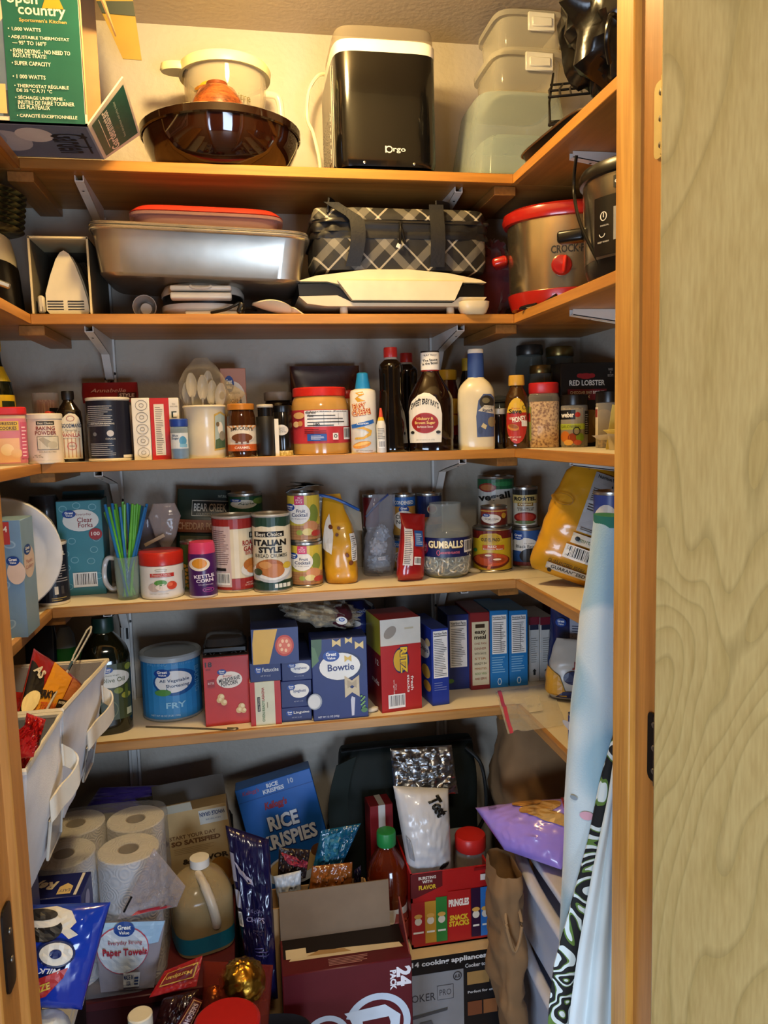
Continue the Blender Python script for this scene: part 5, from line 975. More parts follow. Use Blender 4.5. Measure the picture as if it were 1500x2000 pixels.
pouch('cup_sleeve', 'clear sleeve of dark plastic cups behind the paper plates', 'bag', (PY(84, 1000, 1.88).x, 1.89, Z4), (0, 0, 0), .07, PY(88, 968, 1.88).z-Z4, .07, M('#39383a', r=.25, coat=.3), [(0, .9, .9), (.9, 1, 1), (1, .8, .7)], amp=.006, seed=3)
# forks carton
a = Art(2.0); 
for i, (x, y, ro) in enumerate(((.15, .92, .4), (.45, .95, -.6), (.80, .93, .2), (.30, .58, 1.2), (.14, .45, -.5), (.78, .48, .3), (.34, .38, 1), (.70, .36, .2), (.15, .30, .8), (.85, .60, -.4), (.18, .10, .2), (.85, .2, .7))): a.ring(x, y, .09, .035, .016, '#79aeba', n=14)
a.ell(.53, .795, .40, .115, '#dcdcd6'); a.gv(.28, .865, .15, .042); a.text('Everyday', .60, .855, .34, .03, '#8a4a48'); a.text('Clear', .62, .80, .34, .05, '#8a2f33', bold=.01); a.text('Forks', .63, .745, .32, .05, '#8a2f33', bold=.01); a.ell(.84, .645, .15, .062, '#9c2b30'); a.text('100', .84, .65, .19, .04, '#eadfd8', bold=.02); a.bars(.28, .09, .82, .245)
t, W, H = carton('teal carton of 100 clear plastic forks', 113, 201, 978, Z4, 1.832, .10, '#3c8290', a, rz=rad(2), name='fork_carton', tcol='#1b2328')
mk('open_lid', xf(box(W*.96, .002, .022, 0), (0, .02, H-.002), (rad(-35), 0, 0)), M('#2c4f58', r=.5), t)
# mug and tumbler of straws
t, r, h, S = vessel('mug', 'white ceramic mug with its handle behind the straws', 'mug', 225, 280, 1076, Z4, 1.80, [('mug_wall', [(0, .9), (.02, .96), (.9, 1), (.98, 1), (1, .96), (.97, .9), (.1, .86), (.09, .1)], M('#c7c6c6', r=.25))])
mk('handle', tube(smooth_path([(-r*.95, 0, h*.85), (-r*1.5, 0, h*.85), (-r*1.75, 0, h*.6), (-r*1.7, 0, h*.3), (-r*1.3, 0, h*.12), (-r*.95, 0, h*.14)]), .0055, 9), M('#c7c6c6', r=.25), t)
t, r, h, S = vessel('tumbler', 'clear plastic tumbler full of green and blue drinking straws', 'tumbler', 224, 274, 1086, Z4, 1.738, [('tumbler_wall', [(0, .80), (.02, .84), (.5, .95), (1, 1.0), (1, .95), (.5, .9), (.04, .78), (.03, .1)], film('#cfe0d8', .10, .04, .5, 90))])
tl_ = Vector(t.location); rnd = random.Random(4); GS = M('#5fae3c', r=.4); BS = M('#1f6aa8', r=.4)
tops = [(205, 985, 'b'), (212, 990, 'g'), (219, 983, 'b'), (205, 1000, 'g'), (226, 984, 'g'), (234, 990, 'b'), (243, 985, 'g'), (240, 980, 'g'), (249, 982, 'b'), (255, 985, 'b'), (259, 984, 'g'), (263, 986, 'g'), (268, 984, 'g'), (273, 986, 'g'), (278, 988, 'b'), (284, 990, 'b'), (287, 984, 'b'), (223, 995, 'g')]
for i, (px, py, c_) in enumerate(tops):
    tp = PY(px, py, tl_.y+.016*(i % 5-2)*.6); k_ = (px-248)/40
    b0 = Vector((tl_.x-k_*.004+rnd.uniform(-.010, .010), tl_.y+rnd.uniform(-.010, .010), Z4+.006)); d_ = tp-b0
    f_ = (h-.004)/d_.z; c0 = Vector((tl_.x, tl_.y, 0)); m_ = b0+d_*f_-c0; m_.z = 0; lim = r*.93-.0045
    if m_.length > lim: b0 = b0-m_.normalized()*min(.012, (m_.length-lim)/(1-f_)); d_ = tp-b0
    t = thing('drinking_straw', ('bright green' if c_ == 'g' else 'deep blue')+' plastic drinking straw standing in the clear tumbler', 'straw', b0, group='%s straws in the tumbler' % ('green' if c_ == 'g' else 'blue'))
    mk('straw_tube', tube([(0, 0, 0), d_*.62], .0031, 8), GS if c_ == 'g' else BS, t); mk('bend', tube([d_*(.62+.012*q) for q in range(6)], [.0031 if q % 2 else .0036 for q in range(6)], 8), GS if c_ == 'g' else BS, t); mk('mouth_piece', tube([d_*.68, d_], .0031, 8), GS if c_ == 'g' else BS, t)
# things behind the straws
t, r, h, S = vessel('party_cup', 'clear cup with purple and orange printed base behind the red lidded tub', 'cup', 262, 318, 1012, Z4, 1.885, [('cup_wall', [(0, .8), (.02, .85), (1, 1), (1, .96)], film('#b9b2c4', .22, .05)), ('printed_base', [(.20, .88), (.34, .92)], M('#7d3a78', r=.4)), ('base_rim', [(.13, 1.0), (.16, 1.02), (.19, .98)], M('#c9c4bc', r=.4))])
H = PY(318, 985, 1.83).z-Z4
t, bb, sf = pouch('marshmallow_bag', 'clear twisted bag with red printed stripes behind the red lidded tub', 'bag', (PY(322, 1040, 1.84).x, 1.855, Z4), (0, 0, 0), .082, H, .05, film('#d9c9c2', .30, .08, .6, 40), [(0, .8, .8), (.15, 1, 1), (.36, .75, .8), (.48, .22, .3), (.60, .55, .5), (.85, .9, .6), (1, .6, .25)], amp=.012, seed=5)
mk('candies', xf(lump(.03, .022, .024, .3, 5, 2), (0, 0, .027)), speck('#a33c34', '#d9cfc6', 50, .6), t); mk('twist_tie', box(.05, .003, .008, .0005, (.03, -.02, H*.56)), M('#c9b090', r=.5), t).rotation_euler = (0, -.45, 0)
# garlic seasoning tub
t, r, h, S = vessel('seasoning_tub', 'white plastic tub with red screw lid and vegetable picture', 'tub', 272, 360, 1074, Z4, 1.722, [('tub_wall', [(0, .9), (.02, .96), (.08, .985), (.70, .985), (.72, .95)], M('#dcd9d4', r=.3)), ('lid', [(.715, .97), (.73, 1.0), (.97, 1.0), (1, .95)], M('#b0271c', r=.3))])
a = Art(.9); a.ring(.48, .90, .14, .05, .012, '#6d7a3c', a0=0, a1=.5); a.text('Seasonings', .48, .87, .24, .05, '#4a4438', shear=.2); a.rect(.24, .68, .76, .80, '#b32a22'); a.text('Roasted Garlic', .48, .765, .4, .05, '#e8d8d0'); a.text('& HERB SEASONING', .48, .71, .42, .03, '#e8d8d0'); a.ell(.32, .36, .13, .14, '#b9a8a0'); a.ell(.46, .50, .14, .09, '#4f8a3a'); a.ell(.54, .36, .2, .11, '#d9cfc4'); a.ell(.70, .40, .11, .13, '#c2442c'); a.ell(.66, .44, .06, .06, '#d9694a'); a.text('NET WT 12 OZ (340g)', .42, .15, .4, .03, '#6d675c'); a.rect(.94, .2, 1, .8, '#8a857c'); a.lay(S['tub_wall'].mapper(h*.03, h*.70), t, 'label')
# pineapple can, kettle corn shaker
a = Art(1.5); a.rect(0, 0, 1, 1, '#4a5a2a'); 
for i in range(6):
    for j in range(5): a.ell(.1+j*.2+(i % 2)*.1, .08+i*.09, .09, .04, '#a8772c')
a.ell(.75, .3, .18, .16, '#d3b04a')
can('small can with pineapple picture behind the kettle corn shaker', 353, 396, 1055, Z4, 1.79, '#4a5a2a', a)
t, r, h, S = vessel('popcorn_seasoning', 'purple kettle corn seasoning shaker with pink cap', 'shaker', 366, 425, 1057, Z4, 1.71, [('shaker_wall', [(0, .86), (.015, .90), (.05, .95), (.5, .95), (.78, .93), (.80, .9)], M('#45195a', r=.3)), ('cap', [(.795, .88), (.80, .90), (.93, .88), (1, .80)], M('#c53b66', r=.35)), ('base_rim', [(0, .88), (.008, .94), (.03, .96), (.045, .95)], M('#c9c0c8', r=.4))])
a = Art(2); a.ell(.40, .80, .36, .17, '#e4dccb'); a.ell(.40, .82, .26, .125, '#d8902c'); a.text('KETTLE\nCORN', .55, .44, .68, .20, '#efe6f0', bold=.03, rot=6); a.text('POPCORN SEASONING', .58, .28, .5, .03, '#d8c8dc'); a.ring(.66, .15, .2, .06, .03, '#a03a8c'); a.text('SWEET', .66, .15, .22, .04, '#d98ac8'); a.lay(S['shaker_wall'].mapper(h*.05, h*.76), t, 'label')
# Bear Creek pouch, apple can
Y_ = 1.90; A = PY(388, 1020, Y_); H = PY(388, 958, Y_).z-Z4
t, bb, sf = pouch('soup_mix_pouch', 'dark green soup mix pouch with orange band leaning at the back', 'pouch', (A.x, 1.925, Z4), (rad(-3), rad(4), 0), .127, H, .05, M('#1c2e22', r=.35), [(0, .9, .6), (.12, 1, 1), (.6, 1, .7), (.88, 1, .2), (1, 1, .05)], amp=.004, seed=6)
a = Art(1.4); a.rect(.28, .72, .96, .90, '#b9b4a0'); a.rect(.29, .73, .95, .89, '#16201a'); a.text('BEAR CREEK', .62, .82, .60, .09, '#d8d4c4', bold=.02); a.text('COUNTRY KITCHENS', .62, .745, .5, .025, '#b9b4a0'); a.rect(0, .54, 1, .68, '#8e4a2a'); a.text('CHEDDAR POTATO', .5, .61, .9, .08, '#c99a72', bold=.02); a.rect(.1, .1, .9, .5, '#5d5a3c'); a.text('NATURAL', .84, .95, .16, .03, '#b9c4b0'); a.lay(sf.mapper(H*.02, H*.98), t, 'print', base=.005)
a = Art(1); a.rect(0, 0, 1, 1, '#1d4a2c'); a.ell(.45, .52, .38, .28, '#cfcfc4'); a.gv(.22, .76, .16, .11); a.text('sliced', .52, .66, .3, .06, '#5d6a50'); a.text('Apple', .52, .54, .46, .14, '#2f4a38', bold=.015); a.ell(.88, .7, .16, .2, '#6d8a3a')
X, Y, r, h = place_c(445, 513, 962, Z4+.085, 1.86); t, r, h0 = can('plain tin can under the green apple can', 445, 513, 1003, Z4, 1.86, '#6d6a60'); can('green apple pie filling can at the back of the fourth shelf', 445, 513, 962, Z4+h0, 1.86, '#1d4a2c', a)
# bread crumb canisters
def crumbs(label, xl, xr, yt, F, a, c): return can(label, xl, xr, yt, Z4, F, c, a, 'bread_crumbs', 'canister', lid=M('#c9c5b8', r=.35, m=.5))
a = Art(2); a.rect(0, .12, 1, .86, '#d4c9ac'); a.poly([(.35, .86), (.5, .875), (.65, .86), (.8, .88), (1, .86), (1, 1), (0, 1), (0, .86)], '#9c2a24'); a.rect(0, .04, .42, .90, '#c9b4ae'); a.lines(.04, .36, .38, .86, 18, '#6d4a46', .3, 5); a.bars(.08, .07, .38, .24); a.rect(.05, .27, .3, .31, '#2a2624'); a.rect(.86, .72, 1, .80, '#171512'); a.text('Best', .95, .76, .12, .05, '#e4dcc8'); a.text('ROASTED', .93, .655, .46, .075, '#8e1f22', bold=.03); a.text('GARLIC', .93, .57, .42, .075, '#8e1f22', bold=.03); a.text('BREAD', .93, .505, .34, .045, '#8e1f22'); a.ell(.94, .28, .30, .11, '#cfd0cc'); a.ell(.90, .34, .2, .09, '#a8652c'); a.ell(.95, .27, .18, .06, '#b9783a'); a.rect(.42, 0, 1, .16, '#8e2420'); a.text('NET WT\n15 OZ (425g)', .82, .07, .2, .06, '#d8c4b8')
crumbs('red and cream canister of roasted garlic bread crumbs', 415, 499, 1004, 1.750, a, '#a03028')
a = Art(2); a.rect(0, .13, 1, .90, '#d6ccb0'); a.poly([(0, .88), (.1, .865), (.25, .885), (.45, .87), (.65, .885), (.85, .868), (1, .885), (1, 1), (0, 1)], '#1c3a2c'); a.rect(.07, .735, .82, .81, '#171512'); a.text('Best Choice', .445, .772, .66, .055, '#e8e0cc', bold=.01); a.text('ITALIAN', .46, .655, .82, .085, '#191714', bold=.05); a.text('STYLE', .46, .555, .60, .085, '#191714', bold=.05); a.text('BREAD CRUMBS', .48, .475, .80, .05, '#2a2620', bold=.005)
a.ell(.48, .25, .50, .15, '#b9bcbc'); a.ell(.48, .27, .46, .13, '#e0e0da'); a.ell(.44, .31, .36, .12, '#a5602c'); a.ell(.52, .27, .28, .10, '#b9763e'); a.ell(.32, .35, .16, .05, '#c98f52'); a.ell(.86, .33, .1, .045, '#d3b53c'); a.ell(.14, .25, .1, .05, '#37452a'); a.rect(0, 0, 1, .10, '#1c3a2c')
for i in range(4): a.rect(.54+i*.1, .03, .62+i*.1, .085, '#d8d8cc')
crumbs('green and cream canister of Italian style bread crumbs', 493, 569, 1001, 1.722, a, '#20402e')
# fruit cocktail, two high
t, r, h = can('lower of two stacked fruit cocktail cans', 567, 630, 1056, Z4, 1.757, '#cdb23e', fcock(Art(1.45))); t, r2, h2 = can('upper of two stacked fruit cocktail cans', 561, 625, 960, Z4+h, 1.757, '#cdb23e', fcock(Art(1.45)))
X = t.location.x; o = thing('seasoning_packets', 'dark crumpled seasoning packets lying on the fruit cocktail can', 'packets', (X, t.location.y, Z4+h+h2))
for i in range(3): mk('packet', xf(sheet(6, 4, lambda u, v, i=i: ((u-.5)*.06, (v-.5)*.05, .004*crease(u*4+i*3, v*4)+.004), .0015), ((i-1)*.010, 0, .006+i*.005), (0, rad(-14+i*12), rad(i*20))), M(('#2a2620', '#5d5548', '#39342c')[i], r=.4), o)
# yellow zip bag
H = PY(668, 962, 1.80).z-Z4
t, bb, sf = pouch('trail_mix_pouch', 'orange yellow resealable snack pouch, folded open at the top', 'pouch', (PY(668, 1060, 1.80).x, 1.808, Z4), (rad(0), rad(-3), rad(-14)), .077, H*.98, .075, M('#c68f1c', r=.3, coat=.3), [(0, .92, .85), (.05, 1, 1), (.45, 1, .9), (.66, .95, .55, -.05, 0), (.82, .70, .20, -.12, .1), (1, .55, .06, -.16, .25)], amp=.009, fr=22, seed=2)
a = Art(2.2); a.poly([(.02, .44), (.3, .36), (.42, .62), (.34, .86), (.2, .78)], '#d8d2c6'); a.rect(.86, .25, .985, .6, '#d9d6cc'); a.lines(.88, .27, .97, .58, 12, '#4a4438', .3, 3); a.ell(.36, .70, .06, .03, '#5d2c18', rot=1); a.ell(.52, .60, .05, .02, '#5d2c18', rot=.6); a.ell(.60, .68, .05, .02, '#5d2c18', rot=-.4); a.ell(.74, .34, .05, .03, '#6d3a1c', rot=.6); a.ell(.82, .24, .06, .03, '#6d3a1c', rot=-.5); a.lay(sf.mapper(H*.02, H*.9), t, 'print', base=.003, cuts=(12, 14))
mk('zip_strip', tube(smooth_path([(-.040, -.006, H*.99), (-.01, -.004, H*.95), (.02, 0, H*.88), (.05, .02, H*.78)]), .0035, 6), M('#1f4f96', r=.35), t); mk('film_back', sheet(8, 8, lambda u, v: (-.045+.1*u, .014+.01*sin(3*u), H*(.55+.44*v)-.05*u*v), .0006), film('#c9c4b4', .25, .06, .5, 40), t)
# zip bag with packets
H = PY(745, 962, 1.85).z-Z4
t, bb, sf = pouch('zip_bag', 'clear zip bag holding small pale blue packets', 'zip bag', (PY(740, 1060, 1.86).x, 1.872, Z4), (0, rad(3), 0), .078, H*.97, .075, film('#cfd0d8', .16, .05, .7, 35), [(0, .9, .8), (.12, 1, 1), (.35, .95, .9), (.55, .85, .6), (.75, .95, .35), (1, .7, .05, .1, 0)], amp=.012, seed=12)
for i, (dz, c_, w_, sx) in enumerate(((.028, '#8fa3b4', .028, 0), (.07, '#b9bcc0', .022, -.004), (.10, '#a8b4c0', .018, .004))): mk('packet', xf(lump(w_, .024, .022, .25, 4, i+3), (sx, 0, dz)), M(c_, r=.35), t)
a = Art(1); a.bars(.3, .3, .7, .62); a.lay(panelmap((-.02, -.031, .03), (.024, -.031, .036), (-.022, -.030, .055)), t, 'packet_print')
mk('zip_strip', tube([(-.036, 0, H*.70), (-.02, -.004, H*.80), (.0, -.003, H*.90), (.018, 0, H*.97)], .003, 6), M('#27386e', r=.35), t)
# cans behind
can('red rimmed can behind the clear zip bag', 708, 741, 965, Z4+.105, 1.925, '#7d2226'); can('plain can under the red rimmed can', 708, 741, 1050, Z4, 1.925, '#5d5a52', ztop=.105)
def soup(a): a.rect(0, .76, 1, 1, '#235a9c'); a.text('CONDENSED', .5, .86, .8, .10, '#e4e0d4', bold=.02); a.gv(.5, .68, .22, .10); a.ell(.5, .40, .45, .25, '#ddd8cc'); a.text('Chicken\nNoodle', .5, .42, .7, .24, '#1c1a1a', bold=.015); return a
t, r, h0 = can('condensed soup can, lower one of its stack', 766, 812, 1048, Z4, 1.885, '#b98a3c', soup(Art(1.4))); can('condensed soup can stacked on its twin behind the red pouch', 766, 812, 964, Z4+h0, 1.885, '#b98a3c', soup(Art(1.4)))
a = Art(1.4); a.rect(0, 0, 1, 1, '#1a2c66'); a.ell(.62, .66, .2, .13, '#c9c4bc'); a.ell(.62, .66, .16, .09, '#a8302c'); a.rect(0, .25, 1, .45, '#b9703c')
t, r, h0 = can('dark blue can under its twin behind the gumball jar', 813, 863, 1045, Z4, 1.90, '#1a2c66'); can('dark blue soup can with small red oval mark', 813, 863, 962, Z4+h0, 1.90, '#1a2c66', a)
# red pouch
H = PY(810, 1004, 1.76).z-Z4
t, bb, sf = pouch('snack_pouch', 'glossy red snack pouch bowed backwards, nutrition side showing', 'pouch', (PY(801, 1070, 1.76).x, 1.772, Z4), (rad(-4), rad(7), rad(12)), .070, H, .055, M('#961c1c', r=.22, coat=.4), [(0, .85, .35), (.06, .95, .8), (.3, .92, 1), (.6, .85, .75), (.82, .88, .3), (1, .95, .04, .02, .2)], amp=.006, seed=14)
a = Art(2.2); a.rect(.08, .22, .38, .78, '#c9c0b8'); a.lines(.1, .25, .36, .76, 18, '#3a3432', .32, 4); a.rect(.44, .52, .78, .76, '#27508e'); a.lines(.48, .55, .74, .73, 6, '#a9b8cf', .4, 2); a.bars(.42, .24, .66, .36); a.lay(sf.mapper(H*.02, H*.98), t, 'print', base=.003, cuts=(12, 12))
# gumball jar full of pull tabs
t, r, h, S = vessel('gumball_jar', 'clear plastic gumball jar half full of silver can pull tabs', 'jar', 820, 920, 982, Z4, 1.752, [('jar_wall', [(0, .70), (.015, .80), (.08, .94), (.2, 1), (.55, 1), (.68, .92), (.78, .70), (.82, .62), (.98, .62), (1, .62), (1, .59), (.82, .58), (.77, .66), (.67, .88), (.55, .96), (.2, .96), (.09, .90), (.03, .76), (.025, .1)], film('#dfe4e0', .10, .04)), ('yellow_base', [(0, .68), (.012, .76), (.018, .70)], M('#b9a83a', r=.4))])
lb = mk('label_band', Surf([(h*.30, r*1.004), (h*.56, r*1.004)]).mesh(36, False), M('#141c4e', r=.35), t)
a = Art(.35); a.text('GUMBALLS', .50, .66, .66, .40, '#c9a93e', bold=.05); a.text('GUMBALLS', .50, .67, .645, .37, '#efe6c4', bold=.02); a.ell(.03, .45, .14, .42, '#7d1d3c'); a.text('DOUBLE\nBUBBLE', .07, .46, .14, .34, '#d8b4b4', bold=.02); a.ring(.36, .24, .035, .14, .012, '#c9506c'); a.text('ASSORTED FLAVORS', .58, .24, .36, .12, '#d06a80', bold=.02); a.bars(.84, .2, .985, .85); a.lay(cylmap(r*1.006, h*.30, h*.56), lb)
def ring_tab():
    V, F = tube([(.0115*cos(2*pi*i/12), .0085*sin(2*pi*i/12), 0) for i in range(12)], .0022, 5, True); return V, F
rnd = random.Random(9); tabs = []; tb = None; lay_n = [(.020, 16), (.027, 22), (.035, 26), (.044, 28), (.053, 26)]
rt = mk('pull_tab', ring_tab(), M('#d8d2c4', r=.35, m=.6)); rt.parent = t; first = True
for z_, n_ in lay_n:
    for i in range(n_):
        a_ = 2*pi*i/n_+rnd.uniform(-.2, .2); R_ = r*(.83 if z_ > .018 else .74)*(1 if i % 3 else .8)
        o = rt if first else rt.copy()
        if not first: COL.objects.link(o); o.parent = t
        first = False; o.location = (R_*cos(a_), R_*sin(a_), z_+rnd.uniform(-.004, .004)); o.rotation_euler = (rnd.uniform(0, 3), rnd.uniform(0, 3), rnd.uniform(0, 3))
fl = mk('tab_heap', xf(lump(r*.70, r*.70, .026, .06, 6, 3), (0, 0, .033)), speck('#4a4640', '#b9b3a6', 140, .35), t); fl['kind'] = 'stuff'
p = PZ(924, 1119, Z4)
o = mk('candy_packet', xf(lump(.017, .009, .006, .12, 3, 5, 20, 12), (0, 0, .006), (0, .1, -.3)), M('#dcd2b4', r=.4), loc=(p.x, p.y, Z4)); tag(o, 'small cream garlic clove shaped candy lying beside the gumball jar', 'candy')
# vegetable cans on the right
a = Art(1.5); a.rect(0, 0, 1, .80, '#c4c2b8'); a.rect(0, .78, 1, 1, '#1f5a34'); a.ell(.28, .82, .24, .10, '#8e2a22'); a.ell(.28, .82, .19, .07, '#b06a3a'); a.ell(.70, .9, .3, .05, '#2f7a44'); a.text('veg\u00b7all', .46, .60, .86, .20, '#1c1a18', bold=.04, rot=8); a.lines(.3, .28, .9, .4, 3, '#6d685c', .35, 3)
t, r, h0 = can('plain can under the green banded vegetables can at the back', 932, 1004, 1025, Z4, 1.885, '#8a867a'); can('green banded mixed vegetables can on top of the rear stack', 932, 1004, 929, Z4+h0, 1.885, '#c4c2b8', a)
a = Art(.9); a.rect(0, .55, 1, 1, '#8e3a26'); a.rect(0, 0, 1, .55, '#5d2016'); a.rect(0, .86, 1, .93, '#c9a34a'); a.ell(.40, .40, .36, .30, '#e0d8c8'); a.gv(.22, .62, .13, .11); a.text('Green Chiles', .42, .40, .5, .1, '#4a2018', bold=.01); a.text('chopped', .42, .28, .3, .06, '#4a2018'); a.ell(.85, .6, .08, .18, '#c2902c')
t, r, h1 = can('large yellow can of red enchilada sauce', 922, 1000, 1027, Z4, 1.795, '#c4a422', (lambda a: (a.rect(0, .80, 1, 1, '#6d2018'), a.poly([(.14, .78), (.22, .90), (.40, .94), (.6, .94), (.72, .88), (.78, .74), (.60, .66), (.3, .66)], '#c9ab2c'), a.poly([(.18, .78), (.25, .88), (.41, .92), (.59, .92), (.69, .86), (.74, .75), (.59, .68), (.31, .68)], '#b9962a'), a.text('OLD EL PASO', .46, .78, .46, .085, '#3a2410', bold=.03), a.rect(.26, .52, .80, .64, '#b9501e'), a.text('RED', .50, .605, .22, .055, '#efe2c8', bold=.02), a.text('Enchilada Sauce', .52, .545, .48, .045, '#efe2c8'), a.ell(.47, .24, .46, .20, '#5d1c10'), a.ell(.47, .27, .42, .17, '#b0481e'), a.ell(.36, .36, .18, .06, '#8e3a18'), a.ell(.62, .26, .2, .07, '#8e3a18'), a.ell(.40, .38, .08, .025, '#e0d4b4'), a.ell(.62, .28, .1, .025, '#e0d4b4'), a.poly([(.36, .02), (.44, .02), (.50, .16), (.40, .14)], '#c9743c'), a.ell(.09, .50, .05, .045, '#3c7a3a'), a.rect(.97, 0, 1, .9, '#b9b09c'), a)[-1])(Art(1.2)))
can('small red brown can of chiles on the enchilada sauce', 938, 991, 987, Z4+h1, 1.80, '#7d2c1c', a)
a = Art(1.5); a.gv(.22, .84, .2, .11); a.rect(0, 0, 1, 1, '#27508e') if False else None; a.ell(.42, .60, .46, .20, '#d9d6cc'); a.rect(.0, .42, .8, .66, '#d9d6cc'); a.text('Black Beans', .52, .55, .76, .09, '#2a2620', bold=.01); a.text('low sodium', .6, .64, .36, .04, '#5d584c'); a.ell(.66, .28, .40, .22, '#15100f'); a.gv(.22, .84, .2, .11); a.rect(0, 0, 1, .1, '#6d2a30')
t, r, h1 = can('blue and white can of black beans', 1000, 1056, 1028, Z4, 1.83, '#31558f', a)
a = Art(1.5); a.rect(0, .62, 1, .92, '#c9b06a'); a.rect(0, .86, 1, 1, '#23201a'); a.text('RO\u2605TEL', .5, .76, .86, .16, '#23201a', bold=.05); a.rect(.2, .54, .82, .64, '#8e6a2c'); a.text('Original', .5, .59, .5, .07, '#efe0b4', bold=.02); a.text('DICED TOMATOES\n& GREEN CHILIES', .52, .46, .66, .09, '#2a2218', bold=.01); a.ell(.5, .22, .44, .15, '#8e1f1a'); a.ell(.5, .23, .36, .1, '#b03a2a'); a.ell(.5, .08, .4, .05, '#5d6a3a')
can('diced tomato and chili can standing on the black beans', 1001, 1050, 950, Z4+h1, 1.835, '#c9c2ac', a)
# big yellow chip bag
A = PZ(1075, 1142, Z4)
H = .262
t, bb, sf = pouch('tortilla_chip_bag', 'large crumpled yellow chip bag leaning to the right, back side showing', 'chip bag', (.682, 1.605, Z4+.020), (rad(-6), rad(20), rad(-20)), .150, H, .085, M('#c88f1e', r=.25, coat=.35), [(0, .85, .12), (.05, .97, .5), (.18, 1, .9), (.45, 1, 1), (.7, .95, .9), (.88, .85, .6), (1, .6, .2)], amp=.012, fr=20, seed=21, n=52, nz=34)
a = Art(1.8); a.rect(.46, .42, .98, .70, '#b4b4b4'); a.rect(.46, .70, .98, .96, '#9c9a98'); a.text('Nutrition Facts', .72, .93, .4, .03, '#181818', bold=.02); a.text('160', .84, .86, .14, .035, '#181818', bold=.03); a.lines(.5, .71, .95, .83, 7, '#3a3a3a', .3, 2); a.lines(.5, .62, .95, .69, 3, '#4a4a4a', .35, 5); a.lines(.5, .44, .8, .47, 2, '#5d5d5d', .35, 5); a.rect(.44, .31, .97, .40, '#cfcabb'); a.text('smartlabel', .68, .355, .30, .04, '#4a6a3c'); a.ell(.52, .355, .035, .02, '#1c1c1c'); a.bars(.40, .17, .80, .29); a.text('GUARANTEED FRESH', .5, .105, .5, .035, '#3a2c14', bold=.01); a.rect(.24, .03, .88, .085, '#b9b4a8'); a.text('GUARANTEED', .56, .058, .5, .03, '#23201a', bold=.02); a.ell(.3, .02, .035, .018, '#1c1c1c'); a.ring(.16, .64, .14, .05, .012, '#a3701c', n=20); a.lay(sf.mapper(H*.02, H*.98), t, 'back_print', base=.004, cuts=(14, 22))
# green beans can behind the rolled cover
a = Art(1.5); a.ell(.35, .66, .40, .26, '#d4d2c8'); a.text('Cut\nGreen\nBeans', .40, .62, .4, .3, '#2a2c50', bold=.01); a.rect(0, .0, 1, .34, '#55702e')
can('blue can of cut green beans on the fourth right shelf', 1157, 1232, 958, Z4, 1.36, '#3c4f94', a)

# ================================================================ LOWEST SHELF
# olive oil jug
t, r, h, S = vessel('olive_oil_jug', 'big dark green jug of olive oil with green cap', 'jug', 157, 256, 1204, Z5, 1.745, [('jug_body', [(0, .90), (.02, .96), (.08, .98), (.58, 1), (.66, .98), (.74, .86), (.82, .56), (.86, .40), (.88, .38)], M('#0d1207', r=.1, coat=.5), .7), ('cap', [(.87, .40), (.88, .44), (.985, .44), (1, .40)], M('#15352c', r=.35))], ry=.9, k=2)
a = Art(1.3); a.rect(.36, .0, .97, 1, '#333d22'); a.ell(.62, .74, .33, .16, '#cfd0c8'); a.gv(.52, .90, .12, .055); a.text('Extra Virgin', .62, .80, .26, .03, '#4a5232'); a.text('Olive Oil', .62, .72, .46, .08, '#4f5a34', bold=.005); a.ell(.72, .52, .09, .055, '#6d7a2c'); a.ell(.86, .42, .09, .055, '#8a8a34'); a.ell(.92, .92, .06, .06, '#7c8a34'); a.ring(.5, .20, .2, .17, .02, '#5d6848'); a.rect(.86, .06, .95, .18, '#a3a88c'); a.rect(.84, .36, .9, .62, '#4a5a24'); a.lay(S['jug_body'].mapper(h*.13, h*.62), t, 'label')
# black tablet stand and green bottle behind the basket
t = thing('flat_sandwich_press', 'dark blue flat appliance leaning on the wall behind the fabric bin', 'appliance', (PY(70, 1255, 1.80).x, 1.83, Z5), (rad(-8), 0, rad(10)))
mk('shell', box(.066, .02, .26, .008), M('#10182c', r=.3), t); mk('trim_line', tube([(-.03, -.011, .225), (.03, -.011, .24), (.035, -.011, .20)], .0012, 5), M('#7d8aa8', r=.3), t)
t, r, h, S = vessel('spray_bottle', 'white bottle with bright green label beside the olive oil jug', 'bottle', 111, 152, 1224, Z5, 1.86, [('bottle_body', [(0, .95), (.02, 1), (.8, 1), (.92, .9), (1, .5)], M('#8c98a6', r=.35), .8)], ry=.7, k=1)
a = Art(2); a.rect(0, .1, 1, .78, '#1f6a2c'); a.text('Clean', .6, .3, .5, .08, '#b9d0a8', bold=.02); a.lay(S['bottle_body'].mapper(h*.2, h*.95), t, 'label')
# shortening tub
a = Art(1.15); a.rect(0, 0, 1, 1, '#2f80ba'); a.ell(.56, .62, .36, .23, '#17508e'); a.ell(.53, .63, .30, .185, '#dfe2e2'); a.gv(.35, .78, .13, .075); a.text('All Vegetable', .54, .645, .48, .07, '#1c3a66', bold=.01); a.text('Shortening', .59, .555, .38, .07, '#1c3a66', bold=.01); a.ell(.35, .455, .13, .055, '#4f8a44'); a.text('FRY', .55, .235, .32, .10, '#8fc4e0', bold=.02); a.text('NET WT 48 OZ (3 LB) 1.36kg', .38, .06, .46, .04, '#c4dcea'); a.text('FRYING', .28, .93, .3, .05, '#5d9fcc', bold=.01); a.text('SAUTEING', .68, .92, .34, .035, '#5d9fcc'); a.text('BAKING', .90, .6, .44, .07, '#5d9fcc', rot=-90, bold=.01)
t, r, h = can('blue tub of vegetable shortening with grey plastic lid', 275, 395, 1268, Z5, 1.793, '#2f80ba', a, 'shortening_tub', 'tub', lid=M('#8b98a4', r=.4))
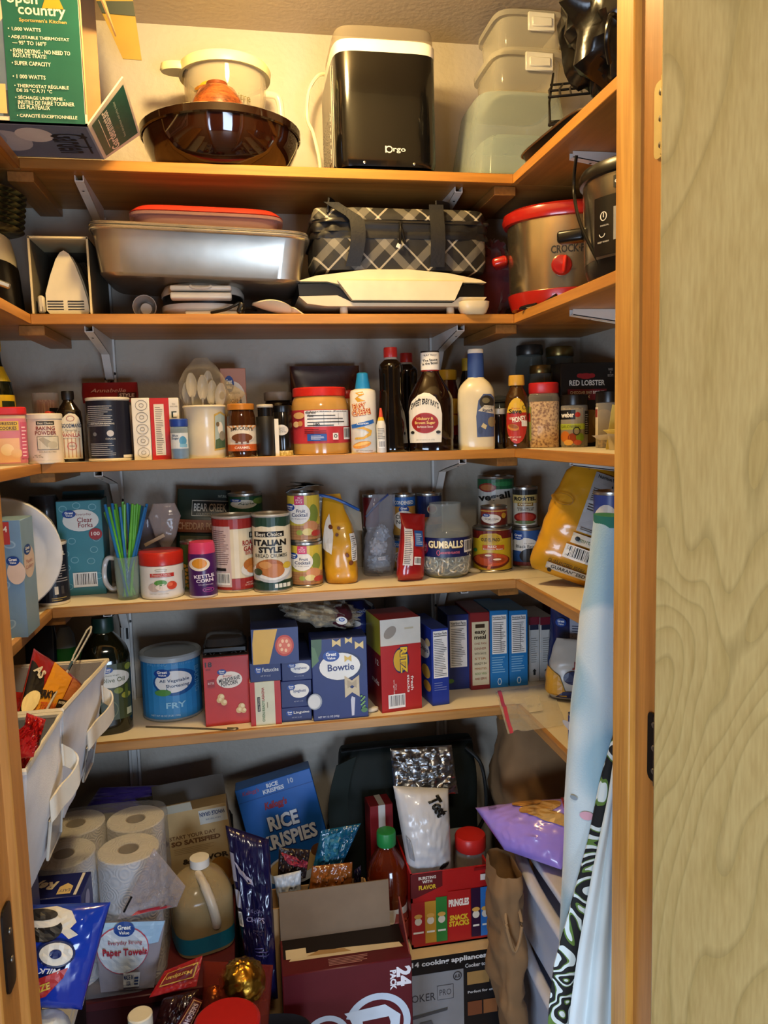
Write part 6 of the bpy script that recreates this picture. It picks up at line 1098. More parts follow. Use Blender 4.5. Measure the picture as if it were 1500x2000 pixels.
mk('snap_lid', lathe([(r*.99, h-.014), (r*1.03, h-.013), (r*1.03, h-.003), (r*.98, h+.001), (r*.86, h-.002), (r*.84, h-.006), (.0001, h-.006)], 36), M('#98a3ab', r=.35), t)
# popcorn box
a = Art(1.4); a.text('18', .12, .90, .15, .075, '#2a1a18', bold=.03); a.text('BAGS', .11, .83, .1, .02, '#2a1a18'); a.ell(.56, .66, .28, .12, '#e4ded4'); a.gv(.40, .78, .10, .04); a.text('Butter', .52, .72, .2, .035, '#b03a34'); a.text('MICROWAVE', .56, .67, .46, .06, '#1c1614', bold=.02, rot=7); a.text('POPCORN', .55, .61, .36, .06, '#1c1614', bold=.02, rot=7); a.rect(.08, .58, .24, .68, '#8e1f1f'); a.text('BUTTER', .16, .63, .13, .03, '#e8d8d0'); 
for x, y, s_ in ((.36, .42, 1), (.42, .34, .9), (.32, .38, .8), (.80, .26, 1), (.74, .21, .9), (.84, .2, .8)): a.ell(x, y, .075*s_, .05*s_, '#cfb27c'); a.ell(x+.02, y+.01, .04*s_, .028*s_, '#e4d3a8')
t, W, H = carton('red microwave popcorn carton with torn open top', 397, 487, 1282, Z5, 1.745, .10, '#b5302c', a, rz=rad(2), name='popcorn_carton', tcol='#3a2c28')
mk('torn_liner', sheet(10, 4, lambda u, v: ((u-.5)*W*.94, -.03+.06*v, H+.004+.012*crease(u*5, v*4)), .001), M('#8e8478', r=.4), t)
X = PY(440, 1262, 1.80).x; o = thing('salad_tray', 'black clear-lidded food tray resting on the popcorn carton', 'tray', (X, 1.80, Z5+H+.006)); mk('tray_base', box(.098, .09, .014, .003), BLACKP, o); mk('clear_dome', Surf([(.014, .048, .044), (.03, .042, .038), (.034, .035, .03)], .5).mesh(32), film('#4a4644', .45, .06), o)
p0 = PZ(350, 1420, Z5); o = mk('wire_hook', tube(smooth_path([PZ(285, 1421, Z5)+Vector((0, 0, .0022)), PZ(380, 1424, Z5)+Vector((0, 0, .0022)), PZ(450, 1427, Z5)+Vector((0, 0, .0022)), PZ(464, 1424, Z5)+Vector((0, 0, .0022)), PZ(444, 1423, Z5)+Vector((0, -.002, .0022))]), .002, 6), M('#6d6a66', r=.4, m=.8)); tag(o, 'bent grey wire hook lying in front of the popcorn carton', 'wire')
# pasta boxes
def pastabox(label, xl, xr, yt, yb, F, word, zs, h=None, d=.24, small=True):
    a = Art(.8)
    if small == 'wide': a.gv(.27, .62, .12, .20); a.text(word, .66, .62, .52, .22, '#e4e2dc', bold=.01); a.text('NET WT 16 OZ', .5, .30, .32, .07, '#b9bccc')
    else: a.ell(.60, .60, .31, .26, '#e0ded6'); a.gv(.33, .76, .13, .11); a.text(word, .60, .60, .42, .14, '#2a3570', bold=.01); a.text('NET WT 16 OZ', .56, .22, .3, .04, '#b9bccc')
    return carton(label, xl, xr, yt, zs, F, d, '#1e2c62', a, name='pasta_carton', h=h)
F_ = 1.738
t, W, H1 = carton('cream and red oven ready lasagna carton standing on end', 489, 549, 1331, Z5, 1.722, .14, '#cfcfb4', (lambda a: (a.rect(0, 0, .16, 1, '#b02a24'), a.rect(.80, 0, 1, 1, '#b02a24'), a.text('OVEN-READY', .42, .33, .48, .09, '#5a7a4a', rot=90, bold=.02), a.text('LASAGNA', .42, .72, .30, .09, '#a5322a', rot=90, bold=.02), a.rect(.23, .33, .32, .66, '#1c1a16'), a.text('Best Choice', .275, .495, .28, .05, '#e4dcc8', rot=90), a.lines(.54, .4, .58, .66, 1, '#8a8468', .5, 1), a)[-1])(Art(1.5)), name='lasagna_carton')
pastabox('blue fettuccine carton lying on the lasagna carton', 488, 549, 1294, 0, 1.722, 'Fettuccine', Z5+H1, small='wide')
t, W, H1 = pastabox('blue linguine carton at the bottom of the pasta pile', 550, 609, 1381, 0, 1.728, 'Linguine', Z5, small='wide'); t, W, H2 = pastabox('blue spaghetti carton lying directly on the linguine', 549, 609, 1329, 0, 1.728, 'Spaghetti', Z5+H1); t, W, H3 = pastabox('blue spaghetti carton, upper of the two in the pile', 550, 610, 1290, 0, 1.728, 'Spaghetti', Z5+H1+H2)
a = Art(.7); a.rect(0, 0, 1, 1, '#22316a'); a.poly([(.02, .02), (.36, .02), (.56, .98), (.06, .98), (.02, .6)], '#cfa640'); a.ell(.70, .50, .20, .30, '#b53a26'); a.ell(.70, .50, .16, .24, '#d0674a')
for i in range(6): a.ell(.70+.09*cos(i), .50+.14*sin(i), .03, .05, '#e8b890')
X, W, H = place_b(491, 583, 1228, Z5+.19, 1.73)
zb = Z5+H1+H2+H3
zb = max(PY(537, 1290, 1.72).z, zb-.02)
t, W, H = carton('blue pasta carton with tomato picture, tipped across the pile', 491, 583, 1227, Z5+H1+H2+H3, 1.715, .20, '#22316a', a, name='pasta_carton', rz=0)
t.rotation_euler = (0, rad(0), 0)
# bow tie carton
a = Art(1.42); a.poly([(0, .72), (.10, .74), (.18, .86), (.19, 1), (0, 1)], '#3c5a34'); a.poly([(0, .66), (.13, .74), (.06, .9), (0, .92)], '#54744a')
a.ell(.52, .655, .40, .175, '#16204c'); a.ell(.50, .655, .37, .165, '#e2e1da'); a.gv(.35, .79, .15, .07); a.text('Bowtie', .52, .645, .48, .085, '#232c66', bold=.02)
def bow(x, y, s_, c_): a.poly([(x-.07*s_, y+.045*s_), (x, y+.012*s_), (x+.07*s_, y+.045*s_), (x+.07*s_, y-.045*s_), (x, y-.012*s_), (x-.07*s_, y-.045*s_)], c_)
bow(.45, .945, 1.1, '#d3bb7a'); bow(.67, .965, .9, '#d3bb7a'); bow(.86, .90, 1.1, '#d3bb7a'); bow(.65, .745, .9, '#cfae4c'); bow(.71, .45, 1.9, '#bfae8c'); bow(.71, .35, 1.9, '#c9b996'); bow(.71, .43, 1.2, '#a8977a'); a.poly([(.69, .04), (.735, .04), (.76, .26), (.70, .28), (.68, .24)], '#c3c3cc'); a.ell(.03, .25, .13, .10, '#9aa0a8'); a.ell(.02, .25, .11, .085, '#d5d5d0'); a.text('NET WT 12 OZ (340g)', .27, .05, .38, .03, '#c9cbd8', bold=.02)
for i in range(9): a.ell(.90+.03*sin(i*2.1), .20+.018*i-.07, .02, .012, '#6d9a54')
a.ell(.92, .10, .06, .03, '#47703c')
t, W, HB_ = carton('tall blue bow tie pasta carton with large white oval', 610, 718, 1246, Z5, 1.716, .07, '#1f2d66', a, name='pasta_carton')
# noodle bag and blue bag on top
zt = Z5+HB_
A = PY(615, 1212, 1.80)
t = thing('noodle_bag', 'clear bag of egg noodles slumped over the pasta cartons', 'pasta bag', (A.x+.008, 1.80, zt+.016), (0, rad(11), 0)); mk('noodles', xf(lump(.084, .062, .027, .22, 3.5, 4, 36, 20), (0, 0, .030)), speck('#7d6a48', '#c9b58c', 70, .5, .4, .6), t); mk('film_skin', xf(lump(.092, .068, .031, .20, 3.5, 4, 36, 20), (0, 0, .031)), film('#d8d0c0', .14, .05, .8, 45), t)
mk('label_patch', xf(lump(.03, .055, .0285, .1, 3, 4, 20, 12), (.045, -.012, .031)), M('#4a2028', r=.3), t); a = Art(.6); a.ell(.5, .5, .45, .45, '#d9d4c8'); a.gv(.5, .62, .24, .22); a.lay(panelmap((.028, -.068, .018), (.058, -.066, .018), (.028, -.066, .038)), t, 'badge')
A = PY(690, 1200, 1.90); t, bb, sf = pouch('frozen_bag', 'shiny blue plastic food bag lying behind the noodle bag', 'bag', (A.x-.005, 1.91, zt-.03), (0, 0, 0), .135, .075, .13, M('#16265e', r=.22, coat=.4), [(0, .9, .9), (.4, 1, 1), (.8, .85, .8), (1, .5, .4)], amp=.014, seed=31)
a = Art(.6); a.gv(.28, .62, .14, .16); a.ell(.36, .36, .24, .16, '#c4c4c4'); a.text('Southwest', .74, .8, .4, .14, '#b9bccc', rot=-4); a.lay(sf.mapper(.005, .07), t, 'print', base=.006)
st = thing('pasta_carton', 'plain blue pasta carton standing behind the bow tie box', 'box', (A.x-.01, 1.92, Z5)); mk('carton_body', box(.12, .10, zt-.031-Z5, .001), M('#1d2a5c', r=.5), st); mk('top_flap', box(.115, .095, .001, 0, (0, 0, zt-.031-Z5)), M('#27356c', r=.5), st)
# cracker box
a = Art(1.35); a.rect(0, 0, 1, .72, '#a81f1c'); a.rect(0, .72, 1, 1, '#c4c2b8'); a.ell(.24, .86, .16, .06, '#8d8478', rot=.3); a.rect(.6, .88, .82, .9, '#b0a890'); a.ell(.50, .55, .20, .14, '#1e2450'); a.ell(.48, .55, .17, .12, '#c9a02c'); a.text('RITZ', .57, .55, .30, .20, '#1e2450', rot=-90, bold=.09); a.text('RITZ', .57, .55, .28, .17, '#dcb62c', rot=-90, bold=.04); a.text('fresh\nstacks', .72, .29, .19, .16, '#e8dcd4', rot=-90, bold=.02); a.text('the\noriginal', .33, .27, .16, .09, '#e8dcd4', rot=-90); a.bars(.16, .04, .58, .19)
b = Art(1.8); b.rect(0, 0, 1, .62, '#7d1a18'); b.rect(0, .62, 1, 1, '#a8a02a'); b.text('12', .75, .52, .2, .06, '#e0d8c8', bold=.02); b.text('stacks', .6, .3, .5, .06, '#e0c8c0', bold=.02)
X, W, H = place_b(738, 818, 1210, Z5, 1.733)
t, W, H = carton('red cracker carton standing on end, torn white top flap up', 737, 818, 1208, Z5, 1.735, .115, '#a81f1c', a, left=b, rz=rad(7), name='cracker_carton')
p = PZ(727, 1389, Z5); o = mk('candy_packet', xf(lump(.016, .009, .006, .12, 3, 6, 20, 12), (0, 0, .006), (0, -.1, .3)), M('#dcd4c0', r=.4), loc=(p.x, p.y-.004, Z5)); tag(o, 'small white garlic clove shaped candy lying by the cracker carton', 'candy')
# row of cereal and snack boxes, narrow sides showing
def slim(label, xl, xr, yt, yb, col, side, d=.16, rz=0, left=None, name='snack_carton', top=None, F=None):
    F = F or PZ((xl+xr)/2, yb, Z5).y
    return carton(label, xl, xr, yt, Z5, F, d, col, side, left=left, rz=rz, name=name, top=top)
a = Art(3.2); a.facts(.10, .36, .93, .97, 22, 2); a.lines(.12, .20, .85, .32, 4, '#6d7ab0', .35, 2); b = Art(1.4); b.ell(.62, .68, .3, .12, '#e0ded6'); b.text('Chips', .66, .68, .4, .08, '#22306a', bold=.02); b.ell(.75, .4, .18, .09, '#c9a046'); b.ell(.8, .22, .16, .07, '#b98a3a'); b.ell(.85, .8, .1, .05, '#d8c088')
slim('blue cracker carton turned edge-on, nutrition panel showing', 835, 870, 1228, 1378, '#1d3590', a, .16, rad(7), b)
a = Art(3); a.facts(.10, .30, .88, .92, 22, 4); a.ell(.1, .12, .16, .03, '#4f7a3c'); slim('dark blue rice mix carton with a large nutrition panel', 875, 917, 1200, 1346, '#20306e', a, .10, 0, F=1.845)
a = Art(3.2); a.rect(.08, .06, .94, .88, '#cfc5a4'); a.rect(.26, .80, .74, .85, '#3a2a1c'); a.text('easy\nmeal', .50, .71, .6, .11, '#2a1c14', bold=.03); 
for i, c_ in enumerate(('#8e3a28', '#8e3a28', '#4a3a28', '#a86a34', '#4a3a28', '#a86a34', '#6d8a44', '#8e3a28')): a.text(('ONE PAN', 'DINNER', 'WITH SAUCE', 'STIR', 'READY IN', 'MINUTES', 'ADD VEG', 'AND SERVE')[i], .5, .60-i*.065, .6, .028, c_)
slim('maroon and cream boxed meal standing edge-on', 919, 957, 1196, 1338, '#7d2226', a, .14, 0, F=1.83)
for i, (xl, xr) in enumerate(((957, 993), (995, 1031))):
    a = Art(3.2); a.facts(.12, .44, .90, .94, 16, 5+i); a.rect(.58, .48, .60, .82, '#3a3a3a'); a.lines(.1, .20, .85, .42, 7, '#7db4da', .4, i); a.ring(.5, .08, .12, .05, .04, '#cfe0ea', n=6)
    slim('bright blue snack carton edge-on, beside the %s' % ('boxed meal' if i == 0 else 'white and maroon cartons'), xl, xr, 1192, 1336, '#1d74b4', a, .14, 0, F=1.832)
for i, (xl, xr) in enumerate(((1033, 1054), (1055, 1081))):
    a = Art(5); a.rect(0, .88, 1, 1, '#6d1c2a'); a.rect(.1, .80, .9, .88, '#23263c'); a.lines(.2, .3, .8, .7, 12, '#7d7a74', .25, i+3); a.poly([(.4, .1), (.6, .1), (.6, .16), (.7, .16), (.5, .2), (.3, .16), (.4, .16)], '#2a2a2a'); slim('white and maroon tall carton, %s of a pair' % ('the one touching the blue carton' if i == 0 else 'the one by the rear corner'), xl, xr, 1205, 1325, '#c4c0b8', a, .13, 0, F=1.855)
for i in range(3): carton('dark red carton %s at the back of the lowest shelf corner' % ('lying lowest', 'lying in the middle', 'lying on top')[i], 1085, 1135, 1200, Z5+i*.062, 1.885, .09, '#5d1318', (lambda a: a.lines(.1, .2, .9, .7, 3, '#8e4a40', .4, i))(Art(.5)), name='tea_carton', h=.06)
pouch('rice_pouch', 'grey white rice pouch slumped behind the slim cartons', 'pouch', (PY(800, 1200, 1.94).x, 1.957, Z5), (0, 0, 0), .13, .235, .045, M('#5d5b58', r=.35), amp=.01, seed=33)
# right side shelf: bags and packets
A = PY(1112, 1330, 1.62)
t, bb, sf = pouch('chip_bag', 'blue and white snack bag slumped on the lowest right shelf', 'chip bag', (.795, 1.785, Z5+.003), (0, rad(2), rad(-15)), .13, .215, .09, M('#1b2450', r=.25, coat=.3), amp=.014, seed=41)
a = Art(1.6); a.gv(.2, .80, .10, .05); a.rect(.36, .62, .8, .86, '#a9abb4'); a.lines(.4, .65, .76, .82, 6, '#2a2e4a', .3, 2); a.lay(sf.mapper(.01, .21), t, 'print', base=.006, cuts=(12, 12))
t, bb, sf = pouch('snack_roll', 'white and gold wrapped snack bag in front of the blue bag', 'chip bag', (.745, 1.715, Z5+.004), (0, rad(4), rad(-20)), .090, .145, .06, M('#b9b2a4', r=.3), [(0, .8, .6), (.1, 1, 1), (.6, 1, .9), (.9, .8, .4), (1, .7, .1)], amp=.01, seed=43)
a = Art(1.6); a.poly([(0, .05), (.5, .05), (.3, .4), (0, .55)], '#b98a2c'); a.poly([(.2, .02), (.95, .02), (.9, .16), (.4, .14)], '#1c2450'); a.ell(.62, .4, .24, .12, '#20264a'); a.text('JIF', .74, .62, .34, .14, '#7d1a1c', bold=.04); a.lay(sf.mapper(.005, .14), t, 'print', base=.005, cuts=(12, 12))
a = Art(2); a.ell(.25, .62, .35, .16, '#c4c8d0'); a.rect(.1, .1, .9, .4, '#2f62a8'); a.lines(.3, .14, .8, .36, 4, '#8fb0d8', .3, 2)
t = thing('wrap_carton', 'long blue wrap carton on the lowest right shelf beside the roll of cloth', 'box', (.665, 1.33, Z5), (0, 0, rad(3))); bd = mk('carton_body', box(.05, .24, .075, .001), M('#1c2f6a', r=.4), t); a.lay(facemap(.05, .24, .075, 'L'), bd, 'side_print'); mk('cut_strip', box(.002, .23, .004, 0, (-.026, 0, .07)), TIN, t)
# empty zip bag over the shelf corner
P4 = [PZ(968, 1352, Z5+.004), PZ(1075, 1335, Z5+.004), PZ(1105, 1415, Z5+.004), PZ(992, 1438, Z5-.001)]
def zb(u, v):
    p_ = P4[0].lerp(P4[1], u).lerp(P4[3].lerp(P4[2], u), v); q = Vector(p_); q.z = Z5+.004+.012*max(0, crease(u*3+5, v*3)); return q
t = thing('zip_bag', 'empty clear zip bag with pink seal hanging over the lowest shelf corner', 'zip bag', (P4[0].x, P4[0].y, Z5)); L0 = Vector(t.location)
mk('bag_film', sheet(18, 14, lambda u, v: zb(u, v)-L0, .0006), film('#ecebe8', .07, .05, .6, 40), t); mk('pink_seal', sheet(2, 14, lambda u, v: zb(.03+u*.06, v*1.02)-L0+Vector((0, 0, .0022)), .0008), M('#b53a56', r=.4), t); mk('write_on_panel', sheet(4, 4, lambda u, v: zb(.46+u*.24, .28+v*.36)-L0+Vector((0, 0, .0012)), .0004), film('#e8e4d6', .5, .3), t)
# ================================================================ FABRIC BINS ON THE LOWEST LEFT SHELF
def bagquad(name, label, cat, corners, depth, mat, amp=.006, seed=0, n=28, m=28, fr=9, group=None, part='bag'):
    """soft filled bag spanned between four world corners (bl, br, tr, tl), bulging to both sides"""
    P = [Vector(c) for c in corners]; o = sum(P, Vector())/4; P = [p-o for p in P]
    nr = (P[1]-P[0]).cross(P[3]-P[0]).normalized(); t = thing(name, label, cat, o, (0, 0, 0), group)
    def pt(x, y, off, side=1):
        q = P[0].lerp(P[1], x).lerp(P[3].lerp(P[2], x), y); k = (max(0, min(1, x*(1-x)*4)))**.45*(max(0, min(1, y*(1-y)*4)))**.45
        return q+nr*(side*(depth/2*k+amp*crease(x*fr+seed*5, y*fr, side)*min(1, k*1.5))+off)
    V = [pt(i/n, j/m, 0) for j in range(m+1) for i in range(n+1)]; N0 = len(V); V += [pt(i/n, j/m, -.0008, -1) for j in range(m+1) for i in range(n+1)]
    F = [(j*(n+1)+i, j*(n+1)+i+1, (j+1)*(n+1)+i+1, (j+1)*(n+1)+i) for j in range(m) for i in range(n)]; F += [tuple(N0+q for q in reversed(f)) for f in F]
    rim = [i for i in range(n+1)]+[j*(n+1)+n for j in range(1, m+1)]+[m*(n+1)+i for i in range(n-1, -1, -1)]+[j*(n+1) for j in range(m-1, 0, -1)]
    F += [(b, a, a+N0, b+N0) for a, b in zip(rim, rim[1:]+rim[:1])]
    b = mk(part, (V, F), mat, t, ang=60)
    f = lambda x, y, off: tuple(pt(x, y, off+.002)); f.curved = True; f.ny = 16; f.step = .0008
    return t, b, f
LIN = M('#dad6d2', r=.85, bump=.25, bs=500, sheen=.3); LIN2 = M('#d6cfc0', r=.85, bump=.2, bs=500)
def fabric_bin(label, y0, y1, z0t, z1t, b0=0, b1=0):
    """y0 nearer the door; rim heights z0t (near) and z1t (far)"""
    t = thing('fabric_bin', label, 'storage bin', (-.45, (y0+y1)/2, Z5)); cy = (y0+y1)/2; xo, xb, xi = .17, .115, -.22; th = .004
    zn, zf = z0t-Z5, z1t-Z5; yn, yf = y0-cy, y1-cy; s_ = .012
    C = {'nb': (xb, b0-cy, 0), 'fb': (xb, b1-cy, 0), 'nt': (xo, yn, zn), 'ft': (xo, yf, zf), 'Nb': (xi, b0-cy, 0), 'Fb': (xi, b1-cy, 0), 'Nt': (xi, yn, zn), 'Ft': (xi, yf, zf)}
    def wall(nm, a, b, c, d, bulge):
        A, B, Cc, D = (Vector(C[k]) for k in (a, b, c, d)); nn = (B-A).cross(D-A).normalized()
        return mk(nm, sheet(12, 8, lambda u, v: A.lerp(B, u).lerp(D.lerp(Cc, u), v)+nn*(bulge*sin(pi*u)*sin(pi*v)+.004*fb(u*3, v*3, y0)), th), LIN, t)
    wall('front_wall', 'nb', 'fb', 'ft', 'nt', .008); wall('back_wall', 'Fb', 'Nb', 'Nt', 'Ft', 0); wall('side_wall', 'fb', 'Fb', 'Ft', 'ft', .002); wall('side_wall', 'Nb', 'nb', 'nt', 'Nt', .002)
    mk('bottom', sheet(1, 1, lambda u, v: Vector(C['Nb']).lerp(Vector(C['nb']), u).lerp(Vector(C['Fb']).lerp(Vector(C['fb']), u), v)+Vector((0, 0, .005)), .004), LIN, t)
    mk('rim_binding', tube([C['nt'], C['ft'], C['Ft'], C['Nt']], .0045, 6, True), LIN2, t)
    fw = lambda u, v, o: Vector(C['nb']).lerp(Vector(C['fb']), u).lerp(Vector(C['nt']).lerp(Vector(C['ft']), u), v)+Vector((o+.008, 0, 0))
    # strap handle and label pocket on the front
    L_ = [fw(.40, .50, .005), fw(.44, .53, .009), fw(.54, .54, .012), fw(.66, .57, .022), fw(.76, .62, .026), fw(.82, .68, .018), fw(.81, .73, .007), fw(.80, .75, .004)]; S_ = smooth_path(L_, 6)
    mk('strap_handle', sheet(3, len(S_)-1, lambda u, v: S_[round(v*(len(S_)-1))]+Vector((0, 0, (u-.5)*.034)), .003), LIN2, t)
    pw = Vector(fw(.40, .10, .004)), Vector(fw(.72, .10, .004)), Vector(fw(.72, .42, .006)), Vector(fw(.40, .42, .006))
    mk('label_window', quad_panel(pw, .0012), film('#b9bcc4', .35, .08), t, smooth=False); mk('window_border', tube(pw, .0028, 6, True), LIN2, t)
    return t
fabric_bin('white canvas bin with strap handle holding the jerky bag', 1.185, 1.57, 1.055, 1.018, 1.375, 1.63); fabric_bin('white canvas bin with strap handle holding the red candy bags', .985, 1.178, 1.05, 1.052, 1.10, 1.365)
J = [PY(30, 1392, 1.24), PY(128, 1374, 1.36), PY(160, 1332, 1.46), PY(66, 1262, 1.44)]
t, b, mp = bagquad('jerky_bag', 'black, red and yellow jerky bag sticking out of the white canvas bin', 'snack bag', [J[0]+Vector((0, 0, -.01)), J[1]+Vector((0, 0, -.02)), J[2], J[3]], .03, M('#8e1a18', r=.22, coat=.4), .0015, 3)
a = Art(.8); a.poly([(.0, 0), (.30, .0), (.22, .55), (0, .8)], '#120f0e'); a.poly([(.16, .0), (.62, .0), (.72, .80), (.34, .90)], '#cf8f1e'); a.poly([(.62, 0), (1, 0), (1, .80), (.74, .80)], '#a8683c'); a.text('AS', .12, .62, .16, .16, '#c4c0b8', bold=.04, rot=-40); a.text('JERKY', .30, .28, .34, .15, '#15110e', bold=.05, rot=0); a.text('TERIYAKI', .42, .13, .34, .09, '#b94a1c', bold=.03); a.rect(.56, .10, .80, .24, '#131110'); a.text('PROTEIN 10g', .68, .17, .20, .06, '#e0d8c8', bold=.02); a.ell(.08, .18, .12, .14, '#e0d2a0'); a.lay(mp, t, 'print', cuts=(24, 24))
mk('bag_bottom', xf(lump(.075, .05, .100, .08, 3, 2, 24, 16, .8), (-.40, 1.42, .913)-t.location if False else Vector((-.42, 1.42, .915))-t.location), M('#8e1a18', r=.22, coat=.4), t)
for i, (cs, lab) in enumerate((([(30, 1500, 1.09), (58, 1520, 1.09), (90, 1405, 1.12), (52, 1392, 1.12)], 'crumpled red foil candy bag on top in the near canvas bin'), ([(20, 1465, .99), (66, 1478, 1.0), (70, 1440, 1.02), (28, 1425, 1.02)], 'twisted red foil candy bag hanging at the near canvas bin rim'))):
    bagquad('candy_bag', lab, 'snack bag', [PY(*c) for c in cs], .03, M('#b51d1c', r=.15, coat=.5, bump=.5, bs=30), .012, 7+i)
# whisk-like wire tongs leaning out of the bin
A_, B_ = PY(88, 1392, 1.28), PY(178, 1224, 1.66)
t = thing('wire_tongs', 'thin chrome wire tongs leaning out of the canvas bin', 'tongs', A_); d_ = B_-A_; sd = Vector((.004, -.006, 0))
for s_ in (-1, 1): mk('arm', tube([(0, 0, 0), d_*.48+sd*s_*.2, d_*.6+sd*s_*1.0, d_*.93+sd*s_*1.3, d_+sd*s_*.2], .0018, 6), M('#d8d8d6', r=.22, m=.35), t)
mk('twist_grip', tube([d_*.42, d_*.52], .0034, 8), M('#b4b4b6', r=.2, m=1), t)
t = thing('bottle_edge', 'blue and white plastic bottle beside the doorway on the canvas bins', 'bottle', (PY(4, 1290, 1.10).x-.036, 1.13, 1.070)); t.name = 'lotion_bottle'
mk('bottle_body', Surf([(-.265, .022, .016), (-.26, .026, .02), (.075, .026, .02), (.09, .018, .014)], .8, k=1).mesh(24), M('#4f86bf', r=.35), t); mk('bottle_label', Surf([(.028, .0265, .0205), (.066, .0265, .0205)], .8).mesh(24), M('#d3dbe4', r=.4), t); mk('cap', Surf([(.088, .014, .012), (.11, .013, .011)], 1).mesh(20), M('#e2e4e6', r=.4), t)

# ================================================================ FLOOR, LEFT SIDE
BIN = M('#121214', r=.4)
t = thing('black_tote', 'tall black plastic tote on the floor under the left shelf', 'tote', (-.500, 1.215, 0)); mk('tote_wall', Surf([(0, .165, .18), (.01, .172, .19), (.50, .185, .215), (.53, .185, .215), (.53, .175, .205), (.03, .16, .18)], .3).mesh(48), BIN, t); mk('lid', Surf([(.528, .192, .222), (.545, .192, .222), (.549, .18, .21)], .3).mesh(48), film('#c9d0da', .7, .2), t)
mk('lid_rim', tube([(.192*math.copysign(abs(sin(q))**.3, sin(q)), -.222*math.copysign(abs(cos(q))**.3, cos(q)), .535) for q in [2*pi*i/48 for i in range(48)]], .006, 6, True), M('#aeb6c2', r=.3), t)
ZT = .5495
a = Art(.3); a.text('Reyn', .70, .56, .22, .42, '#e4ddc8', rot=180, bold=.05, shear=.3); a.rect(.945, .05, .965, .95, '#d8d8d8'); a.poly([(.83, .12), (.92, .12), (.92, .42), (.875, .56), (.83, .42)], '#d9c28a'); a.text('EASY', .875, .26, .07, .12, '#23306a', rot=180)
A = PY(112, 1752, 1.40)
for i, (dz, dy, lab) in enumerate(((0, 0, 'dark blue foil wrap carton, lower of the two'), (.062, .006, 'dark blue foil wrap carton lying on its twin'))):
    t = thing('foil_wrap_carton', lab, 'box', (-.433, 1.375+dy, ZT+dz), (0, 0, rad(-3))); bd = mk('carton_body', box(.255, .075, .061, .0012), M('#141f66', r=.35), t); a.lay(facemap(.255, .075, .061, 'T'), bd, 'top_print'); b = Art(.3); b.text('Reyn', .66, .5, .24, .55, '#8f95b4', rot=180, bold=.05, shear=.3); b.lay(facemap(.255, .075, .061, 'F'), bd, 'front_print'); c = Art(.8); c.ell(.5, .5, .2, .3, '#8a8fb8'); c.lay(facemap(.255, .075, .061, 'R'), bd, 'end_print')
t = thing('freezer_bag_carton', 'upright royal blue carton with pink top beside the left jamb', 'box', (-.420, 1.24, ZT)); W, D, H = .13, .06, .215; bd = mk('carton_body', box(W, D, H, .0012), M('#1d2f80', r=.4), t); mk('top_panel', box(W, D, .001, 0, (0, 0, H)), M('#c2706c', r=.5), t)
a = Art(1.2); a.text('BAGS', .7, .62, .3, .05, '#d8dae4', bold=.03); a.rect(.8, .06, .98, .34, '#b9c4d8'); a.poly([(.5, .7), (1, .84), (1, .845), (.5, .705)], '#7d8ac0'); a.lay(facemap(W, D, H, 'F'), bd, 'front_print'); a = Art(.5); a.text('BIG', .7, .5, .3, .4, '#e0d8d0', bold=.03); a.lay(facemap(W, D, H+.001, 'T'), bd, 'top_print')
t, b, mp = bagquad('cookie_bag', 'glossy blue cookie bag standing against the foil wrap cartons', 'snack bag', [PY(20, 1965, 1.10), PY(160, 1972, 1.12), PY(216, 1762, 1.16), PY(20, 1768, 1.16)], .055, M('#1638a8', r=.16, coat=.5), .0025, 4)
a = Art(1.1); a.poly([(.0, .92), (.15, .95), (.45, .98), (.60, .93), (.66, .82), (.60, .76), (.70, .70), (.60, .66), (.52, .72), (.3, .66), (0, .66)], '#cfc8b8'); a.ell(.30, .76, .22, .13, '#1a1614'); a.ell(.30, .84, .20, .07, '#d8d0c0'); a.ell(.28, .90, .18, .06, '#221c18'); a.ell(.48, .52, .22, .13, '#0e1a4e'); a.ell(.48, .52, .19, .11, '#dcd6c8'); a.ell(.47, .52, .07, .045, '#14245e'); a.text('MILK', .42, .36, .26, .05, '#dcdce4', rot=180, bold=.02, shear=.3); a.poly([(.05, .08), (.10, .22), (.64, .40), (.60, .30), (.42, .12), (.2, .06)], '#b3231c'); a.text('SIZE', .36, .20, .20, .07, '#d3b03a', bold=.04, rot=20); a.lay(mp, t, 'print', cuts=(28, 28))
t = thing('tissue_pack', 'white and blue printed soft pack under the cookie bag', 'pack', (PY(78, 2004, 1.08).x, 1.10, .595)); mk('pack', xf(lump(.034, .03, .043, .06, 3, 4, 24, 14, .7), (0, 0, 0)), M('#b9c4cf', r=.4), t); a = Art(.8); a.text('Soft', .5, .5, .6, .4, '#3a7ab0', bold=.02); a.lay(panelmap((-.02, -.034, -.008), (.02, -.034, -.008), (-.02, -.033, .016)), t, 'print')
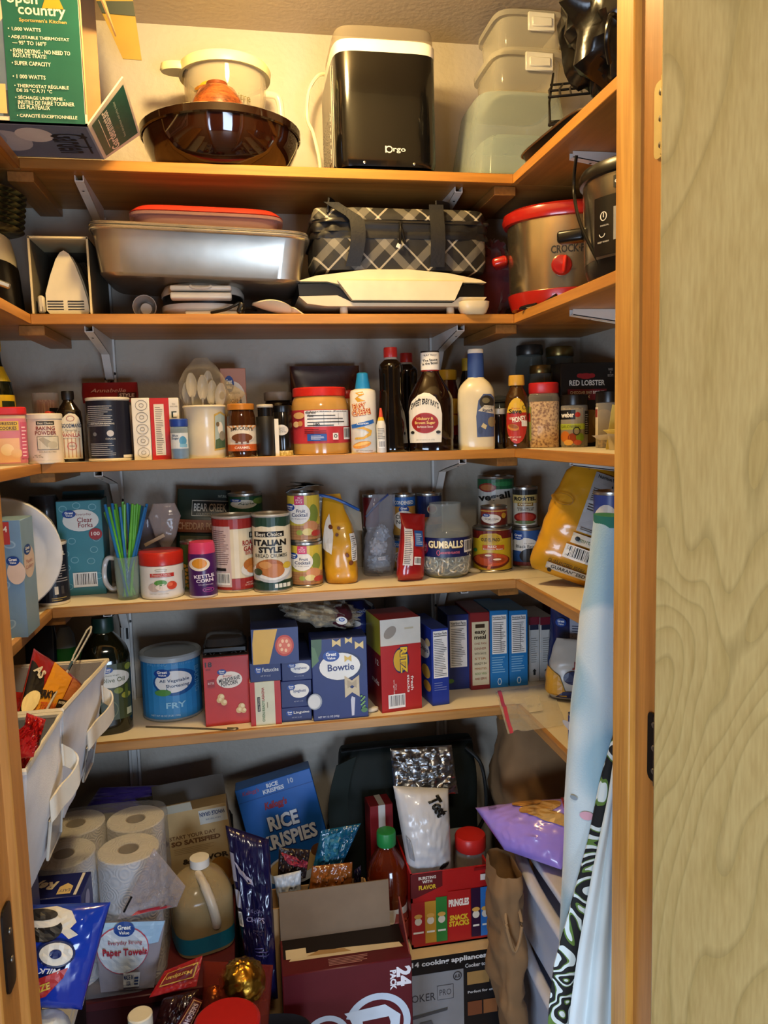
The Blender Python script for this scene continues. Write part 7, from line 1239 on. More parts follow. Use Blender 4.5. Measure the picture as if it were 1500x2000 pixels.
# paper towels in film
MB = thing('maroon_carton', 'flat maroon carton on the floor under the paper towels', 'box', (-.257, 1.686, 0)); mk('carton_body', box(.385, .368, .335, .002), M('#3a0e14', r=.5), MB); mk('lid', box(.388, .371, .02, .002, (0, 0, .330)), M('#4a141a', r=.5), MB)
ZP = .352; rr = .061; RH = .262
def towel_mat():
    mt, nt, N, L, P = _new('quilted_paper'); tc = N.new('ShaderNodeTexCoord'); v = N.new('ShaderNodeTexVoronoi'); v.inputs['Scale'].default_value = 28; L.new(tc.outputs['Object'], v.inputs['Vector'])
    m1 = N.new('ShaderNodeMath'); m1.operation = 'MULTIPLY'; m1.inputs[1].default_value = 42; L.new(v.outputs['Distance'], m1.inputs[0]); m2 = N.new('ShaderNodeMath'); m2.operation = 'SINE'; L.new(m1.outputs[0], m2.inputs[0])
    b = N.new('ShaderNodeBump'); b.inputs['Strength'].default_value = .35; b.inputs['Distance'].default_value = .0015; L.new(m2.outputs[0], b.inputs['Height']); L.new(b.outputs[0], P.inputs['Normal']); P.inputs['Base Color'].default_value = lin('#d4d4d6')+(1,); P.inputs['Roughness'].default_value = .9; return mt
TWM = towel_mat()
for i, (x, y, lab) in enumerate(((-.266, 1.585, 'front roll beside the vinegar jug'), (-.394, 1.595, 'front roll beside the foil wrap cartons'), (-.268, 1.712, 'rear roll beside the cereal carton'), (-.396, 1.722, 'rear roll in the left corner'))):
    t = thing('paper_towel_roll', 'white quilted paper towel roll in the film pack, '+lab, 'paper towel', (x, y, ZP), (0, 0, 0), 'rolls of the paper towel pack')
    mk('paper', lathe([(.022, 0), (rr, 0), (rr, RH), (rr*.97, RH+.002), (.0215, RH+.001), (.021, .0)], 40, cap=False), TWM, t); mk('core', lathe([(.0215, .0005), (.0215, RH), (.0195, RH), (.0195, .0005)], 28, cap=False), M('#9c8f80', r=.8), t)
t = thing('film_wrap', 'crinkled printed film wrapped around the paper towel rolls', 'wrapper', (-.334, 1.654, ZP)); t.rotation_euler = (0, 0, 0)
base = [(0, .132, .145), (.05, .134, .147), (.14, .133, .146), (.243, .132, .145), (.264, .130, .143), (.270, .11, .12)]
sf = Surf([(0, .132, .145)], .35); sf = Surf(base, .35, .004, 30, 6, k=3); mk('film_skin', sf.mesh(72), film('#dcdde0', .05, .05, .7, 45), t)
t2, b, mp = bagquad('paper_towel_label', 'loose printed front of the paper towel film with label oval', 'wrapper', [PY(196, 1942, 1.498), PY(300, 1932, 1.498), PY(322, 1800, 1.500), PY(180, 1805, 1.500)], .012, film('#c4bcc4', .42, .08, .6, 40), .0015, 5)
a = Art(.9); a.poly([(.0, .62), (.95, .70), (1, 1), (0, 1)], '#9fc2de'); a.ell(.42, .62, .40, .34, '#b8465a', n=30); a.ell(.42, .62, .385, .325, '#c9d3de', n=30); a.gv(.44, .92, .15, .10); a.text('Everyday Strong', .46, .74, .5, .07, '#9c3a4c', bold=.01); a.text('Paper Towels', .46, .60, .68, .13, '#a5283c', bold=.03); a.rect(.44, .10, .72, .32, '#c9ccd2'); a.text('MADE IN\nUSA', .53, .21, .16, .16, '#22386c', bold=.03); 
for i in range(3): a.rect(.63, .14+i*.05, .70, .165+i*.05, '#22386c')
a.lay(mp, t2, 'print', cuts=(24, 20))
t3, b, mp = bagquad('film_tail', 'gathered clear film tail with red streaks at the pack corner', 'wrapper', [PY(228, 1800, 1.490), PY(345, 1775, 1.498), PY(362, 1735, 1.505), PY(300, 1660, 1.502)], .016, film('#d8cfcf', .18, .05, .8, 40), .012, 9); a = Art(.8); a.poly([(.2, .05), (.9, .1), (.7, .2), (.3, .12)], '#b0303a'); a.rect(.02, .12, .06, .34, '#15120f'); a.lay(mp, t3, 'print', cuts=(10, 10))
# purple cloth behind
t, b, mp = bagquad('purple_cloth', 'folded dark purple cloth behind the paper towels', 'cloth', [PY(160, 1590, 1.92), PY(415, 1590, 1.92), PY(410, 1530, 1.945), PY(195, 1538, 1.945)], .05, M('#3a2ca0', r=.8, sheen=.4), .02, 11, fr=6)
t, b, mp = bagquad('grey_cloth', 'dark olive folded cloth lying on the purple cloth', 'cloth', [PY(290, 1582, 1.878), PY(340, 1587, 1.878), PY(335, 1550, 1.888), PY(262, 1562, 1.888)], .02, M('#3a3630', r=.85), .012, 12, fr=6)
t = thing('storage_crate', 'dark plastic crate on the floor behind the front boxes', 'crate', (.065, 1.845, 0)); mk('crate_wall', box(.235, .25, .30, .006), M('#151517', r=.5), t); mk('crate_rim', box(.24, .255, .012, .003, (0, 0, .294)), M('#1f1f22', r=.5), t)
t = thing('dark_suitcase', 'dark fabric suitcase standing behind the paper towels', 'suitcase', (-.26, 1.931, 0)); mk('case_shell', box(.39, .105, .50, .03), M('#17161c', r=.9), t); mk('zip_line', box(.392, .004, .502, .002, (0, -.02, -.0)), M('#0c0c10', r=.7), t)
ZC = .306
# upside down cereal carton
A, B = PY(316, 1592, 1.815), PY(462, 1562, 1.815); tl = atan2(B.z-A.z, B.x-A.x); W = (B-A).length; H = .30
a = Art(H/W); a.rect(.02, .02, .98, .98, '#b99c6c'); a.rect(.62, .80, .99, .965, '#c4c4bc'); a.text('WHOLE GRAIN', .80, .915, .34, .05, '#2c3c66', rot=180, bold=.03); a.text('NEW RECIPE', .80, .85, .2, .02, '#5d6680', rot=180); a.text('START YOUR DAY', .50, .70, .62, .045, '#6d4a2a', bold=.02); a.text('SO SATISFIED', .53, .63, .66, .06, '#6d4a2a', bold=.05); a.lines(.22, .50, .86, .58, 4, '#9c7d50', .3, 3); a.text('& FLAVOR', .62, .40, .62, .065, '#3a2c1c', bold=.05); a.ell(.12, .66, .06, .035, '#5d3a22'); a.ell(.80, .22, .16, .16, '#a5702c'); a.ell(.66, .12, .18, .1, '#b98a44')
c_ = (A+B)/2
t = thing('cereal_carton', 'tan cereal carton turned upside down behind the vinegar jug', 'box', (c_.x-.004, 1.842, ZP+.013), (0, -tl, 0)); H = c_.z-ZP-.013; bd = mk('carton_body', box(W, .05, H, .001), M('#b99c6c', r=.45), t); a.lay(facemap(W, .05, H), bd, 'front_print')
mk('open_flap', xf(box(W*.98, .002, .05, 0), (0, .024, H), (rad(-14), 0, 0)), M('#4a4540', r=.7), t); mk('open_flap', xf(box(W*.5, .002, .03, 0), (-W*.2, -.024, H), (rad(30), 0, 0)), M('#c4bda8', r=.7), t)
# vinegar jug
X = PY(390, 1780, 1.66).x
t = thing('vinegar_jug', 'translucent gallon jug of amber vinegar with white cap and teal label', 'jug', (X, 1.655, ZP-.0), (0, 0, face(X, 1.655)+.2)); t.location.z = .352
rj = .064; JH = .178
t.location.x = X+.006
mk('jug_wall', Surf([(0, rj*.95, rj*.95), (.006, rj, rj), (JH*.55, rj, rj), (JH*.68, rj*.96, rj*.96), (JH*.82, rj*.70, rj*.70), (JH*.92, rj*.34, rj*.34), (JH*.95, rj*.3, rj*.3)], .62, k=2).mesh(44), film('#cfb98a', .35, .15), t); mk('vinegar', Surf([(.004, rj*.93, rj*.93), (JH*.55, rj*.95, rj*.95), (JH*.56, rj*.9, rj*.9)], .62).mesh(36), M('#7d5c28', r=.15, tr=.3), t)
mk('handle', tube(smooth_path([(-.008, -rj*.25, JH*.90), (-.004, -rj*.75, JH*.86), (.006, -rj*1.06, JH*.66), (.014, -rj*1.06, JH*.44), (.016, -rj*.96, JH*.34)]), [.009]*7+[.0105]*18, 10), M('#cfc4b0', r=.35, tr=.2), t); mk('cap', lathe([(.019, JH*.94), (.021, JH*.95), (.021, JH*1.05), (.0001, JH*1.06)], 24), M('#dcdad4', r=.4), t); lb = mk('label_band', Surf([(.008, rj*1.01, rj*1.01), (JH*.24, rj*1.01, rj*1.01)], .62).mesh(44, False), M('#146a8e', r=.4), t)
# ================================================================ FLOOR, MIDDLE
def cartonbox(name, label, x0, x1, y0, y1, z0, z1, mat, inner=None, th=.004):
    t = thing(name, label, 'box', ((x0+x1)/2, (y0+y1)/2, z0)); W, D, H = x1-x0, y1-y0, z1-z0
    f = mk('front_panel', box(W, th, H, 0, (0, -D/2+th/2, 0)), mat, t); mk('back_panel', box(W, th, H, 0, (0, D/2-th/2, 0)), inner or mat, t); mk('side_panel', box(th, D, H, 0, (-W/2+th/2, 0, 0)), mat, t); mk('side_panel', box(th, D, H, 0, (W/2-th/2, 0, 0)), mat, t); mk('bottom_panel', box(W, D, th, 0, (0, 0, 0)), mat, t)
    return t, f, W, D, H
x0, x1 = PY(480, 1700, 1.68).x, PY(716, 1700, 1.68).x
cartonbox('snack_box', 'open brown cardboard box full of crumpled snack bags', x0, x1, 1.636, 1.715, 0, PY(700, 1752, 1.64).z, CARD)
# rice cereal box, leaning
A, B = PY(458, 1549, 1.87), PY(606, 1503, 1.87); W = (B-A).length*.99; tl = atan2(B.z-A.z, B.x-A.x); H = .272
t = thing('cereal_carton', 'blue puffed rice cereal carton leaning at the back wall', 'box', ((A.x+B.x)/2+H*sin(tl), 1.885, (A.z+B.z)/2-H*cos(tl)+.0), (rad(-4), -tl, 0)); bd = mk('carton_body', box(W, .055, H, .0012), M('#1d5fae', r=.35), t)
a = Art(H/W); a.rect(0, .87, 1, .875, '#123f80'); a.text("Kellogg's", .19, .945, .22, .05, '#8e3a58', bold=.02, shear=.2); a.text('RICE\nKRISPIES', .48, .935, .28, .09, '#d8dee8', bold=.04); a.text('10', .72, .945, .07, .05, '#b9c4d4', bold=.03); a.text("Kellogg's", .46, .77, .30, .09, '#8e1d2c', bold=.05, shear=.2); a.text('RICE', .50, .60, .42, .15, '#12306a', bold=.08); a.text('RICE', .50, .605, .40, .14, '#e4e8ee', bold=.04); a.text('KRISPIES', .52, .43, .76, .15, '#12306a', bold=.08); a.text('KRISPIES', .52, .435, .74, .14, '#e4e8ee', bold=.04); a.ell(.5, .14, .40, .15, '#cfd8e4'); a.ell(.5, .17, .34, .10, '#c9a86a'); a.ell(.84, .24, .10, .06, '#6d4426'); a.lay(facemap(W, .055, H), bd, 'front_print')
# snack bags in the box
def sb(lab, cs, depth, mat, seed, amp=.01, art=None, name='snack_bag', cuts=(24, 24)):
    t, b, mp = bagquad(name, lab, 'snack bag', [PY(*c) for c in cs], depth, mat, amp, seed)
    if art: art.lay(mp, t, 'print', cuts=cuts)
    return t
a = Art(2.4); a.rect(.02, .70, .12, .86, '#8a8898'); a.poly([(.10, .82), (.5, .74), (.55, .70), (.2, .76)], '#a8a4b8'); a.text('BLUE CORN', .5, .56, .44, .02, '#7d78a0'); a.text('CHIPS', .5, .51, .5, .03, '#8a86ac', bold=.02); a.text('made with\nsea salt', .55, .44, .3, .03, '#5d5068'); a.lines(.4, .3, .8, .36, 3, '#4a4478', .3, 2); a.rect(.02, .56, .16, .66, '#9a98a4'); a.bars(.02, .46, .14, .54)
sb('tall dark violet tortilla chip bag leaning on the cola carton', [(492, 1965, 1.56), (543, 1950, 1.56), (526, 1640, 1.635), (440, 1612, 1.65)], .055, M('#15123a', r=.2, coat=.5), 21, .012, a, cuts=(14, 18))
sb('teal blue crumpled chip bag on top of the cardboard box', [(600, 1742, 1.685), (668, 1690, 1.687), (705, 1608, 1.70), (628, 1622, 1.695)], .022, M('#0f4a66', r=.16, coat=.5), 22, .014, (lambda a: (a.poly([(.1, .9), (.5, .95), (.6, .5), (.3, .4)], '#2a6a84'), a.rect(.66, .5, .76, .66, '#7d98a8'), a)[-1])(Art(1)))
sb('small white and grey printed snack packet, torn open', [(550, 1800, 1.652), (588, 1795, 1.652), (588, 1700, 1.655), (534, 1712, 1.655)], .02, M('#a9aeb4', r=.3), 23, .005, (lambda a: (a.lines(.5, .3, .68, .8, 6, '#3a3c44', .4, 2), a.lines(.74, .2, .9, .8, 7, '#3a3c44', .4, 3), a.ell(.34, .52, .07, .12, '#2c2c30'), a.poly([(.5, .02), (.98, .1), (.9, .3), (.6, .3)], '#a83c34'), a)[-1])(Art(1)))
sb('orange brown foil bag under the teal bag', [(594, 1800, 1.654), (688, 1785, 1.654), (688, 1684, 1.660), (610, 1692, 1.660)], .022, M('#7d4418', r=.2, coat=.4), 24, .014)
sb('dark bag with pink ribbon between the snack bags', [(542, 1725, 1.680), (597, 1715, 1.680), (606, 1660, 1.684), (545, 1655, 1.684)], .018, M('#2a1d1c', r=.3), 25, .012, (lambda a: (a.poly([(.05, .9), (.3, .6), (.95, .4), (.98, .62), (.4, .85)], '#8e2c3c'), a)[-1])(Art(.6)))
sb('dull purple foil bag deep in the cardboard box', [(690, 1790, 1.664), (706, 1785, 1.664), (705, 1690, 1.672), (692, 1700, 1.672)], .014, M('#1c1428', r=.25), 26, .01)
# cola carton
A, B = PY(551, 1905, 1.50), PY(804, 1871, 1.50); W = B.x-A.x; zt = (A.z+B.z)/2; D = .117
t = thing('cola_carton', 'maroon 24 pack soda carton with torn open top', 'box', ((A.x+B.x)/2, 1.50+D/2, 0)); MR = M('#54141c', r=.35)
bd = mk('carton_body', box(W, D, zt, .002), MR, t)
a = Art(zt/W); a.text('24', .935, .885, .13, .115, '#d8d4d6', rot=-90, bold=.05); a.text('PACK', .85, .87, .13, .05, '#d8d4d6', rot=-90, bold=.05)
a.ring(.72, .60, .26, .20, .055, '#b9c4d0', n=40, a0=-.10, a1=.46); a.ring(.32, .56, .18, .145, .045, '#b9c4d0', n=40, a0=.05, a1=.5); a.poly([(.46, .70), (.78, .72), (.86, .64), (.60, .63), (.62, .40), (.54, .40), (.52, .62), (.50, .66)], '#c4ced8'); a.poly([(.78, .72), (.90, .64), (.88, .50), (.80, .44), (.82, .60)], '#c4ced8'); a.lay(facemap(W, D, zt), bd, 'front_print')
a = Art(.45); a.rect(.02, .42, .98, .98, '#0f0607'); a.poly([(.06, .34), (.96, .32), (.94, .46), (.5, .52), (.1, .5)], '#cfc2a8'); a.poly([(.2, .42), (.55, .40), (.5, .5), (.3, .54)], '#a5865c'); a.rect(.04, .40, .20, .66, '#d3c8b0'); a.lines(.36, .08, .72, .28, 5, '#b98a8a', .4, 3, True); a.lay(facemap(W, D, zt, 'T'), bd, 'top_print')  # near-black patch paints the shaded inside of the torn opening, rest is card and print
mk('raised_flap', xf(box(W*.90, .003, .105, 0), (-W*.04, D/2-.004, zt), (rad(-6), 0, 0)), M('#75604a', r=.75, bump=.1, bs=80), t); mk('side_flap', quad_panel([(W/2-.002, -D/2+.01, zt), (W/2-.002, D/2, zt), (W/2-.004, D/2-.01, zt+.07)], .003), M('#6d1c22', r=.5), t)
# juice bottle, red carton
t, r, h, S = vessel('juice_bottle', 'amber juice bottle with green cap behind the cola carton', 'bottle', 716, 797, 1622, .25, 1.662, [('bottle_body', [(0, .92), (.03, 1), (.22, 1), (.25, .93), (.42, .93), (.46, 1), (.60, .98), (.72, .82), (.82, .48), (.87, .36), (.88, .36)], M('#7a2c10', r=.08, tr=.55, coat=.4), .85), ('cap', [(.875, .42), (.88, .46), (.985, .46), (1, .42)], M('#1f7a3c', r=.4))], k=2)
a = Art(.8); a.rect(0, .1, 1, .9, '#c9bfae'); a.rect(0, .3, .5, .55, '#2f5fa0'); a.poly([(.55, .1), (1, .1), (1, .7), (.7, .8)], '#8e3a2a'); a.lay(S['bottle_body'].mapper(h*.02, h*.40), t, 'label')
t = thing('dark_red_carton', 'narrow dark red carton standing behind the juice bottle', 'box', (PY(742, 1620, 1.80).x, 1.81, .25), (0, 0, rad(5))); HR = PY(742, 1566, 1.80).z-.25; bd = mk('carton_body', box(.058, .055, HR, .001), M('#7d1a1e', r=.4), t)
a = Art(3); a.rect(.36, .3, .66, 1, '#c9c4bc'); a.rect(.55, .5, .9, .7, '#5d1216'); a.text('Bars', .72, .6, .12, .2, '#d8d0c8', rot=-90); a.lay(facemap(.058, .055, HR), bd, 'front_print'); b = Art(1.5); b.rect(.4, 0, .66, 1, '#c9c4bc'); b.lay(facemap(.058, .055, HR, 'T'), bd, 'top_print')
# multicooker carton
A, B = PY(742, 1870, 1.62), PY(990, 1851, 1.62); zt = .250; W = B.x-A.x; D = .33
t = thing('cooker_carton', 'grey and black multicooker carton under the snack stack box', 'box', ((A.x+B.x)/2, 1.62+D/2, 0)); bd = mk('carton_body', box(W, D, zt-.002, .002), M('#8d8f93', r=.4), t); mk('top_panel', box(W, D, .002, 0, (0, 0, zt-.002)), M('#c4b394', r=.6), t)
fx = lambda px: (PY(px, 1900, 1.62).x-A.x)/W; fz = lambda py: PY(900, py, 1.62).z/zt
a = Art(zt/W); a.rect(0, fz(1892), 1, 1, '#101012'); a.text('replaces 14 cooking appliances &', (fx(740)+fx(966))/2, fz(1873), fx(966)-fx(740), .065, '#dcdcdc', bold=.03); a.rect(fx(905), 0, 1, fz(1888), '#1a1a1c'); a.text('COOKER', fx(812), fz(1937), fx(850)-fx(775), .075, '#3a3a40'); a.rect(fx(853), fz(1946), fx(885), fz(1918), '#4a4a50'); a.rect(fx(854), fz(1945), fx(884), fz(1919), '#8d8f93'); a.text('PRO', fx(869), fz(1932), fx(881)-fx(858), .06, '#3a3a40'); a.ring(fx(893), fz(1904), .035, .045, .008, '#3a3a40'); a.text('6.5', fx(893), fz(1904), .04, .035, '#3a3a40', bold=.03)
a.text('Cooker to Oven', fx(940), fz(1887), fx(975)-fx(912), .04, '#d0d0d0', bold=.02); a.rect(fx(912), fz(1925), fx(955), fz(1900), '#a8844f'); a.rect(fx(958), fz(1928), fx(1000), fz(1898), '#b9b4a4'); a.ell(fx(978), fz(1914), .05, .06, '#8e5a34'); a.text('Perfect for entertaining', fx(955), fz(1940), fx(998)-fx(914), .035, '#d0d0d0', bold=.02); a.rect(fx(912), fz(1985), fx(940), fz(1958), '#7d4a30'); a.rect(fx(943), fz(1985), fx(970), fz(1958), '#8e5c38'); a.rect(fx(973), fz(1985), fx(1000), fz(1958), '#6d4030')
a.poly([(fx(800), fz(1970)), (fx(872), fz(1962)), (fx(872), fz(1967)), (fx(800), fz(1976))], '#4a4c50'); a.poly([(fx(815), fz(1998)), (fx(818), fz(1984)), (fx(840), fz(1982)), (fx(846), fz(1996))], '#5d5f64'); a.lay(facemap(W, D, zt), bd, 'front_print')
# snack stack box, open, with a chip bag and a jar in it
xa, xb = PY(803, 1770, 1.655).x, PY(956, 1770, 1.655).x
t, f, W, D, H = cartonbox('snack_stack_box', 'red open-topped crisp snack box on the multicooker carton', xa, xb, 1.655, 1.835, .2505, .2505+.184, M('#a81c1c', r=.35), M('#b9b6b0', r=.5))
a = Art(H/W); a.poly([(0, 1), (.40, 1), (.40, .80), (.06, .68), (0, .68)], '#5d1216'); a.text('BURSTING\nWITH', .21, .91, .22, .09, '#dcd4c8', bold=.03); a.text('FLAVOR', .21, .81, .22, .06, '#d3b02c', bold=.04)
for x0_, x1_, y1_, c_ in ((.0, .17, .62, '#a01c1c'), (.17, .31, .62, '#b98a2c'), (.31, .45, .66, '#2c7a34'), (.76, .88, .72, '#2a1030'), (.88, 1, .72, '#2c6cb4')): a.rect(x0_, .06, x1_, y1_, c_); a.ell((x0_+x1_)/2, .36, .045, .05, '#d8d0c0'); a.ell((x0_+x1_)/2, .43, .05, .03, '#d3a24e'); a.rect(x0_+.02, .20, x1_-.02, .225, '#e0dcd0')
a.rect(.46, .05, .75, .72, '#a81c1c'); a.text('PRINGLES', .60, .56, .26, .10, '#e8e2d6', bold=.05); a.text('SNACK', .60, .36, .24, .075, '#d8b42c', bold=.05); a.text('STACKS', .60, .28, .26, .075, '#d8b42c', bold=.05); a.rect(.88, .82, .99, .90, '#d8d0c8'); a.rect(.8, .96, 1, .99, '#7d1414'); a.lay(facemap(W, D, H), f, 'front_print')
a = Art(2); 
t, b, mp = bagquad('corn_chip_bag', 'white foil lined chip bag with black script, standing in the red box', 'snack bag', [PY(800, 1715, 1.70), PY(882, 1700, 1.70), PY(876, 1540, 1.735), PY(768, 1535, 1.735)], .085, M('#c4c4c6', r=.25, coat=.3), .005, 31)
a = Art(1.6); a.text('Tost', .74, .82, .36, .16, '#16140f', bold=.06, rot=-62, shear=.3); a.ell(.78, .13, .12, .03, '#1c1a18', rot=.3); a.poly([(.05, .25), (.14, .22), (.12, .45), (.04, .5)], '#8d8f94'); a.lay(mp, t, 'print', cuts=(24, 24))
t, b, mp = bagquad('foil_sheet', 'shiny silver foil lining folded over the open chip bag', 'foil', [PY(772, 1560, 1.76), PY(895, 1550, 1.77), PY(882, 1455, 1.80), PY(762, 1462, 1.80)], .03, foil('#b4b6b8', .3, 13, .4), .020, 33)
t, r, h, S = vessel('candy_jar', 'clear jar with red screw lid standing in the red snack box', 'jar', 888, 951, 1628, .2545, 1.69, [('jar_wall', [(0, .95), (.02, 1), (.72, 1), (.82, .9), (.84, .86)], film('#cfc4bc', .2, .05)), ('contents', [(.01, .92), (.45, .94), (.46, .85)], speck('#5d4a40', '#a08c7c', 60, .6)), ('lid', [(.84, .92), (.85, .96), (.98, .96), (1, .9)], M('#b5231e', r=.35))])
# dark green insulated tote
t = thing('insulated_tote', 'dark green insulated tote slumped against the back wall', 'bag', (PY(795, 1520, 1.92).x, 1.925, .2505)); HT = PY(800, 1447, 1.92).z-.2505
x0, x1 = PY(660, 1500, 1.92).x-t.location.x, PY(935, 1500, 1.92).x-t.location.x
mk('tote_body', Surf([(0, .17, .055), (HT*.15, .185, .06), (HT*.55, .185, .058), (HT*.8, .182, .05), (HT*.95, .178, .035), (HT, .172, .015)], .4, .014, 12, 5, k=3).mesh(64), M('#0e1814', r=.75, bump=.3, bs=80), t)
mk('side_flap', sheet(6, 8, lambda u, v: (x0-.01-.025*sin(2.5*v)+.05*u, -.065, HT*.95-v*.20+.02*u), .004), M('#0e1a15', r=.8), t); mk('strap', tube(smooth_path([(.15, -.045, HT*.96), (.185, -.07, HT*.85), (.195, -.072, HT*.55), (.17, -.07, HT*.4)]), .005, 8), M('#0b0d0c', r=.6), t); mk('buckle', box(.018, .008, .03, .002, (.19, -.078, HT*.5)), BLACKP, t); mk('zip_edge', tube([(-.175, -.03, HT), (0, -.03, HT+.004), (.17, -.03, HT)], .004, 6), M('#0b0d0c', r=.5), t)
# candy bags and gold ball in front
t = thing('gold_foil_ball', 'large crinkled gold foil chocolate ball inside the see-through candy bag', 'chocolate', PY(474, 1920, 1.43)); mk('foil', lump(.045, .045, .045, .06, 7, 3, 40, 28), foil('#b98a34', .28, 50, .8), t)
t = thing('gold_foil_ball', 'smaller gold foil chocolate beside the red candy card', 'chocolate', PY(418, 1942, 1.43)); mk('foil', lump(.016, .016, .016, .06, 7, 5, 28, 18), foil('#b07c30', .3, 50, .8), t)
t, b, mp = bagquad('candy_bag', 'red transparent candy bag with gold foil chocolates', 'snack bag', [PY(392, 2075, 1.405), PY(520, 2050, 1.41), PY(533, 1874, 1.45), PY(396, 1866, 1.455)], .115, film('#c4503a', .12, .06, .5, 40), .002, 41)
t, b, mp = bagquad('candy_card', 'red candy header card with gold framed name', 'snack bag', [PY(292, 1944, 1.43), PY(384, 1922, 1.43), PY(396, 1862, 1.46), PY(322, 1892, 1.46)], .006, M('#9c1a1e', r=.35), .003, 42)
a = Art(.6); a.poly([(.12, .3), (.9, .3), (.94, .80), (.16, .80)], '#c9a54a'); a.poly([(.15, .34), (.87, .34), (.91, .76), (.19, .76)], '#6d1216'); a.text('Marzipan', .52, .55, .62, .2, '#c9a54a', bold=.02, rot=180); a.lay(mp, t, 'print', cuts=(8, 6))
t, b, mp = bagquad('chocolate_bag', 'dark brown chocolate bag under the red header card', 'snack bag', [PY(285, 2050, 1.39), PY(362, 2060, 1.38), PY(388, 1932, 1.41), PY(318, 1950, 1.41)], .045, M('#2a1010', r=.25, coat=.4), .01, 43)
a = Art(.5); a.poly([(.1, .2), (.9, .2), (.9, .8), (.1, .8)], '#b98a5c'); a.poly([(.13, .26), (.87, .26), (.87, .74), (.13, .74)], '#4a1616'); a.text('MOSERS', .5, .5, .62, .34, '#d8c8a8', bold=.03)
t, b, mp = bagquad('chocolate_bar', 'narrow chocolate bar wrapper with pale lettering, lying slanted', 'chocolate', [PY(340, 2002, 1.345), PY(370, 2008, 1.345), PY(396, 1952, 1.372), PY(376, 1944, 1.372)], .018, M('#4a1418', r=.25, coat=.3), .002, 44, n=12, m=12); b_ = Art(2); b_.poly([(.12, .08), (.88, .08), (.88, .94), (.12, .94)], '#b98a5c'); b_.poly([(.18, .11), (.82, .11), (.82, .91), (.18, .91)], '#4a1418'); b_.text('MOSERS', .5, .5, .7, .4, '#c9b4c0', rot=90, bold=.03); b_.lay(mp, t, 'print', cuts=(8, 8))
p = PY(444, 2004, 1.295); t = thing('red_lid_tub', 'round red plastic tub lid in front of the candy bags', 'tub', (p.x, p.y, p.z-.075)); mk('tub_body', lathe([(.048, .251-p.z+.075), (.055, .07)], 36), M('#8e1a1a', r=.4), t); mk('lid', lathe([(.056, .068), (.058, .070), (.058, .084), (.053, .088), (.0001, .088)], 40), M('#b01c1a', r=.3), t)
p = PY(274, 1990, 1.315); t = thing('white_cap_bottle', 'bottle with round white cap between the paper towels and red tub', 'bottle', (p.x, p.y, p.z-.14)); mk('bottle_body', lathe([(.035, .251-p.z+.14), (.037, .01), (.037, .09), (.02, .12), (.018, .13)], 28), M('#3a2a24', r=.3), t); mk('cap', lathe([(.0205, .125), (.021, .127), (.021, .148), (.019, .150), (.0001, .150)], 26), M('#ddd8c6', r=.4), t)
fb_ = thing('floor_basket', 'low dark basket on the floor that holds the candy bags', 'basket', (-.10, 1.355, 0)); mk('basket_wall', Surf([(0, .175, .115), (.28, .190, .13), (.285, .185, .125), (.02, .165, .11)], .4).mesh(40), M('#191418', r=.8), fb_); mk('basket_liner', Surf([(.20, .170, .115), (.24, .172, .118), (.25, .165, .11)], .4).mesh(40), M('#231418', r=.8), fb_)
# ================================================================ FLOOR, RIGHT SIDE
KR = M('#8d6c48', r=.85, bump=.3, bs=25)
t, b, sf = pouch('kraft_paper_bag', 'large crumpled brown paper bag in the rear right corner', 'paper bag', (.745, 1.835, 0), (0, 0, rad(-5)), .27, .765, .22, KR, [(0, .95, .95), (.5, 1, 1), (.72, 1, 1), (.86, .92, .85), (.95, .8, .6), (1, .7, .3)], amp=.022, fr=9, seed=51, n=60, nz=40, e=.5)
t, b, sf = pouch('kraft_paper_bag', 'narrow brown paper bag with twisted handle beside the plastic drawers', 'paper bag', (PY(988, 1780, 1.54).x, 1.535, 0), (0, rad(-1), rad(0)), .056, PY(985, 1682, 1.54).z, .13, KR, [(0, .45, .6, .30, 0), (.22, .60, .9, .22, 0), (.45, .9, 1, .05, 0), (.8, 1, 1), (.93, 1.05, 1.05), (1, .9, .95)], amp=.055, fr=14, seed=52, n=48, nz=30, e=.5)
bmx = bmesh.new(); bmx.from_mesh(b.data); bmx.faces.ensure_lookup_table(); bmesh.ops.delete(bmx, geom=[bmx.faces[-1]], context='FACES_ONLY'); bmx.to_mesh(b.data); bmx.free()
hh = PY(985, 1682, 1.54).z; mk('handle', tube(smooth_path([(-.012, -.05, hh-.06), (-.018, -.075, hh-.10), (-.004, -.082, hh-.15), (.014, -.076, hh-.10), (.014, -.05, hh-.06)]), .0035, 7), M('#9c7c56', r=.8), t)
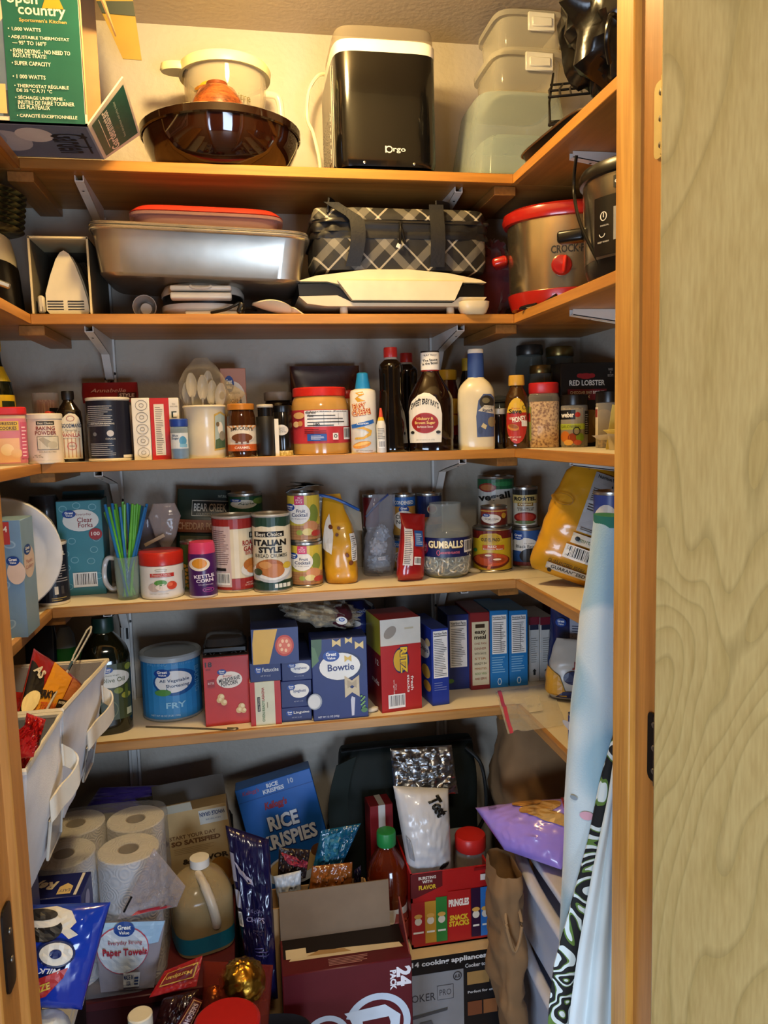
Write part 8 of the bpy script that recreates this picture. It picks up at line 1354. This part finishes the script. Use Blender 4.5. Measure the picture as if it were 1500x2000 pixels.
# plastic drawers
X0, X1, Y0, Y1 = .600, .890, 1.10, 1.66; W, D = X1-X0, Y1-Y0
t = thing('drawer_cart', 'white and translucent plastic drawer cart under the right shelves', 'drawer cart', ((X0+X1)/2, (Y0+Y1)/2, 0)); WF = M('#d8dce8', r=.35); TR = film('#d4daea', .45, .2); TR2 = film('#dfe4f2', .62, .2)
mk('cart_top', box(W, D, .018, .005, (0, 0, .478)), WF, t)
for x_ in (-1, 1):
    for y_ in (-1, 1): mk('corner_post', box(.02, .02, .48, .003, (x_*(W/2-.012), y_*(D/2-.012), 0)), WF, t)
for k, (z, hz) in enumerate(((.012, .055), (.082, .195), (.292, .178))):
    d_ = mk('drawer', Surf([(z, W/2-.035, D/2-.035), (z+.005, W/2-.028, D/2-.028), (z+hz-.008, W/2-.014, D/2-.016), (z+hz-.008, W/2-.018, D/2-.02), (z+.01, W/2-.032, D/2-.032)], .2).mesh(48), TR, t)
    mk('front_rim', tube(smooth_path([(-W/2-.014, -D/2+.02, z+hz-.014), (-W/2-.022, -D*.2, z+hz-.010), (-W/2-.022, D*.2, z+hz-.004), (-W/2-.006, D/2-.015, z+hz+.004)], 8), .013, 10), WF, d_); mk('front_panel', sheet(10, 6, lambda u, v, z=z, hz=hz: (-W/2-.002-.010*v, -D/2+.02+(D-.04)*u, z-.004+hz*v), .003), TR2, d_)
    mk('stored_goods', xf(lump(W*.36, D*.40, hz*.36, .12, 3, k+2, 28, 16, .6), (0, 0, z+hz*.42)), M(('#6d5560', '#8e4a58', '#5d6478')[k], r=.6, bump=.4, bs=20), d_)
# purple chip bag
t, b, mp = bagquad('pita_chip_bag', 'lavender chip bag with golden chips lying on the plastic drawers', 'snack bag', [PY(985, 1650, 1.57), PY(1096, 1688, 1.47), PY(1150, 1545, 1.55), PY(928, 1568, 1.68)], .075, M('#a288e0', r=.22, coat=.4), .006, 61)
a = Art(.9); a.ell(.62, .80, .20, .12, '#b98a4a', rot=.3); a.poly([(.52, .66), (.66, .78), (.98, .62), (.94, .50), (.7, .56)], '#c49a58'); a.ell(.50, .90, .14, .07, '#b07c3c'); a.poly([(.78, .98), (.98, .98), (.98, .72), (.86, .76)], '#a5383c'); a.poly([(.80, .98), (.98, .98), (.98, .75), (.88, .79)], '#d8d0d0'); a.text("Naked", .90, .88, .14, .06, '#2a2830', rot=-15, bold=.03); a.lines(.13, .80, .23, .92, 5, '#3a2c58', .4, 3); a.lay(mp, t, 'print', cuts=(24, 24))
# rolled pale blue cover standing by the jamb
def cover_mat():
    mt, nt, N, L, P = _new('pale_fleece'); tc = N.new('ShaderNodeTexCoord'); n = N.new('ShaderNodeTexNoise'); n.inputs['Scale'].default_value = 4.2; n.inputs['Detail'].default_value = 1; L.new(tc.outputs['Object'], n.inputs['Vector'])
    rp = N.new('ShaderNodeValToRGB'); e = rp.color_ramp.elements; e[0].position = .52; e[0].color = lin('#8fb0c0')+(1,); e[1].position = .55; e[1].color = lin('#bccbd0')+(1,); L.new(n.outputs['Fac'], rp.inputs[0]); L.new(rp.outputs[0], P.inputs['Base Color']); P.inputs['Roughness'].default_value = .95; P.inputs['Sheen Weight'].default_value = .4
    n2 = N.new('ShaderNodeTexNoise'); n2.inputs['Scale'].default_value = 400; L.new(tc.outputs['Object'], n2.inputs['Vector']); b = N.new('ShaderNodeBump'); b.inputs['Strength'].default_value = .3; b.inputs['Distance'].default_value = .002; L.new(n2.outputs['Fac'], b.inputs['Height']); L.new(b.outputs[0], P.inputs['Normal']); return mt
YR = 1.06
rows = []
for py, xl, xr in ((2650, 1062, 1190), (2300, 1070, 1200), (2000, 1078, 1205), (1750, 1090, 1212), (1500, 1102, 1212), (1250, 1130, 1212), (1100, 1152, 1212), (1012, 1166, 1212)):
    a_, b_ = PY(xl, py, YR), PY(xr, py, YR); rows.append((max(0.002, a_.z), (b_.x-a_.x)/2, .030+.012*min(1, (2000-1012+py-2000)/988), (a_.x+b_.x)/2, YR))
bx = rows[0][3]; rows = [(z, rx, ry, x-bx, (1.31-z)*-.03) for z, rx, ry, x, y in rows]
t = thing('fabric_roll', 'tall pale blue fleece roll with green band leaning at the right jamb', 'fabric roll', (bx, YR, 0)); sf = Surf(rows, 1, .010, 9, 4, k=4); mk('fleece_roll', sf.mesh(48), cover_mat(), t)
zt = rows[-1][0]; mk('green_band', Surf([(zt-.012, rows[-1][1]*1.03, rows[-1][2]*1.03, rows[-1][3], rows[-1][4]), (zt+.004, rows[-1][1]*1.03, rows[-1][2]*1.03, rows[-1][3], rows[-1][4])], 1).mesh(40), M('#1f6a5c', r=.8), t)
a = Art(5); z0, z1 = PY(1130, 1640, YR).z, PY(1130, 1440, YR).z; a.ell(.30, .38, .10, .04, '#c99aa8'); a.ell(.50, .50, .05, .02, '#7d8c98'); a.ell(.12, .52, .05, .02, '#7d8c98'); a.lay(sf.mapper(z0, z1, -.2), t, 'printed_face', base=.002, rough=.95)
# printed cloths draped in front of it
def swirl_mat():
    mt, nt, N, L, P = _new('bold_leaf_print'); tc = N.new('ShaderNodeTexCoord'); n = N.new('ShaderNodeTexNoise'); n.inputs['Scale'].default_value = 7; n.inputs['Detail'].default_value = 1.2; n.inputs['Distortion'].default_value = 1.8; L.new(tc.outputs['Object'], n.inputs['Vector'])
    m1 = N.new('ShaderNodeMath'); m1.operation = 'MULTIPLY'; m1.inputs[1].default_value = 9; L.new(n.outputs['Fac'], m1.inputs[0]); fr = N.new('ShaderNodeMath'); fr.operation = 'FRACT'; L.new(m1.outputs[0], fr.inputs[0])
    rp = N.new('ShaderNodeValToRGB'); rp.color_ramp.interpolation = 'CONSTANT'; e = rp.color_ramp.elements; e[0].position = 0; e[0].color = lin('#0d0e10')+(1,); e[1].position = .52; e[1].color = lin('#c9d4d4')+(1,); k = e.new(.88); k.color = lin('#55742e')+(1,); L.new(fr.outputs[0], rp.inputs[0]); L.new(rp.outputs[0], P.inputs['Base Color']); P.inputs['Roughness'].default_value = .85; return mt
def drape(name, label, pts, Y, mat, amp, seed, fq=26):
    """pts: rows of (py, xl, xr) from the top down"""
    o = PY((pts[-1][1]+pts[-1][2])/2, pts[-1][0], Y); o.z = max(o.z, .004); o.z = .004 if pts[-1][0] > 2500 else o.z
    def fn(u, v):
        q = v*(len(pts)-1); i = min(int(q), len(pts)-2); f = q-i; py = pts[i][0]+(pts[i+1][0]-pts[i][0])*f; xl = pts[i][1]+(pts[i+1][1]-pts[i][1])*f; xr = pts[i][2]+(pts[i+1][2]-pts[i][2])*f
        p_ = PY(xl+(xr-xl)*u, py, Y+amp*sin(u*fq*.35+seed+v*1.3)*min(1, .25+v)-.02*v); p_.z = max(p_.z, .006); return p_-o
    t = thing(name, label, 'cloth', o); mk('cloth', sheet(30, 36, fn, .0025), mat, t, ang=60); return t
drape('printed_cloth', 'black, white and green leaf printed cloth draped in front of the blue roll', [(1425, 1200, 1213), (1520, 1172, 1213), (1640, 1148, 1213), (1760, 1116, 1210), (1880, 1082, 1195), (1960, 1072, 1185), (2000, 1070, 1170), (2350, 1066, 1150), (2700, 1066, 1150)], 1.005, swirl_mat(), .006, 1)
PC = M('#c3d0d4', r=.9, sheen=.3, var=.12, vs=9)
drape('pale_cloth', 'pale blue white cloth with soft folds beside the right jamb', [(1440, 1208, 1213), (1560, 1190, 1213), (1700, 1160, 1213), (1850, 1132, 1212), (1950, 1118, 1212), (2000, 1112, 1213), (2350, 1100, 1213), (2700, 1090, 1213)], .985, PC, .008, 3, 40)
# let the soft things settle onto what carries them
for nm, dz in (('candy_bag.002', -.012), ('pita_chip_bag', -.012), ('cereal_carton', -.004), ('jerky_bag', -.004), ('chocolate_bar', -.012)): bpy.data.objects[nm].location.z += dz
for nm, dy in (('film_tail', .007), ('paper_towel_label', .005), ('chocolate_bar', .012), ('candy_card', -.006), ('grey_cloth', .005)): bpy.data.objects[nm].location.y += dy
